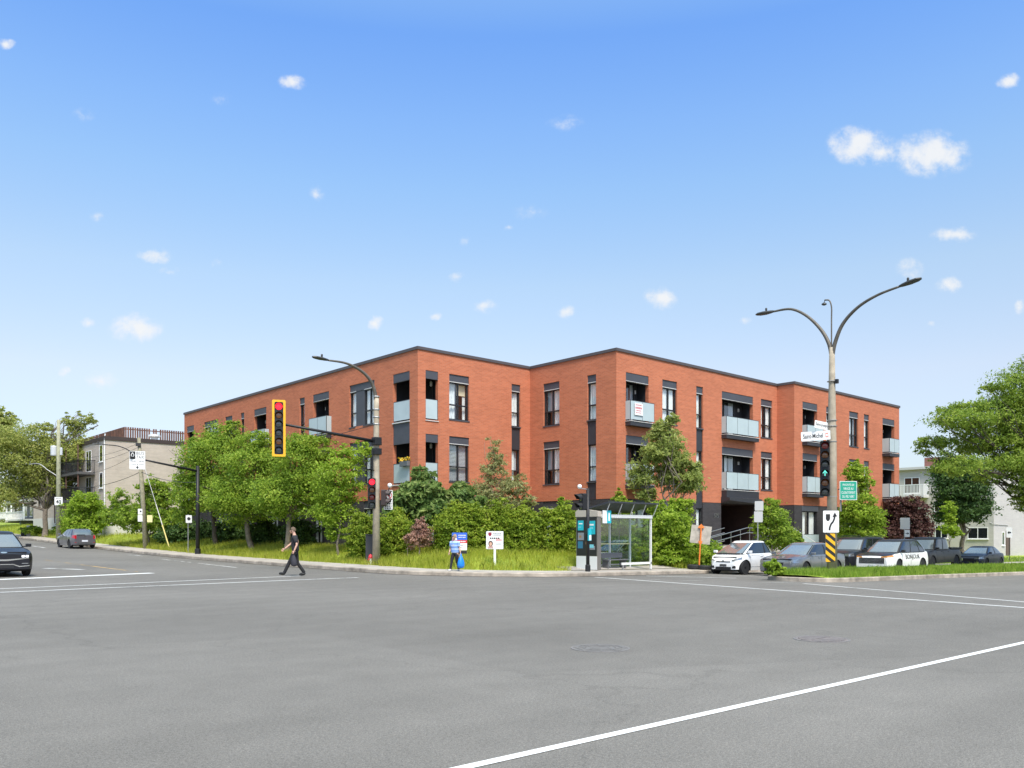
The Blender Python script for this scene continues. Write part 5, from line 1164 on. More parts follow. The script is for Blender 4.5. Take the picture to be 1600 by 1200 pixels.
m = MB(); m.tube([(-.22, -.05, zz(735)), (-.22, -.05, zz(705))], .03, 8); m.tube([(-.22, -.05, zz(735)), (0, 0, zz(735))], .025, 8); m.tube([(-.22, -.05, zz(708)), (0, 0, zz(708))], .025, 8); m.build('signal_bracket', M_BMET, LP)
signal('small two panel pedestrian signal on the street side of the concrete lamp post', P(601, 778, d0) + Vector((.02, -.1, 0)), facing(.72, -.69), 'rw', .36, visor=.26, housing=mat('maroon_black', (.035, .022, .02), .5))
t = thing('camera', 'small white dome camera above the pedestrian signal', 'camera', P(609, 759, d0)); MB().lathe([(.02, .12), (.09, .08), (.10, .0), (.07, -.07), (.01, -.10)], 14).build('dome', M_WHT, t, smooth=True); MB().tube([(0, 0, -.08), (-.12, 0, -.26)], .02, 6).build('stalk', M_BMET, t)
q = P(606.5, 781, d0 + .25); t = thing('no_left_turn_sign', 'white no left turn sign with red ring and small print beside the pedestrian signal', 'sign', q, facing(-.55, -.83)); board(t, .40, .88, 0, M_WHT)
m = MB(); rows = [[MX(0, .2, -.004) @ Vector((r * math.cos(2 * PI * k / 28), r * math.sin(2 * PI * k / 28), .002)) for k in range(28)] for r in (.175, .145)]; m.grid(rows, closed=True)
m.add([MX(0, .2, -.004) @ Vector(v) for v in ((-.13, .10, .004), (-.105, .125, .004), (.125, -.105, .004), (.10, -.13, .004))], [(0, 1, 2, 3)]); m.build('red_ring', M_SRED, t)
m = MB(); m.add([MX(0, .2, -.004) @ Vector(v) for v in ((.03, -.11, .003), (.075, -.11, .003), (.075, .06, .003), (.03, .03, .003), (-.04, .06, .003), (-.04, .03, .003), (-.04, .09, .003), (-.115, .045, .003), (-.04, 0, .003))], [(0, 1, 2, 3), (3, 2, 4, 5), (6, 7, 8)]); m.build('arrow', M_SBLK, t)
def print_lines(t, x0, x1, rows, m, y=-.005, seed=1, name='lettering'):
    r = random.Random(seed); q = MB()
    for z, h in rows:
        x = x0
        while x < x1 - .01:
            l = r.uniform(.5, 1.0) * h * 1.6; q.box(x, min(x + l, x1), y - .001, y + .0005, z - h / 2, z + h / 2); x += l + h * .45
    q.build(name, m, t)
print_lines(t, -.15, .15, ((-.08, .06), (-.18, .06), (-.28, .06), (-.37, .05)), M_SBLK)
cab = thing('utility_cabinet', 'dark grey utility cabinet standing behind the concrete lamp post', 'cabinet', L_at(578.5, 38.6), TOCAM(P(578, 836, 38.6)))
MB().box(-.21, .21, -.2, .2, -.1, 1.28).build('case', mat('cabinet_grey', (.035, .036, .042), .5), cab, bevel=.02); MB().box(-.19, .19, -.206, -.2, .1, 1.2).build('door', mat('cabinet_door', (.042, .043, .05), .5), cab); MB().box(-.23, .23, -.22, .22, 1.28, 1.32).build('lid', M_DMET, cab)
hy = thing('fire_hydrant', 'small red and white hydrant at the foot of the dark cabinet', 'hydrant', L_at(579, 37.7))
MB().lathe([(.11, 0), (.11, .06), (.07, .06), (.07, .30)], 14).build('barrel', M_WHT, hy); MB().lathe([(.10, .30), (.10, .36), (.07, .44), (.02, .48)], 14).build('cap', M_SRED, hy); MB().tube([(-.13, 0, .24), (.13, 0, .24)], .04, 10).build('nozzles', M_SRED, hy)

# ---- twin lamp post on the median
d1 = 32.9; p1 = P(1300, 836, d1); b1_ = Vector((p1.x, p1.y, float(isl_z(p1.x, p1.y))))
LM_ = thing('lamp_post', 'tall twin armed lamp post standing in the grass of the median', 'lamp post', b1_)
z1_ = lambda v, d=d1: CZ + (836 - v) / FPX * d - b1_.z
MB().tube([(0, 0, -.1), (0, 0, z1_(700)), (0, 0, z1_(600)), (0, 0, z1_(543))], [.20, .17, .125, .10], 14).build('pole', M_POLE, LM_, smooth=True)
for s, pts in ((1, [(0, .0, z1_(560)), (0, .12, z1_(537)), (0, .45, z1_(537) + .62), (0, 1.05, z1_(537) + 1.28), (0, 1.75, z1_(537) + 1.70), (0, 2.55, z1_(537) + 1.76)]), (-1, [(0, 0, z1_(560)), (0, -.12, z1_(537)), (0, -.45, z1_(537) + .70), (0, -1.05, z1_(537) + 1.22), (0, -1.8, z1_(537) + 1.52), (0, -2.6, z1_(537) + 1.66)])):
    c_ = curve(pts); MB().tube(c_, [.085 - .045 * i / (len(c_) - 1) for i in range(len(c_))], 10).build('lamp_arm', M_BRONZE, LM_, smooth=True)
    lamp_head('lamp_head', pts[-1], (0, s, .02 if s > 0 else .16), LM_, .8)
c_ = curve([(0, .02, z1_(545)), (0, .02, z1_(500)), (0, .02, z1_(480)), (-.02, .10, z1_(469)), (-.05, .28, z1_(467))]); MB().tube(c_, .028, 8).build('camera_mast', M_BRONZE, LM_, smooth=True)
MB().lathe([(.03, .06), (.09, .02), (.10, -.02), (.05, -.05)], 12, M=Matrix.Translation((-.05, .30, z1_(473)))).build('dome', M_DMET, LM_); MB().tube([(-.05, .28, z1_(467)), (-.05, .30, z1_(473))], .012, 6).build('dome_stalk', M_BMET, LM_)
m = MB()
for v in (596, 657, 666, 690, 776): MB().lathe([(.15, -.015), (.19, -.01), (.19, .01), (.15, .015)], 14, M=Matrix.Translation((0, 0, z1_(v)))).build('steel_band', M_GMET, LM_)
MB().cbox((-.02, -.2, z1_(597)), .12, .12, .16).build('junction_box', M_BMET, LM_)
sd = Vector((RX, RY, 0)); nd = Vector((-FX, -FY, 0))
def by_pole(u, v, fwd_=0.): return P(u, v, d1 - fwd_)
signal('six lamp traffic light with a green arrow clamped to the median lamp post', by_pole(1289, 732, .1), facing(-.86, -.51), 'ryggyg', .36, arrow=3, visor=.26)
MB().tube([(-.32, .18, z1_(692)), (0, 0, z1_(692))], .03, 8).build('signal_bracket', M_BMET, LM_)
MB().tube([(-.32, .18, z1_(774)), (0, 0, z1_(774))], .03, 8).build('signal_bracket', M_BMET, LM_)
def name_sign(label, u0, u1, v, h, txt, rz, rise, logo=False):
    w = (u1 - u0) / FPX * d1 * 1.06; c = by_pole((u0 + u1) / 2, v, .12); t = thing('street_name_sign', label, 'street sign', c, rz); t.rotation_euler = (0, rise, rz)
    board(t, w, h, 0, M_WHT, M_WHT); q = MB(); text_mb(q, txt, MX(-.0 if not logo else -.10, 0, -.0045), w=w * (.84 if not logo else .68), h=h * .50, bold=.02); q.build('lettering', M_SBLK, t)
    if logo:
        q = MB(); q.add([MX(w / 2 - .13, .0, -.0045) @ Vector(a) for a in ((-.055, -.09, 0), (.055, -.09, 0), (.055, .09, 0), (-.055, .09, 0))], [(0, 1, 2, 3)]); q.build('emblem_panel', mat('pale_red', (.72, .30, .25), .5), t)
        q = MB()
        for a in range(4): q.lathe([(.022, 0), (.020, .003)], 10, M=MX(w / 2 - .13, 0, -.0048) @ Matrix.Translation((.024 * math.cos(a * PI / 2 + PI / 4), .024 * math.sin(a * PI / 2 + PI / 4), 0)))
        q.build('emblem', M_WHT, t)
    return t
name_sign('white street name sign reading Saint-Joseph, upper of the pair on the median post', 1271, 1297, 664.5, .30, 'Saint-Joseph', facing(-.35, -.94), R(7))
name_sign('white street name sign reading Saint-Michel with a red emblem, lower of the pair', 1254, 1295, 681, .36, 'Saint-Michel', facing(-.80, -.60), R(-3), True)
c = by_pole(1325.5, 766.5, -.1); t = thing('guide_sign', 'green traffic sign with white French lettering bracketed off the median post', 'sign', c, facing(-.62, -.78)); board(t, .70, .74, 0, M_WHT); 
m = MB(); m.prism(rrect(.66, .70), .0, .002, 0, MX(0, 0, -.003)); m.build('green_panel', M_SGRN, t)
q = MB()
for i, (s, w_) in enumerate((('PRIORITÉ DE', .46), ('VIRAGE AU', .40), ('CLIGNOTEMENT', .56), ('DU FEU VERT', .48))): text_mb(q, s, MX(0, .235 - i * .157, -.0065), w=w_, h=.098)
q.build('lettering', M_WHT, t); MB().tube([(-.40, .03, .05), (-.15, .02, .05)], .02, 6).build('bracket', M_BMET, t)
MB().box(.02, .28, .0, .2, z1_(800), z1_(770)).build('control_box', M_SBACK, LM_) if False else None
t = thing('sign_panel', 'grey back of a narrow sign half hidden behind the median post', 'sign', P(1314, 782, d1 + .3), facing(.3, -.95)); board(t, .34, .86, 0, mat('sign_back_grey', (.22, .21, .20), .6))
c = by_pole(1298.5, 815, .24); t = thing('keep_right_sign', 'white keep right sign with a black curved arrow and median symbol', 'sign', c, facing(-.66, -.75)); board(t, .62, .85, 0, M_WHT)
m = MB(); m.add([MX(-.12, .16, -.0045) @ Vector(v) for v in ((-.085, .13, 0), (.085, .13, 0), (.085, -.06, 0), (.05, -.12, 0), (0, -.15, 0), (-.05, -.12, 0), (-.085, -.06, 0))], [tuple(range(7))])
ctr = [(-.06, -.34), (-.05, -.22), (.0, -.10), (.08, .0), (.13, .12), (.14, .20)]; lf, rt = [], []
for i, (a, b) in enumerate(ctr):
    tv = Vector(ctr[min(i + 1, 5)]) - Vector(ctr[max(i - 1, 0)]); tv.normalize(); lf.append(MX(0, 0, -.0045) @ Vector((a - tv.y * .035, b + tv.x * .035, 0))); rt.append(MX(0, 0, -.0045) @ Vector((a + tv.y * .035, b - tv.x * .035, 0)))
m.grid([lf, rt]); m.add([MX(0, 0, -.0045) @ Vector(v) for v in ((.05, .17, 0), (.145, .36, 0), (.24, .20, 0))], [(0, 1, 2)]); m.build('symbol', M_SBLK, t)
c = by_pole(1297.5, 855, .26); t = thing('hazard_marker', 'tall yellow and black diagonally striped hazard marker at the foot of the median post', 'sign', c, facing(-.66, -.75)); board(t, .37, 1.1, -.02, M_SYEL, name='marker_board')
m = MB()
for k in range(-3, 5):
    z = k * .30; pts = [(-.185, z + .20), (.185, z - .10), (.185, z + .05), (-.185, z + .35)]
    def clip(pts, lo, hi):
        for s, lim in ((1, hi), (-1, -lo)):
            out = []
            for i in range(len(pts)):
                a, b = pts[i], pts[(i + 1) % len(pts)]; ia, ib = s * a[1] <= lim, s * b[1] <= lim
                if ia: out.append(a)
                if ia != ib: f = (lim - s * a[1]) / (s * b[1] - s * a[1]); out.append((a[0] + (b[0] - a[0]) * f, s * lim))
            pts = out
            if not pts: return []
        return pts
    pts = clip(pts, -.57, .53)
    if len(pts) > 2: m.add([MX(0, 0, -.0045) @ Vector((*a, 0)) for a in pts], [tuple(range(len(pts)))])
m.build('stripes', M_SBLK, t)

# ---- bus shelter
SX0, SX1, SY0, SY1 = 1.45, 4.75, -11.2, -9.95; sb = L((SX0 + SX1) / 2, SY0); SZ = sb.z
M_ALU = mat('pale_aluminium', (.72, .72, .70), .45, .1); M_SHG = glass_mat('shelter_glass', (.84, .92, .90), .88); M_DALU = mat('bronze_aluminium', (.25, .23, .21), .4, .6)
SH = thing('bus_shelter', 'glass bus shelter with an advertising panel and slanted dark roof', 'bus shelter', (0, 0, SZ))
m = MB(); m.box(SX0 - .22, SX0, SY0 - .0, SY1, .05, 2.52); m.build('panel_case', M_DALU, SH, bevel=.01)
m = MB(); m.box(SX0 - .235, SX0 - .22, SY0 + .03, SY1 - .03, .05, .62); m.build('panel_base', M_ALU, SH)
m = MB(); m.box(SX0 - .24, SX0 + .01, SY0 - .02, SY1 + .02, 2.30, 2.52); m.add([(SX0 - .24, SY0 - .02, 2.52), (SX0 + .01, SY0 - .02, 2.52), (SX0 + .01, SY1 + .02, 2.52), (SX0 - .24, SY1 + .02, 2.52), (SX0 - .24, SY1 - .2, 2.66), (SX0 + .01, SY1 - .2, 2.66)], [(0, 1, 5, 4), (4, 5, 2, 3), (1, 2, 5), (0, 4, 3)]); m.build('panel_cap', mat('beige_metal', (.50, .44, .38), .5, .2), SH)
ad = MB().box(SX0 - .236, SX0 - .221, SY0 + .06, SY1 - .06, .64, 2.28).build('poster', M_SBLK, SH)
def adq(y0, y1, z0, z1, m, k=0): MB().box(SX0 - .2385 - k * .001, SX0 - .237, *sorted((y0, y1)), z0, z1).build('print', m, ad)
yl = lambda f: SY1 - .10 + (SY0 - SY1 + .20) * f
M_GRYP = mat('poster_grey', (.22, .23, .25), .4); M_BRNP = mat('poster_bronze', (.30, .17, .09), .4); M_LTEAL = mat('poster_pale_teal', (.18, .55, .62), .4)
adq(yl(.48), yl(.98), 1.55, 2.12, M_TEAL); adq(yl(.02), yl(.34), 1.72, 2.14, M_TEAL); adq(yl(.02), yl(.36), 1.30, 1.62, M_GRYP); adq(yl(.02), yl(.30), .95, 1.25, mat('poster_blue', (.03, .16, .26), .4)); adq(yl(.62), yl(.97), .90, 1.06, M_GRYP); adq(yl(.66), yl(.90), .98, 1.12, M_LTEAL, 1)
adq(yl(.56), yl(.90), 1.92, 1.99, M_WHT, 1); adq(yl(.62), yl(.86), 1.78, 1.85, M_LTEAL, 1); adq(yl(.08), yl(.28), 1.98, 2.03, M_WHT, 1); adq(yl(.10), yl(.22), 1.40, 1.50, M_BRNP, 1); adq(yl(.46), yl(.56), 1.12, 1.24, M_BRNP, 1); adq(yl(.05), yl(.2), 1.84, 1.88, M_LTEAL, 1)
m = MB(); m.box(SX0, SX1 + .08, SY0 - .04, SY0 + .06, 2.26, 2.40); m.box(SX0, SX1 + .08, SY1 - .06, SY1 + .04, 2.26, 2.38); m.box(SX1 - .02, SX1 + .08, SY0 + .06, SY1 - .06, 2.27, 2.37); m.build('roof_beam', M_ALU, SH)
m = MB(); m.hexa([Vector(v) for v in ((SX0 + .1, SY0 - .35, 2.88), (SX1 + .15, SY0 - .35, 2.88), (SX1 + .15, SY1 + .2, 2.52), (SX0 + .1, SY1 + .2, 2.52), (SX0 + .1, SY0 - .35, 2.94), (SX1 + .15, SY0 - .35, 2.94), (SX1 + .15, SY1 + .2, 2.58), (SX0 + .1, SY1 + .2, 2.58))]); m.build('roof', mat('solar_roof', (.035, .037, .05), .35), SH)
m = MB()
for i in range(5):
    x = SX0 + .3 + i * .8; m.tube([(x, SY0 + .02, 2.38), (x, SY0 - .22, 2.86)], .022, 6); m.tube([(x, SY1, 2.36), (x, SY1, 2.58)], .022, 6)
m.build('roof_bracket', M_ALU, SH)
for x, y in ((SX1, SY0), (SX1, SY1 - .05), (SX0 + 1.9, SY1 - .05)): MB().box(x - .0, x + .075, y - .0, y + .075, 0, 2.27).build('post', M_ALU, SH)
MB().box(SX0 + .02, SX1, SY1 - .02, SY1 - .008, .22, 2.24).build('glass_wall', M_SHG, SH); MB().box(SX1 + .03, SX1 + .042, SY0 + .08, SY1 - .06, .22, 2.24).build('glass_wall', M_SHG, SH)
MB().box(SX0 + .02, SX1, SY1 - .035, SY1 - .022, 1.10, 1.15).build('safety_band', mat('pale_yellow', (.75, .70, .35), .5), SH)
MB().box(SX0 + 1.35, SX1 + .06, SY0 - .0, SY0 + .07, .22, .32).build('bottom_rail', M_ALU, SH); MB().box(SX0, SX1, SY1 - .04, SY1 + .02, .16, .22).build('bottom_rail', M_ALU, SH)
for x in (SX0 + 1.4, SX1): MB().box(x + .01, x + .06, SY0 + .005, SY0 + .065, -.05, .22).build('foot', M_GMET, SH)
m = MB(); m.box(SX0 + 1.25, SX0 + 2.65, SY1 - .50, SY1 - .12, .40, .44); m.box(SX0 + 1.25, SX0 + 2.65, SY1 - .14, SY1 - .10, .50, .72); m.box(SX0 + 1.35, SX0 + 1.4, SY1 - .45, SY1 - .1, 0, .40); m.box(SX0 + 2.5, SX0 + 2.55, SY1 - .45, SY1 - .1, 0, .40); m.box(SX0 + 1.35, SX0 + 1.4, SY1 - .135, SY1 - .105, .43, .51); m.box(SX0 + 2.5, SX0 + 2.55, SY1 - .135, SY1 - .105, .43, .51); m.build('bench', mat('bench_grey', (.16, .16, .17), .5, .3), SH)
fl = MB().box(SX0 + .02, SX0 + .52, SY0 - .10, SY0 - .05, 2.02, 2.56).build('stop_flag', M_WHT, SH); MB().box(SX0 + .26, SX0 + .522, SY0 - .103, SY0 - .099, 2.02, 2.56).build('teal_panel', M_TEAL, fl)
m = MB(); m.box(SX0 + .34, SX0 + .44, SY0 - .105, SY0 - .1035, 2.12, 2.46); m.build('bus_symbol', M_WHT, fl)
# ---- black traffic pole before the shelter
y_ = -11.75; d_ = d_on_y(918.5, y_); b = P(918.5, 836, d_); b = L(b.x, b.y); tp = thing('traffic_pole', 'slim black traffic pole standing in front of the bus shelter panel', 'pole', b); zt = CZ + (836 - 763) / FPX * d_ - b.z
MB().tube([(0, 0, -.05), (0, 0, zt)], [.075, .065], 12).build('pole', M_BMET, tp, smooth=True); MB().lathe([(.11, 0), (.11, .25), (.08, .28)], 12).build('pole_base', M_BMET, tp)
MB().tube([(.0, 0, zt - .04), (-.42, .06, zt - .02)], .018, 6).build('camera_arm', M_GMET, tp); MB().lathe([(.02, .12), (.085, .08), (.09, 0), (.05, -.06)], 12, M=Matrix.Translation((-.42, .06, zt + .03))).build('dome', M_WHT, tp, smooth=True)
bx = MB().box(-.07, .07, -.13, -.06, 1.25, 1.75).build('push_button_box', M_TEAL, tp); MB().box(-.06, .06, -.135, -.13, 1.27, 1.48).build('label_plate', M_WHT, bx)
signal('dark two lamp pedestrian signal seen edge on beside the black traffic pole', P(909, 784, d_) + Vector((-.03, .02, 0)), facing(-.95, .25), 'gg', .34, visor=.30)
# ---- orange stand with sign back
y_ = -11.85; d_ = d_on_y(1093, y_); b = P(1092, 836, d_); b = L(b.x, b.y); t = thing('road_work_sign', 'orange stand weighted with tyres carrying the plain back of a square sign', 'sign', b, TOCAM(b)); t.rotation_euler.y = R(3)
MB().tube([(0, 0, .05), (.0, 0, 1.95)], .035, 8).build('post', M_ORG, t); m = MB(); m.prism([(-.13, 1.92), (.13, 1.92), (.13, 1.98), (0, 2.12), (-.13, 1.98)], -.03, .03, 0, Matrix(((1, 0, 0, 0), (0, 0, -1, 0), (0, 1, 0, 0), (0, 0, 0, 1)))); m.prism([(-.06, 1.2), (.06, 1.2), (.09, 1.32), (-.09, 1.32)], -.03, .03, 0, Matrix(((1, 0, 0, 0), (0, 0, -1, 0), (0, 1, 0, 0), (0, 0, 0, 1)))); m.build('post_cap', M_ORG, t)
m = MB(); M = Matrix.Translation((0, .05, 1.62)) @ Matrix.Rotation(R(4), 4, 'Y'); m.box(-.46, .46, 0, .012, -.42, .42, 0, M); m.build('board', mat('plywood_grey', (.42, .38, .32), .8, var=.2, vscale=6), t)
m = MB()
for x in (-.22, .24): m.lathe([(.16, 0), (.28, .0), (.32, .05), (.32, .16), (.28, .21), (.16, .21)], 20, M=Matrix.Translation((x, .05 if x < 0 else -.06, .0)))
m.lathe([(.15, .21), (.27, .21), (.30, .26), (.27, .36), (.15, .36)], 20, M=Matrix.Translation((0, 0, 0))) if False else None
m.build('tyre_weights', C_TYRE, t)
# ---- small kerbside signs
def sign_post(label, u, vtop, x=None, y=None, boards=(), r=.028, name='street_sign', rz=None, m=M_GMET):
    d = d_on_x(u, x) if x is not None else d_on_y(u, y); b = P(u, 836, d); b = L(b.x, b.y); rz = TOCAM(b) if rz is None else rz; t = thing(name, label, 'sign', b, rz)
    zt = CZ + (836 - vtop) / FPX * d - b.z; MB().tube([(0, 0, -.1), (0, 0, zt)], r, 8).build('post', m, t)
    for (du, v0, v1, w, face) in boards:
        z0, z1 = CZ + (836 - v1) / FPX * d - b.z, CZ + (836 - v0) / FPX * d - b.z; board(t, w, z1 - z0, (z0 + z1) / 2, face, x=du / FPX * d, y=-.035)
    return t, d, b
M_SBK2 = mat('pale_sign_back', (.58, .57, .55), .5, .3)
sign_post('slanted pair of plain sign backs on a thin post behind the tiny white car', 1184, 783, y=-11.9, boards=((2, 783, 798, .42, M_SBK2), (1, 799, 816, .42, M_SBK2)))
t, d, b = sign_post('grey square sign back over a small arrow plate by the purple maple', 1413, 809, y=-12., boards=((1, 809, 827, .56, M_SBK2), (4, 828, 839, .30, M_WHT)))
m = MB(); zc = CZ + (836 - 833.5) / FPX * d - b.z; m.add([MX(4 / FPX * d, zc, -.05) @ Vector(v) for v in ((-.09, .02, 0), (.02, .02, 0), (.02, .08, 0), (.11, 0, 0), (.02, -.08, 0), (.02, -.02, 0), (-.09, -.02, 0))], [(0, 1, 5, 6), (2, 4, 3)]); m.build('arrow', M_SBLK, t)
t, d, b = sign_post('white parking plate with a dark arrow beside the driveway of the white building', 1577, 824, y=-10.9, boards=((0, 824, 840, .42, M_WHT),), m=M_BMET)
m = MB(); zc = CZ + (836 - 832) / FPX * d - b.z; m.add([MX(0, zc, -.05) @ Vector(v) for v in ((-.12, 0, 0), (0, .14, 0), (0, .05, 0), (.13, .05, 0), (.13, -.05, 0), (0, -.05, 0), (0, -.14, 0))], [(0, 1, 6), (2, 3, 4, 5)]); m.build('arrow', M_SBLK, t)
t, d, b = sign_post('small white parking plate on a thin post left of the black mast pole', 294, 804, x=-4.9, boards=((1, 805, 817, .36, M_WHT),))
m = MB(); zc = CZ + (836 - 811) / FPX * d - b.z; m.lathe([(.10, 0), (.10, .002)], 14, M=MX(.04, zc + .02, -.05)); m.build('symbol', M_SBLK, t)
# ---- for-sale signs
b = L_at(718, 34.4); t = thing('for_sale_sign', 'blue red and white for-sale sign partly hidden behind the woman', 'sign', b, facing(-.50, -.87)); 
zc = CZ + (836 - 846) / FPX * 34.4 - b.z; board(t, .62, .72, zc, M_WHT); MB().box(-.03, .03, .0, .03, -.1, zc).build('post', mat('weathered_wood', (.25, .2, .15), .8), t); MB().box(-.30, .30, -.02, .0, zc - .50, zc - .385).build('lower_plate', M_SBLK, t)
def plate(t, x0, x1, z0, z1, m, k=0, name='print'): MB().box(x0, x1, -.0065 - k * .001, -.004, z0, z1).build(name, m, t)
plate(t, -.31, .31, zc + .06, zc + .36, M_SBLU); plate(t, -.31, .31, zc - .07, zc + .055, M_SRED)
def portrait(t, x, z, s, hair, coat):
    for nm, pts, m, k in (('portrait_hair', [(.5 * math.cos(a), .1 + .62 * math.sin(a)) for a in np.linspace(0, 2 * PI, 17)[:-1]], hair, 2), ('portrait_coat', [(-.62, -.95), (.62, -.95), (.5, -.5), (.15, -.32), (-.15, -.32), (-.5, -.5)], coat, 1), ('portrait_face', [(.30 * math.cos(a), .0 + .42 * math.sin(a)) for a in np.linspace(0, 2 * PI, 17)[:-1]], mat('portrait_skin', (.62, .36, .27), .6), 3)):
        MB().prism([(a * s, b_ * s) for a, b_ in pts], 0, .001, 0, MX(x, z, -.006 - k * .0015)).build(nm, m, t)
portrait(t, -.19, zc + .20, .15, mat('fair_hair', (.45, .30, .18), .7), M_WHT)
print_lines(t, -.05, .26, ((zc + .25, .035), (zc + .17, .03)), M_WHT, -.008, 3); print_lines(t, -.02, .24, ((zc - .005, .05),), M_WHT, -.008, 4); print_lines(t, -.1, .15, ((zc - .16, .03), (zc - .24, .02)), M_GRYP, -.006, 5)
b = L_at(773, 34.8); t = thing('for_sale_sign', 'white for-sale sign with a maroon shield on a white post in the grass', 'sign', b, facing(-.78, -.63)); zc = CZ + (836 - 844) / FPX * 34.8 - b.z
board(t, .72, .74, zc, M_WHT, M_WHT); MB().box(-.045, .045, .0, .05, -.1, zc).build('post', M_WHT, t)
MB().prism([(-.07, .08), (.07, .08), (.07, -.02), (0, -.09), (-.07, -.02)], 0, .001, 0, MX(-.2, zc + .24, -.006)).build('shield', mat('maroon', (.28, .02, .05), .5), t)
portrait(t, -.17, zc - .16, .19, mat('brown_hair', (.09, .05, .035), .7), mat('rose_coat', (.5, .3, .28), .6))
print_lines(t, -.06, .28, ((zc + .27, .035), (zc + .21, .03)), M_GRYP, -.006, 6); print_lines(t, -.2, .2, ((zc + .08, .055),), M_SBLK, -.006, 7); print_lines(t, .05, .30, ((zc + .04, .03), (zc - .02, .03)), M_SRED, -.0062, 8); print_lines(t, .05, .28, ((zc - .12, .02), (zc - .18, .02)), M_GRYP, -.006, 9)

# ---- side street: black pole with mast arm, its lane sign, utility poles and wires
px3 = -5.15; d3 = d_on_x(309, px3); b = P(309, 836, d3); b3 = L(b.x, b.y); t = thing('traffic_pole', 'black mast arm pole standing among the maples up the side street', 'pole', b3); z3 = lambda v, d=d3: CZ + (836 - v) / FPX * d - b3.z
MB().tube([(0, 0, -.1), (0, 0, z3(728))], [.12, .10], 12).build('pole', M_BMET, t, smooth=True); MB().lathe([(.17, 0), (.17, .3), (.12, .34)], 12).build('pole_base', M_BMET, t)
MB().tube([(0, 0, z3(736)), (-2.2, 0, z3(736) + .34), (-3.9, 0, z3(736) + .62)], [.075, .06, .045], 10).build('mast_arm', M_BMET, t, smooth=True)
sp_ = Vector((b3.x - 3.55, b3.y - .09, b3.z + z3(736) + .56)); dS = (sp_ - Vector((CX, CY, CZ))).dot(Vector((FX, FY, 0)))
t = thing('lane_sign', 'white bus and taxi lane sign with a black diamond panel on the mast arm', 'sign', sp_ + Vector((0, 0, -.12)), facing(-.52, -.85)); W_, H_ = .86, 1.05
board(t, W_, H_, 0, M_WHT); MB().box(-W_ / 2 + .02, -W_ / 2 + .32, -.006, -.003, .07, H_ / 2 - .02).build('black_panel', M_SBLK, t)
m = MB(); rows = [[MX(-W_ / 2 + .17, .30, -.0065) @ Vector((r * x, r * y * 1.6, 0)) for x, y in ((1, 0), (0, 1), (-1, 0), (0, -1))] for r in (.10, .065)]; m.grid(rows, closed=True); m.build('diamond', M_WHT, t)
q = MB(); text_mb(q, 'BUS', MX(.16, .40, -.005), w=.42, h=.17); text_mb(q, 'TAXI', MX(.16, .18, -.005), w=.42, h=.17); text_mb(q, '15h30 - 18h30', MX(0, -.07, -.005), w=.74, h=.11); text_mb(q, 'LUN À VEN', MX(0, -.24, -.005), w=.70, h=.11)
q.add([MX(0, -.42, -.005) @ Vector(v) for v in ((-.09, .03, 0), (.09, .03, 0), (0, -.09, 0))], [(0, 1, 2)]); q.add([MX(0, -.36, -.005) @ Vector(v) for v in ((-.025, -.04, 0), (.025, -.04, 0), (.025, .04, 0), (-.025, .04, 0))], [(0, 1, 2, 3)]); q.build('lettering', M_SBLK, t)
m = MB()
for x in (-.2, .2): m.box(x - .02, x + .02, .0, .09, H_ / 2 - .35, H_ / 2 + .02)
m.build('hanger', M_BMET, t)
d4 = d_on_x(228, -4.9); b4 = P(228, 836, d4); b4 = L(b4.x, b4.y); up2 = thing('utility_pole', 'leaning grey wooden utility pole with a lamp arm up the side street', 'utility pole', b4); z4 = lambda v: CZ + (836 - v) / FPX * d4 - b4.z
lean = Vector((RX, RY, 0)) * (-11 / FPX * d4); top4 = lean + Vector((0, 0, z4(684)))
MB().tube([(0, 0, -.2), tuple(lean * .5 + Vector((0, 0, z4(684) / 2))), tuple(top4)], [.17, .15, .11], 12).build('pole', M_WOODP, up2, smooth=True)
f4 = lambda v: lean * (z4(v) / z4(684)) + Vector((0, 0, z4(v)))
s4 = f4(722); c_ = curve([s4, s4 + Vector((-.6, 0, .65)), s4 + Vector((-1.4, 0, 1.0)), s4 + Vector((-2.5, 0, 1.05))]); MB().tube(c_, .035, 8).build('lamp_arm', M_DMET, up2, smooth=True); lamp_head('lamp_head', c_[-1], (-1, 0, .02), up2, .6)
MB().cbox(f4(695) + Vector((-.1, -.1, 0)), .3, .2, .22).build('insulator_bracket', M_DMET, up2)
for u, v0, v1, w, m_, lab in ((219, 795, 804, .28, M_WHT, 'small white plate with a dark mark, upper one on the leaning utility pole'), (219, 805, 815, .30, M_WHT, 'plain white plate under the upper one on the leaning utility pole'), (234, 805, 816, .34, mat('sign_cream', (.78, .68, .35), .5), 'white and yellow plate on the building side of the leaning utility pole')):
    t = thing('street_sign', lab, 'sign', P(u, (v0 + v1) / 2, d4 - .2), facing(-.4, -.92)); board(t, w, (v1 - v0) / FPX * d4, 0, m_)
    if v0 == 795: MB().lathe([(.06, 0), (.06, .002)], 12, M=MX(.03, .02, -.004)).build('symbol', M_SBLK, t)
    MB().box(-.02, .02, .0, .12, -.03, .03).build('bracket', M_GMET, t)
ge = L_at(265, d4 - 1.0); g = thing('guy_wire', 'slanted guy wire with a pale yellow guard anchoring the leaning utility pole', 'guy wire', b4); gv = ge - b4; a0_ = f4(705)
MB().tube([a0_, a0_.lerp(gv, .55)], .022, 5).build('wire', M_GMET, g); MB().tube([a0_.lerp(gv, .55), a0_.lerp(gv, .78)], .03, 6).build('grey_guard', M_SBK2, g); MB().tube([a0_.lerp(gv, .76), gv], .045, 6).build('yellow_guard', mat('guard_yellow', (.70, .60, .22), .6), g)
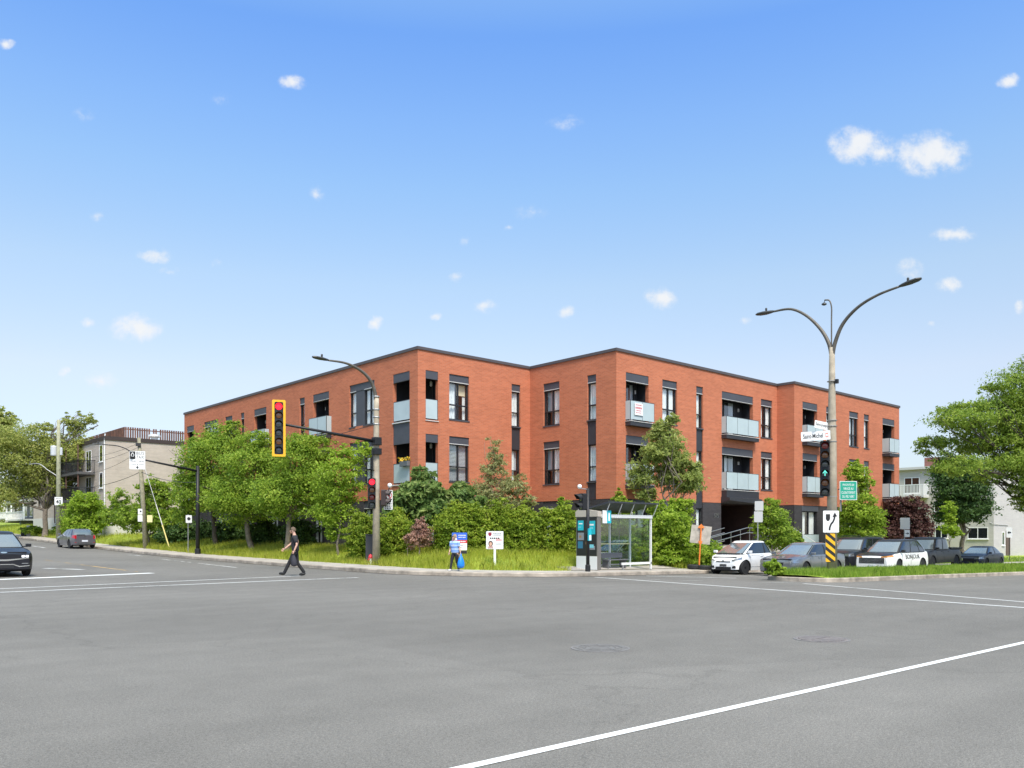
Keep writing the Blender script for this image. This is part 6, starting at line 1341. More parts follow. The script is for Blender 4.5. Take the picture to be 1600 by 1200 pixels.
d5 = d_on_x(91.5, -5.3); b5 = P(91.5, 836, d5); b5 = L(b5.x, b5.y); up1 = thing('utility_pole', 'tall straight greenish utility pole with a grey transformer near the old elm', 'utility pole', b5); z5 = lambda v: CZ + (836 - v) / FPX * d5 - b5.z
MB().tube([(0, 0, -.2), (0, 0, z5(740)), (0, 0, z5(656))], [.21, .18, .13], 12).build('pole', mat('treated_pole', (.30, .30, .20), .9, var=.2, vscale=5), up1, smooth=True)
tr_ = MB().lathe([(.05, -.02), (.24, .0), (.26, .08), (.26, .78), (.22, .86), (.05, .9)], 16, M=Matrix.Translation(Vector((RX, RY, 0)) * -.42 + Vector((0, 0, z5(712))))); tr_.tube([Vector((RX, RY, 0)) * -.3 + Vector((0, 0, z5(703))), Vector((0, 0, z5(703)))], .05, 6); tr_.build('transformer', mat('transformer_grey', (.52, .54, .56), .5), up1)
MB().lathe([(.04, 0), (.11, .0), (.11, .6), (.04, .66)], 10, M=Matrix.Translation(Vector((RX, RY, 0)) * .24 + Vector((0, 0, z5(711))))).build('cutout_switch', mat('transformer_grey', (.52, .54, .56), .5), up1)
c_ = curve([Vector((0, 0, z5(745))), Vector((RX, RY, 0)) * -.9 + Vector((0, 0, z5(735))), Vector((RX, RY, 0)) * -1.7 + Vector((0, 0, z5(725))), Vector((RX, RY, 0)) * -2.6 + Vector((0, 0, z5(725.5)))]); MB().tube(c_, .035, 8).build('lamp_arm', M_GMET, up1, smooth=True)
t = thing('speed_limit_sign', 'white speed limit sign reading 40 on the tall greenish utility pole', 'sign', P(91.5, 783, d5 - .28), facing(-.45, -.89)); board(t, .64, .72, 0, M_WHT); q = MB(); text_mb(q, '40', MX(0, -.06, -.005), w=.42, h=.36, bold=.02); q.build('lettering', M_SBLK, t); print_lines(t, -.2, .2, ((.25, .05),), M_SBLK, -.005, 2)
# overhead wires, each a thing
def wire(label, a, b, sag, r=.012):
    a, b = Vector(a), Vector(b); pts = [a.lerp(b, i / 14) - Vector((0, 0, sag * 4 * (i / 14) * (1 - i / 14))) for i in range(15)]
    o = MB().tube([p - a for p in pts], r, 4).build('overhead_wire', M_DMET); o.location = a; tag(o, label, 'wire', 'overhead wires along the side street')
e5 = lambda v: b5 + Vector((0, 0, z5(v))); e4 = lambda v: b4 + f4(v)
wire('topmost wire strung from the leaning pole to the tall pole', e4(692), e5(714), .5); wire('second wire strung from the leaning pole to the tall pole', e4(698), e5(722), .55); wire('third wire between the leaning pole and the tall pole, sagging lower', e4(704), e5(733), .9); wire('lowest cable between the leaning pole and the tall pole, just above the balconies', e4(737), e5(757), .6, .02)
far_ = Vector((-8.5, 125, 11.)); wire('upper wire running on from the tall pole behind the old elm', e5(722), far_, 1.2); wire('lower wire running on from the tall pole under the elm crown', e5(733), far_ + Vector((-1, 0, -1.5)), 1.6)
wire('cable slanting from the leaning pole down into the maples', e4(737), b3 + Vector((.0, .1, z3(753))), .25, .02)
# litter bin near the elm
b = L_at(37.5, 82); t = thing('litter_bin', 'black litter bin beside a grey box on the far pavement', 'bin', b, TOCAM(b)); MB().box(-.27, .27, -.27, .27, 0, .72).build('bin_body', mat('bin_black', (.015, .014, .022), .6), t, bevel=.03); MB().box(-.29, .29, -.29, .29, .72, .78).build('bin_lid', M_BMET, t, bevel=.02)
b = L_at(44.5, 82); t = thing('utility_box', 'grey upright metal box right beside the black litter bin', 'cabinet', b, TOCAM(b)); MB().box(-.17, .17, -.17, .17, 0, 1.05).build('case', M_SBK2, t, bevel=.02); MB().box(-.15, .15, -.175, -.17, .1, .95).build('door', M_GMET, t)
# leafy weeds at the nose of the median
pb = P(1210, 836, 31.2); bb = Vector((pb.x, pb.y, float(isl_z(pb.x, pb.y))))
tree('weed_clump', 'pale leafy weed clump at the nose of the median', 'plant', bb, [(1208, 884, 11, 12, 0), (1200, 890, 8, 8, 0), (1219, 890, 9, 8, 0)], 31.2, 'yellow', 2400, .07, 0, seed=81, fill=.2)

# ================================================================== other buildings
M_BEIGE = brick_mat('beige_brick', (.47, .40, .34), (.42, .355, .30), (.50, .44, .38), .12); M_PALEW = mat('pale_painted_wall', (.55, .53, .50), .8, var=.1, vscale=.6); M_CEDAR = mat('stained_cedar', (.11, .045, .028), .7, var=.3, vscale=3)
bx0, by0 = -2.2, 44.; gzb = float(lz(bx0, by0)) - .3; ztb = 9.9
BB = thing('apartment_building', 'beige brick three storey building with a cedar fenced roof deck and black balconies', 'building', (bx0, by0, 0)); BL, BW = 26., 24.
m = MB(); m.box(0, BW, 0, BL, 3.3, ztb); m.build('wall', M_BEIGE, BB); MB().box(-.02, BW + .02, -.02, BL, gzb, 3.3).build('base_wall', M_PALEW, BB)
MB().box(-.08, BW + .08, -.08, BL + .08, ztb, ztb + .34).build('roof_edge', mat('brown_fascia', (.045, .03, .026), .6), BB); MB().box(.1, BW - .1, .1, BL - .1, ztb + .34, ztb + .36).build('roof', mat('roof_gravel', (.3, .29, .27), .9, var=.2), BB)
MB().tube([(-.05, .12, gzb + .5), (-.05, .12, ztb - .2), (-.02, .06, ztb + .55)], .05, 6).build('drain_pipe', M_WHT, BB)
def bwin(parent, x, y0, y1, z0, z1, n=-1, axis='x', m=None):
    """window on a wall facing -x (axis x) or -y (axis y)"""
    w = MB(); M = None if axis == 'x' else Matrix(((0, 1, 0), (1, 0, 0), (0, 0, 1)))
    def bx(*a): w.box(*a, M=M)
    bx(x - .03, x + .02, y0, y0 + .06, z0, z1); bx(x - .03, x + .02, y1 - .06, y1, z0, z1); bx(x - .03, x + .02, y0 + .06, y1 - .06, z0, z0 + .06); bx(x - .03, x + .02, y0 + .06, y1 - .06, z1 - .06, z1)
    if y1 - y0 > 1.: bx(x - .028, x + .02, (y0 + y1) / 2 - .03, (y0 + y1) / 2 + .03, z0 + .06, z1 - .06)
    bx(x - .10, x - .0, y0 - .06, y1 + .06, z0 - .08, z0); o = w.build('window', m or M_WHT, parent)
    g = MB(); g.box(x - .014, x - .006, y0 + .05, y1 - .05, z0 + .05, z1 - .05, M=M); g.build('pane', car_glass('house_glass', .14), o)
for z0, z1 in ((8.05, 9.55), (5.7, 7.1)): bwin(BB, 0, .75, 1.75, z0, z1, m=M_WHT)
for y0 in (4.2, 8.6, 12.4):
    for z0 in (7.35, 4.9): bwin(BB, 0, y0, y0 + 1.7, z0, z0 + 1.95)
for z0, lab in ((7.2, 0), (4.75, 1)):
    b = MB(); b.box(-1.5, -.0, 3.0, 15., z0 - .22, z0); o = b.build('balcony', mat('balcony_slab', (.09, .085, .085), .7), BB)
    b = MB(); b.box(-1.5, -1.45, 3.0, 15., z0 + 1.02, z0 + 1.08); b.box(-1.45, 0, 3.0, 3.05, z0 + 1.02, z0 + 1.08)
    for k in range(96): y = 3.06 + k * .125; b.box(-1.485, -1.465, y, y + .03, z0, z0 + 1.02)
    for k in range(12): x = -1.42 + k * .12; b.box(x, x + .03, 3.01, 3.035, z0, z0 + 1.02)
    b.build('railing', M_BMET, o)
m = MB()
for y in (3.1, 7.0, 11., 14.9): m.box(-1.46, -1.38, y, y + .08, gzb + 1.5, 9.6)
m.build('balcony_posts', mat('brown_post', (.12, .06, .045), .7), BB)
m = MB(); fx, fy = .33 - bx0, 3.0; rr = random.Random(9)
def slats(x0, y0, x1, y1, z0, z1, w=.14, gap=.035):
    l = math.hypot(x1 - x0, y1 - y0); n = int(l / (w + gap)); tx_, ty_ = (x1 - x0) / l, (y1 - y0) / l
    for i in range(n):
        if rr.random() < .05: continue
        c = Vector((x0 + tx_ * (i + .5) * (w + gap), y0 + ty_ * (i + .5) * (w + gap), (z0 + z1) / 2)); m.cbox(c, w if tx_ else .03, .03 if tx_ else w, z1 - z0, rr.randint(0, 1))
    for z in (z0 + .25, z1 - .2): m.cbox(Vector(((x0 + x1) / 2, (y0 + y1) / 2, z)) + Vector((ty_, tx_, 0)) * .04, abs(x1 - x0) or .05, abs(y1 - y0) or .05, .09, 0)
slats(fx, fy, fx, fy + 17, ztb + .30, 11.55); slats(fx, fy, fx + 7, fy, ztb + .30, 11.55, gap=.07); slats(fx + 7, fy + .05, fx + 19, fy + .05, ztb + .30, 11.3)
m.build('deck_fence', [M_CEDAR, mat('worn_cedar', (.155, .07, .045), .7, var=.3, vscale=3)], BB)
for x, s in ((4.6, .55), (7.6, .7)):
    b = MB()
    if x < 5: b.lathe([(.3, 0), (.3, .3), (.55, .42), (.5, .6), (.05, .68)], 14, M=Matrix.Translation((x, 1.2, ztb + .3)))
    else: b.box(x, x + .8, .9, 1.6, ztb + .3, ztb + .95)
    b.build('roof_vent', M_SBK2, BB)
m = MB().tube([(11., 2, ztb + .3), (11.05, 2, ztb + 3.1)], .03, 6); m.tube([(10.4, 2, ztb + 2.6), (11.5, 2, ztb + 2.9)], .02, 5); m.tube([(10.6, 2, ztb + 2.2), (11.3, 2, ztb + 2.5)], .02, 5); m.build('antenna', M_GMET, BB)
# white building on the right
M_WBR = brick_mat('white_block', (.52, .495, .46), (.49, .465, .43), (.45, .43, .40), .07)
wx, wy = 56., -8.3; gzw = float(lz(wx, wy)) - .4; ztw = 7.65; WB = thing('white_building', 'pale grey brick walk-up with white balcony, chimney and flat roof', 'building', (wx, wy, 0)); WL = 16.; WW = 34.
MB().box(0, WW, 0, WL, gzw, ztw).build('wall', M_WBR, WB); MB().box(-.35, WW + .3, -.3, WL + .3, ztw, ztw + .22).build('roof', mat('white_fascia', (.55, .54, .52), .7), WB)
bh = MB().box(1.2, 2.6, 3.2, 6.4, ztw + .22, ztw + 1.15); bh.build('chimney', brick_mat('red_brown_brick', (.26, .11, .085), (.22, .09, .07), (.3, .2, .17), .1), WB)
def wz(u, v, x=wx): return CZ + (836 - v) / FPX * d_on_x(u, x)
def wwin(u0, u1, v0, v1, mm=None): bwin(WB, 0, YW(u1, wx) - wy, YW(u0, wx) - wy, wz((u0 + u1) / 2, v1), wz((u0 + u1) / 2, v0), m=mm)
wwin(1413, 1437, 746, 771); wwin(1424, 1436, 784, 801); wwin(1459.5, 1467, 783, 800); wwin(1461, 1481, 822, 841); wwin(1512, 1544, 824, 842)
z0 = wz(1425, 775); y0, y1 = YW(1443, wx - 1.2) - wy, YW(1404, wx - 1.2) - wy
o = MB().box(-1.2, 0, y0, y1, z0 - .22, z0).build('balcony', mat('white_fascia', (.55, .54, .52), .7), WB); b = MB(); b.box(-1.2, -1.15, y0, y1, z0 + .95, z0 + 1.02); b.box(-1.15, 0, y0, y0 + .05, z0 + .95, z0 + 1.02)
for k in range(int((y1 - y0) / .13)): b.box(-1.19, -1.165, y0 + k * .13, y0 + k * .13 + .05, z0, z0 + .95)
for k in range(9): b.box(-1.1 + k * .13, -1.05 + k * .13, y0 + .01, y0 + .035, z0, z0 + .95)
b.build('railing', M_WHT, o)
dr = MB().box(3.0, 4.0, -.06, .0, gzw + .4, gzw + 2.6).build('door', mat('brown_door', (.12, .08, .06), .6), WB); bwin(WB, 0, 2.0, 2.6, gzw + 1.3, gzw + 2.5, axis='y'); MB().tube([(-.02, .3, 2.6), (-.05, -.05, 2.45), (3.5, -.05, 2.4)], .03, 5).build('conduit', M_SBK2, WB)
m = MB(); m.box(8, 12, -.05, 0, 1.8, 3.2); m.box(14, 17, -.05, 0, 1.8, 3.2); m.build('dark_glazing', car_glass('house_glass', .14), WB)
# houses at the far end of the side street
def house(label, u, d, w, dp, h, col, seed):
    b = P(u, 836, d); b = Vector((b.x, b.y, float(lz(b.x, b.y)) - .2)); t = thing('house', label, 'house', b, 0.); m = MB().box(0, dp, 0, w, 0, h); m.build('wall', mat(col[0], col[1], .8, var=.1), t); MB().box(-.3, dp + .3, -.3, w + .3, h, h + .35).build('roof', mat('roof_tar', (.09, .085, .08), .9), t)
    for k in range(int(w / 3)):
        for z in (.9, 3.7): bwin(t, 0, .7 + k * 3, 2.1 + k * 3, z + .6, z + 2.0)
    for k in range(2): bwin(t, 0, .8 + k * 3, 2.0 + k * 3, 1.4, 2.7, axis='y')
    o = MB().box(-1.8, 0, .4, w - .4, .9, 1.1).build('porch', M_PALEW, t); q = MB()
    for k in range(int(w / .3)): q.box(-1.78, -1.74, .45 + k * .3, .5 + k * .3, 1.1, 2.0)
    q.box(-1.8, -1.72, .4, w - .4, 2.0, 2.08); q.box(-1.8, -1.6, .5, .65, 1.1, 3.4); q.box(-1.8, -1.6, w - .7, w - .55, 1.1, 3.4); q.box(-1.95, 0, .3, w - .3, 3.4, 3.55); q.build('porch_frame', M_WHT, o)
    return t
house('grey two storey house with a white porch far up the side street behind the elms', 62, 108, 11, 12, 6.4, ('grey_siding', (.20, .20, .21)), 1)
house('dark brick house at the top of the side street behind the elm crown', 38, 134, 12, 12, 6.6, ('brown_siding', (.15, .12, .11)), 2)
# far-off trees that close the view
def far_wood(name, label, spots, seed, m, n, size):
    r = random.Random(seed); blobs = []
    for x, y, h in spots:
        z = float(gz(x, y)); w = h * r.uniform(.38, .55); blobs.append((Vector((x, y, z + h * .55)), w, w, h * .5)); blobs.append((Vector((x + r.uniform(-3, 3), y, z + h * .25)), w, w, h * .3))
    o = leaves(name, blobs, n, size, LM[m], None, seed, (0, 0, 0), .5, sprig=14); tag(o, label, 'trees', kind='stuff'); return o
r_ = random.Random(5)
far_wood('distant_trees', 'far-off belt of street trees closing the end of the side street', [(x, 165 + r_.uniform(-8, 18), r_.uniform(8, 13)) for x in range(-70, 30, 6)] + [(-32 + r_.uniform(-4, 4), y, r_.uniform(7, 11)) for y in range(95, 160, 9)], 91, 'elm', 30000, .45)
far_wood('distant_trees', 'far-off belt of trees beyond the white building', [(135 + r_.uniform(-8, 14), y, r_.uniform(7, 11)) for y in range(-40, 60, 6)], 92, 'locust', 16000, .45)
# ================================================================== people
def skin_mesh(name, joints, edges, mats, parent, root=0, sub=2):
    """joints: [(pos, rx, ry)]; grown with a skin modifier into one continuous surface"""
    me = bpy.data.meshes.new(name); me.from_pydata([j[0] for j in joints], edges, []); o = link(name, me, mats, parent)
    bpy.context.view_layer.objects.active = o
    o.modifiers.new('skin', 'SKIN'); sv = me.skin_vertices[0].data if me.skin_vertices else None
    if sv is None:
        bm = bmesh.new(); bm.from_mesh(me); bm.verts.layers.skin.verify(); bm.to_mesh(me); bm.free(); sv = me.skin_vertices[0].data
    for i, j in enumerate(joints): sv[i].radius = (j[1], j[2]); sv[i].use_root = (i == root)
    o.modifiers['skin'].use_smooth_shade = True; s = o.modifiers.new('s', 'SUBSURF'); s.levels = s.render_levels = sub
    return o
def chain(J, E, pts, start=None):
    idx = []
    for p in pts: J.append(p); idx.append(len(J) - 1)
    if start is not None: E.append((start, idx[0]))
    for a, b in zip(idx, idx[1:]): E.append((a, b))
    return idx
V3 = lambda *a: Vector(a)
def person(label, loc, rz, h, pose, cols, group=None):
    k = h / 1.75; t = thing('person', label, 'person', loc, rz); sc = lambda p: tuple(Vector(p) * k); g = pose.get('girth', 1.)
    skin = mat('skin_' + cols['id'], cols['skin'], .55); J, E = [], []
    def j(p, r, r2=None): return (sc(p), r * k, (r2 or r) * k)
    hip, ch, nk, hd = pose['hip'], pose['chest'], pose['neck'], pose['head']
    t0 = chain(J, E, [j(hip, .115 * g, .15 * g), j(V3(*hip).lerp(V3(*ch), .5), .10 * g, .135 * g), j(ch, .115 * g, .16 * g), j(V3(*ch).lerp(V3(*nk), .62), .08, .10), j(nk, .055), j(V3(*nk).lerp(V3(*hd), .45), .056), j(hd, .088, .076), j(V3(*hd) + V3(-.01, 0, .085), .070, .064)])
    for s in ('L', 'R'):
        sh, el, wr = pose['sh' + s], pose['el' + s], pose['wr' + s]
        chain(J, E, [j(sh, .062), j(V3(*sh).lerp(V3(*el), .5), .048), j(el, .040), j(V3(*el).lerp(V3(*wr), .4), .038), j(wr, .027)], t0[3])
        hp, kn, an = pose['hp' + s], pose['kn' + s], pose['an' + s]
        chain(J, E, [j(hp, .085 * g), j(V3(*hp).lerp(V3(*kn), .5), .072 * g), j(kn, .052), j(V3(*kn).lerp(V3(*an), .4), .050), j(an, .036)], t0[0])
    skin_mesh('body', J, E, skin, t)
    # face
    H = V3(*hd); f = V3(*pose.get('face', (1, 0, 0))).normalized(); sd_ = V3(-f.y, f.x, 0)
    fm = MB(); 
    def ell(mb, c, rx, ry, rz_, mi=0, n=10):
        rows = []
        for i in range(7):
            a = -PI / 2 + PI * i / 6; rows.append([(c + f * rx * math.cos(a) * math.cos(2 * PI * q / n) + sd_ * ry * math.cos(a) * math.sin(2 * PI * q / n) + V3(0, 0, 1) * rz_ * math.sin(a)) * k for q in range(n)])
        mb.grid(rows, mi, closed=True)
    ell(fm, H + f * .092 + V3(0, 0, -.015), .022, .014, .028); ell(fm, H + f * .075 + V3(0, 0, -.075), .022, .028, .022)
    for s in (-1, 1): ell(fm, H + sd_ * s * .078 + V3(0, 0, -.01), .018, .012, .03)
    fm.build('face', skin, t, smooth=True); ey = MB()
    for s in (-1, 1): ell(ey, H + f * .077 + sd_ * s * .031 + V3(0, 0, .018), .010, .012, .008)
    ey.build('eyes', mat('eye_dark', (.03, .025, .02), .3), t, smooth=True); mo = MB(); ell(mo, H + f * .088 + V3(0, 0, -.058), .008, .022, .006); mo.build('mouth', mat('lips', (.38, .14, .12), .5), t, smooth=True)
    hm = MB(); rows = []
    for i in range(8):
        a = R(-12 + 102 * i / 7); row = []
        for q in range(18):
            b_ = 2 * PI * q / 18; front = max(0, math.cos(b_)); low = a if front < .35 else max(a, R(34) * min(1, (front - .35) / .4))
            row.append((H + V3(0, 0, .022) + f * (.104 * math.cos(low) * math.cos(b_) - .006) + sd_ * .090 * math.cos(low) * math.sin(b_) + V3(0, 0, .122) * math.sin(low)) * k)
        rows.append(row)
    hm.grid(rows, closed=True); hm.build('hair', mat('hair_' + cols['id'], cols['hair'], .75, var=.3, vscale=60), t, smooth=True)
    if cols.get('beard'):
        bm_ = MB(); ell(bm_, H + f * .062 + V3(0, 0, -.078), .040, .058, .036); bm_.build('beard', mat('beard', cols['beard'], .8), t, smooth=True)
    # shirt and trousers follow the body
    J, E = [], []; q = 1.0
    s0 = chain(J, E, [j(V3(*hip) + V3(0, 0, -.07), .155 * g, .195 * g), j(V3(*hip) + V3(0, 0, .06), .148 * g, .185 * g), j(V3(*hip).lerp(V3(*ch), .6), .142 * g, .178 * g), j(ch, .152 * g, .20 * g), j(V3(*ch).lerp(V3(*nk), .62), .125, .155), j(V3(*nk) + V3(-.005, 0, -.02), .075)])
    for s in ('L', 'R'):
        sh, el = V3(*pose['sh' + s]), V3(*pose['el' + s]); chain(J, E, [j(sh, .098), j(sh.lerp(el, .35), .088), j(sh.lerp(el, .85), .082)], s0[4])
    skin_mesh('shirt', J, E, cols['shirt'], t)
    J, E = [], []; s0 = chain(J, E, [j(V3(*hip) + V3(0, 0, .05), .118 * g, .155 * g), j(V3(*hip) + V3(0, 0, -.06), .125 * g, .160 * g)])
    for s in ('L', 'R'):
        hp, kn, an = V3(*pose['hp' + s]), V3(*pose['kn' + s]), V3(*pose['an' + s]); chain(J, E, [j(hp, .105 * g), j(hp.lerp(kn, .5), .088 * g), j(kn, .070), j(kn.lerp(an, .5), .064), j(kn.lerp(an, .9), .062), j(kn.lerp(an, 1.02), .062)], s0[1])
    skin_mesh('trousers', J, E, cols['trousers'], t)
    for s in ('L', 'R'):
        a, b = V3(*pose['an' + s]), V3(*pose['toe' + s]); d = (b - a); d = V3(d.x, d.y, 0).normalized(); J, E = [], []
        heel = a - d * .05 + V3(0, 0, -.035); chain(J, E, [j(a + V3(0, 0, .02), .056), j(a + V3(0, 0, -.03), .058, .055), j(a.lerp(b, .55) + V3(0, 0, -.005), .048, .056), j(b, .036, .048)]); J.append(j(heel, .052)); E.append((1, 4)); skin_mesh('shoe', J, E, cols['shoes'], t, 1)
        w, e = V3(*pose['wr' + s]), V3(*pose['el' + s]); hd_ = (w - e).normalized(); side_ = V3(0, 1, 0) if abs(hd_.y) < .8 else V3(1, 0, 0); side_ = (side_ - hd_ * side_.dot(hd_)).normalized() if s == 'L' else -(side_ - hd_ * side_.dot(hd_)).normalized(); fw_ = side_.cross(hd_).normalized()
        if fw_.x < 0: fw_ = -fw_
        curl = 1.0 if pose.get('grip') == s else .35; J, E = [], []
        c0 = chain(J, E, [j(w, .026, .024), j(w + hd_ * .045, .032, .018), j(w + hd_ * .085, .036, .015)])
        inn = -side_
        for i in range(4):
            o = fw_ * (.030 - .020 * i); l = (.036, .042, .039, .030)[i]; a1 = w + hd_ * .088 + o; p1 = a1 + (hd_ * (1 - .45 * curl) + inn * .55 * curl) * l; p2 = p1 + (hd_ * (.9 - 1.5 * curl) + inn * (.25 + .75 * curl)) * l * .8; p3 = p2 + (hd_ * (.8 - 1.7 * curl) + inn * (.2 + .2 * curl)) * l * .6
            chain(J, E, [j(a1, .0095), j(p1, .009), j(p2, .0085), j(p3, .007)], c0[2])
        th = w + hd_ * .03 + fw_ * .03; chain(J, E, [j(th, .013), j(th + fw_ * .025 + hd_ * .03 + inn * .01, .011), j(th + fw_ * .02 + hd_ * .058 + inn * .025, .009)], c0[1])
        skin_mesh('hand', J, E, skin, t, 0, 1)
    return t, k
M_BLKT = mat('black_cotton', (.020, .020, .024), .85, var=.2, vscale=8); M_BLKP = mat('black_trousers', (.012, .012, .014), .85, var=.2, vscale=8); M_SHOE = mat('black_shoes', (.012, .012, .012), .5); M_WSH = mat('white_shoes', (.70, .67, .64), .6)
def bluetee():
    m = bpy.data.materials.new('blue_striped_knit'); m.use_nodes = True; nt = m.node_tree; b = nt.nodes['Principled BSDF']; tc = N(nt, 'ShaderNodeTexCoord'); sp = N(nt, 'ShaderNodeSeparateXYZ'); nt.links.new(tc.outputs['Object'], sp.inputs[0])
    mm = N(nt, 'ShaderNodeMath', operation='MULTIPLY'); mm.inputs[1].default_value = 46.; nt.links.new(sp.outputs['Z'], mm.inputs[0]); sn = N(nt, 'ShaderNodeMath', operation='SINE'); nt.links.new(mm.outputs[0], sn.inputs[0])
    r = ramp(nt, [(.0, (.17, .30, .62)), (.5, (.20, .35, .70)), (.75, (.40, .54, .82)), (1., (.44, .58, .84))]); mp = N(nt, 'ShaderNodeMapRange'); mp.inputs['From Min'].default_value = -1; nt.links.new(sn.outputs[0], mp.inputs['Value']); nt.links.new(mp.outputs[0], r.inputs['Fac']); nt.links.new(r.outputs[0], b.inputs['Base Color']); b.inputs['Roughness'].default_value = .85
    return m
man_p = P(461.5, 836, 30.6); mb_ = G(man_p.x, man_p.y)
mp_ = dict(hip=(0, 0, .93), chest=(.02, 0, 1.27), neck=(.035, 0, 1.49), head=(.085, 0, 1.635), shL=(.02, .165, 1.415), shR=(.03, -.165, 1.415), elL=(-.07, .225, 1.14), wrL=(.03, .235, .90), elR=(.16, -.22, 1.17), wrR=(.385, -.17, .985),
           hpL=(.015, .09, .88), hpR=(-.01, -.09, .88), knL=(.20, .10, .50), anL=(.385, .10, .115), toeL=(.575, .10, .105), knR=(-.06, -.10, .48), anR=(-.315, -.10, .11), toeR=(-.12, -.10, .035), grip='L', girth=.97)
MAN, km = person('bearded man in black T-shirt and black trousers striding over the crosswalk with a dark bag', mb_, math.atan2(.52, -.85), 1.76, mp_, dict(id='fair', skin=(.60, .35, .26), hair=(.12, .08, .05), beard=(.22, .12, .07), shirt=M_BLKT, trousers=M_BLKP, shoes=M_SHOE))
Mm = Matrix.Translation(mb_) @ Matrix.Rotation(math.atan2(.52, -.85), 4, 'Z')
bag = thing('shoulder_bag', 'limp dark bag hanging from the walking man\'s hand', 'bag', Mm @ Vector((.05, .25, .80)) * 1, math.atan2(.52, -.85))
rows = []
for z, a, b_ in ((-.02, .03, .02), (-.10, .07, .03), (-.22, .10, .05), (-.36, .115, .06), (-.42, .09, .05), (-.44, .02, .02)): rows.append([(a * math.cos(2 * PI * q / 14) + z * .06, b_ * math.sin(2 * PI * q / 14), z) for q in range(14)])
MB().grid(rows, closed=True).build('bag_body', mat('dark_bag', (.025, .024, .032), .6, var=.2), bag, smooth=True); MB().tube([(-.04, 0, -.08), (-.02, 0, .0), (.0, 0, .035), (.02, 0, .0), (.04, 0, -.08)], .010, 6).build('handle', M_BLKT, bag)
wp = P(711, 836, 32.6); wb2 = L(wp.x, wp.y) if off(wp.x, wp.y) > .2 else G(wp.x, wp.y)
wrz = math.atan2(-.38, -.92)
wm_ = dict(hip=(0, 0, .90), chest=(.03, 0, 1.24), neck=(.065, 0, 1.45), head=(.12, 0, 1.585), shL=(.03, .175, 1.38), shR=(.03, -.175, 1.38), elL=(.02, .27, 1.10), wrL=(.06, .33, .86), elR=(.0, -.25, 1.10), wrR=(.13, -.24, .88),
           hpL=(.0, .09, .86), hpR=(.0, -.09, .86), knL=(.0, .105, .47), anL=(-.17, .11, .10), toeL=(.01, .12, .035), knR=(.15, -.10, .48), anR=(.26, -.10, .09), toeR=(.43, -.11, .05), grip='L', girth=1.16, face=(1, -.25, -.1))
WOM, kw_ = person('short woman in a blue striped T-shirt carrying a blue bag along the kerb', wb2, wrz, 1.42, wm_, dict(id='tan', skin=(.55, .33, .24), hair=(.22, .17, .13), shirt=bluetee(), trousers=M_BLKP, shoes=M_WSH))
Mw = Matrix.Translation(wb2) @ Matrix.Rotation(wrz, 4, 'Z')
bg2 = thing('shopping_bag', 'bright blue plastic shopping bag hanging from the woman\'s hand', 'bag', Mw @ (Vector((.07, .36, .80)) * kw_), wrz)
rows = []
for z, a, b_ in ((.02, .02, .02), (-.06, .05, .04), (-.16, .10, .08), (-.30, .155, .12), (-.42, .17, .13), (-.50, .14, .11), (-.53, .05, .04)): rows.append([(a * math.cos(2 * PI * q / 16) * (1 + .07 * math.sin(q * 3 + z * 20)), b_ * math.sin(2 * PI * q / 16) * (1 + .07 * math.cos(q * 2.7)), z) for q in range(16)])
MB().grid(rows, closed=True).build('bag_body', mat('blue_plastic', (.01, .20, .68), .35), bg2, smooth=True); MB().tube([(-.02, 0, -.02), (0, 0, .06), (.02, 0, -.02)], .010, 6).build('handle', mat('blue_plastic', (.01, .20, .68), .35), bg2)
# ================================================================== camera, sky, sun
cam = bpy.data.cameras.new('camera'); co = bpy.data.objects.new('camera', cam); COL.objects.link(co)
co.location = (CX, CY, CZ); co.rotation_euler = (R(90), 0, -math.atan2(FX, FY))
cam.sensor_width = 36; cam.lens = 36 * FPX / 1600; cam.shift_y = (836 - 600) / 1600; cam.clip_end = 6000; cam.clip_start = .1
SC.camera = co
SUN_EL, SUN_AZ = R(56), None
sun_dir = Vector((-.42, -.90, 0)).normalized()      # towards the sun, on the ground
w = bpy.data.worlds.new('World'); SC.world = w; w.use_nodes = True; nt = w.node_tree
bg = nt.nodes['Background']; out = nt.nodes['World Output']
sky = N(nt, 'ShaderNodeTexSky'); sky.sky_type = 'NISHITA'; sky.sun_disc = False
sky.sun_elevation = SUN_EL; sky.sun_rotation = math.atan2(sun_dir.x, sun_dir.y)
sky.air_density = 1.0; sky.dust_density = .6; sky.ozone_density = 2.5; sky.altitude = 50
bg.inputs['Strength'].default_value = SKY_STR = .10
geo = N(nt, 'ShaderNodeNewGeometry'); tc = N(nt, 'ShaderNodeTexCoord')
D = tc.outputs['Generated']
def dot(v):
    n = N(nt, 'ShaderNodeVectorMath', operation='DOT_PRODUCT'); n.inputs[1].default_value = v; nt.links.new(D, n.inputs[0]); return n.outputs['Value']
def mth(op, a, b=None, c=None):
    n = N(nt, 'ShaderNodeMath', operation=op)
    for i, x in enumerate((a, b, c)):
        if x is None: continue
        if isinstance(x, (int, float)): n.inputs[i].default_value = x
        else: nt.links.new(x, n.inputs[i])
    return n.outputs[0]
def msmooth(x, a, b):
    n = N(nt, 'ShaderNodeMapRange'); n.interpolation_type = 'SMOOTHSTEP'; n.inputs['From Min'].default_value = a; n.inputs['From Max'].default_value = b
    nt.links.new(x, n.inputs['Value']); return n.outputs[0]
fw = dot((FX, FY, 0)); ri = dot((RX, RY, 0)); up = dot((0, 0, 1))
fs_ = mth('MAXIMUM', fw, .05)
cb = N(nt, 'ShaderNodeCombineXYZ'); nt.links.new(mth('DIVIDE', ri, fs_), cb.inputs[0]); nt.links.new(mth('DIVIDE', up, fs_), cb.inputs[1])
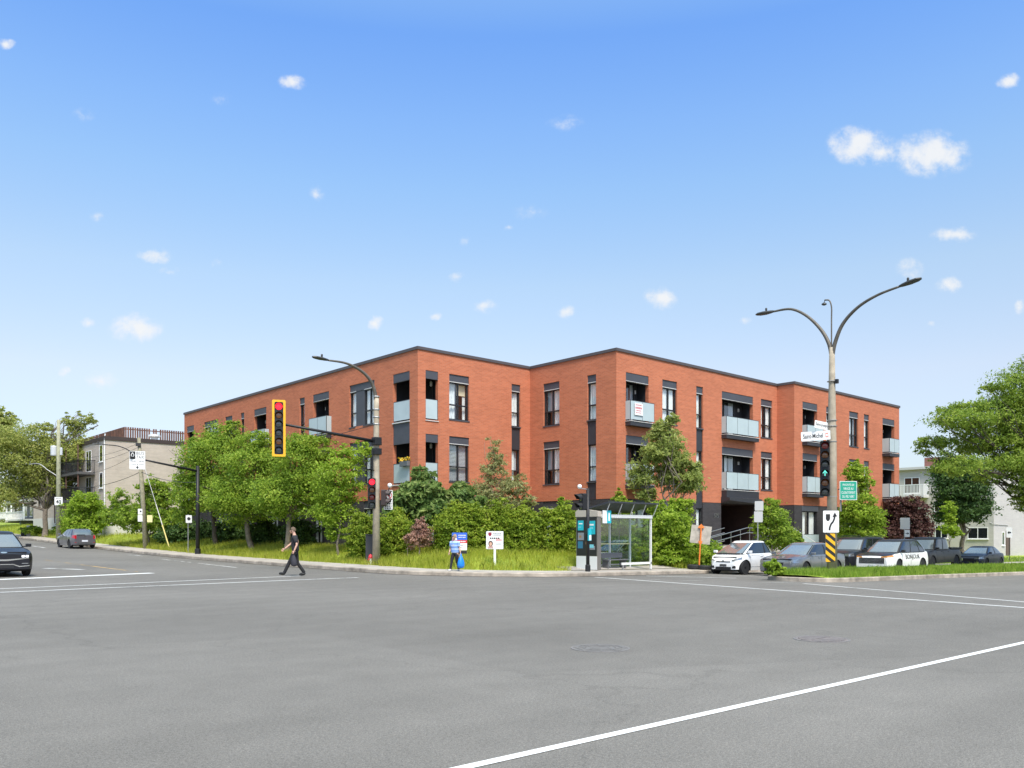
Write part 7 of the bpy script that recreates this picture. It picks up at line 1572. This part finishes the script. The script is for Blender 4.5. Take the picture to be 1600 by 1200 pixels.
nz = N(nt, 'ShaderNodeTexNoise', Scale=26., Detail=5., Roughness=.6); nt.links.new(cb.outputs[0], nz.inputs['Vector'])
nz2 = N(nt, 'ShaderNodeTexNoise', Scale=48., Detail=7., Roughness=.62); nt.links.new(cb.outputs[0], nz2.inputs['Vector'])
wv = N(nt, 'ShaderNodeVectorMath', operation='MULTIPLY_ADD'); wv.inputs[1].default_value = (.022, .016, 0); wv2 = N(nt, 'ShaderNodeVectorMath', operation='SUBTRACT'); wv2.inputs[1].default_value = (.011, .008, 0)
nt.links.new(nz.outputs['Color'], wv.inputs[0]); nt.links.new(cb.outputs[0], wv.inputs[2]); nt.links.new(wv.outputs[0], wv2.inputs[0])
CLOUDS = [(1340, 228, 44, 30, 1), (1455, 240, 60, 34, 1), (1378, 235, 40, 22, .7), (458, 128, 22, 13, .95), (1575, 128, 18, 11, .8), (1492, 367, 36, 12, .75), (1420, 420, 22, 18, .55),
          (1484, 445, 22, 14, .7), (1032, 468, 24, 19, .9), (240, 400, 28, 13, .7), (262, 424, 16, 8, .5), (212, 512, 42, 24, .85), (143, 503, 13, 9, .6), (588, 504, 13, 13, .85),
          (756, 480, 26, 12, .5), (883, 487, 18, 11, .55), (494, 302, 13, 12, .55), (716, 434, 18, 8, .5), (882, 192, 32, 14, .35), (130, 180, 20, 12, .3), (345, 155, 18, 14, .3),
          (160, 597, 30, 16, .6), (100, 580, 10, 8, .6), (830, 332, 34, 14, .28), (682, 496, 11, 7, .6), (1168, 502, 11, 8, .5), (1592, 480, 10, 12, .7), (1456, 505, 8, 6, .5), (795, 354, 12, 5, .4), (5, 68, 16, 8, .8), (150, 340, 12, 10, .4), (725, 378, 12, 10, .3), (335, 412, 14, 8, .3)]
mask = None
for (u, v, a, b, s) in CLOUDS:
    q = N(nt, 'ShaderNodeVectorMath', operation='SUBTRACT'); q.inputs[1].default_value = ((u - 800) / FPX, (836 - v) / FPX, 0); nt.links.new(wv2.outputs[0], q.inputs[0])
    q2 = N(nt, 'ShaderNodeVectorMath', operation='MULTIPLY'); q2.inputs[1].default_value = (FPX / a / 1.25, FPX / b / 1.25, 0); nt.links.new(q.outputs[0], q2.inputs[0])
    ln = N(nt, 'ShaderNodeVectorMath', operation='LENGTH'); nt.links.new(q2.outputs[0], ln.inputs[0])
    e = mth('MULTIPLY', mth('MAXIMUM', mth('SUBTRACT', 1., ln.outputs['Value']), 0.), s)
    mask = e if mask is None else mth('MAXIMUM', mask, e)
dens = mth('ADD', mask, mth('MULTIPLY', mth('SUBTRACT', nz2.outputs['Fac'], .5), mth('MULTIPLY', msmooth(mask, .0, .3), 1.5)))
cl = mth('MULTIPLY', msmooth(dens, .05, .85), mth('GREATER_THAN', fw, .06))
# bluer high in view, paler towards the horizon; unseen zenith brightened as added fill
el = N(nt, 'ShaderNodeSeparateXYZ'); nt.links.new(D, el.inputs[0])
hsv = N(nt, 'ShaderNodeHueSaturation'); nt.links.new(sky.outputs[0], hsv.inputs['Color'])
rp = ramp(nt, [(0.0, (.70, .66, .70)), (.065, (.74, .68, .70)), (.177, (1.2, .94, .81)), (.282, (1.29, 1.13, .96)), (.378, (1.15, 1.21, 1.17)), (.436, (1.04, 1.2, 1.30)), (.51, (.85, 1.13, 1.42)), (.70, (2.6, 2.4, 1.75)), (1., (4.2, 3.3, 1.9))])
nt.links.new(el.outputs['Z'], rp.inputs['Fac'])
tn = N(nt, 'ShaderNodeVectorMath', operation='MULTIPLY'); nt.links.new(hsv.outputs[0], tn.inputs[0]); nt.links.new(rp.outputs['Color'], tn.inputs[1])
mx = N(nt, 'ShaderNodeMix'); mx.data_type = 'RGBA'; nt.links.new(mth('MULTIPLY', cl, .92), mx.inputs['Factor']); nt.links.new(tn.outputs[0], mx.inputs['A']); mx.inputs['B'].default_value = CLOUD_COL = (4.3, 4.35, 4.4, 1)
nt.links.new(mx.outputs['Result'], bg.inputs['Color'])
w.cycles.sampling_method = 'MANUAL'; w.cycles.sample_map_resolution = 512
sl = bpy.data.lights.new('sun', 'SUN'); sl.energy = 2.2; sl.angle = R(14); sl.color = (1, .955, .89)
so = bpy.data.objects.new('sun', sl); COL.objects.link(so)
to_sun = Vector((sun_dir.x * math.cos(SUN_EL), sun_dir.y * math.cos(SUN_EL), math.sin(SUN_EL)))
so.rotation_euler = to_sun.to_track_quat('Z', 'Y').to_euler(); so.location = (0, 0, 60)
vs = SC.view_settings; vs.view_transform = 'Standard'; vs.look = 'None'; vs.exposure = EXPOSURE = 1.1; vs.gamma = 1; vs.use_curve_mapping = False
SC.cycles.max_bounces = 8; SC.cycles.transparent_max_bounces = 24; SC.cycles.use_denoising = True
SC.cycles.sample_clamp_indirect = 6
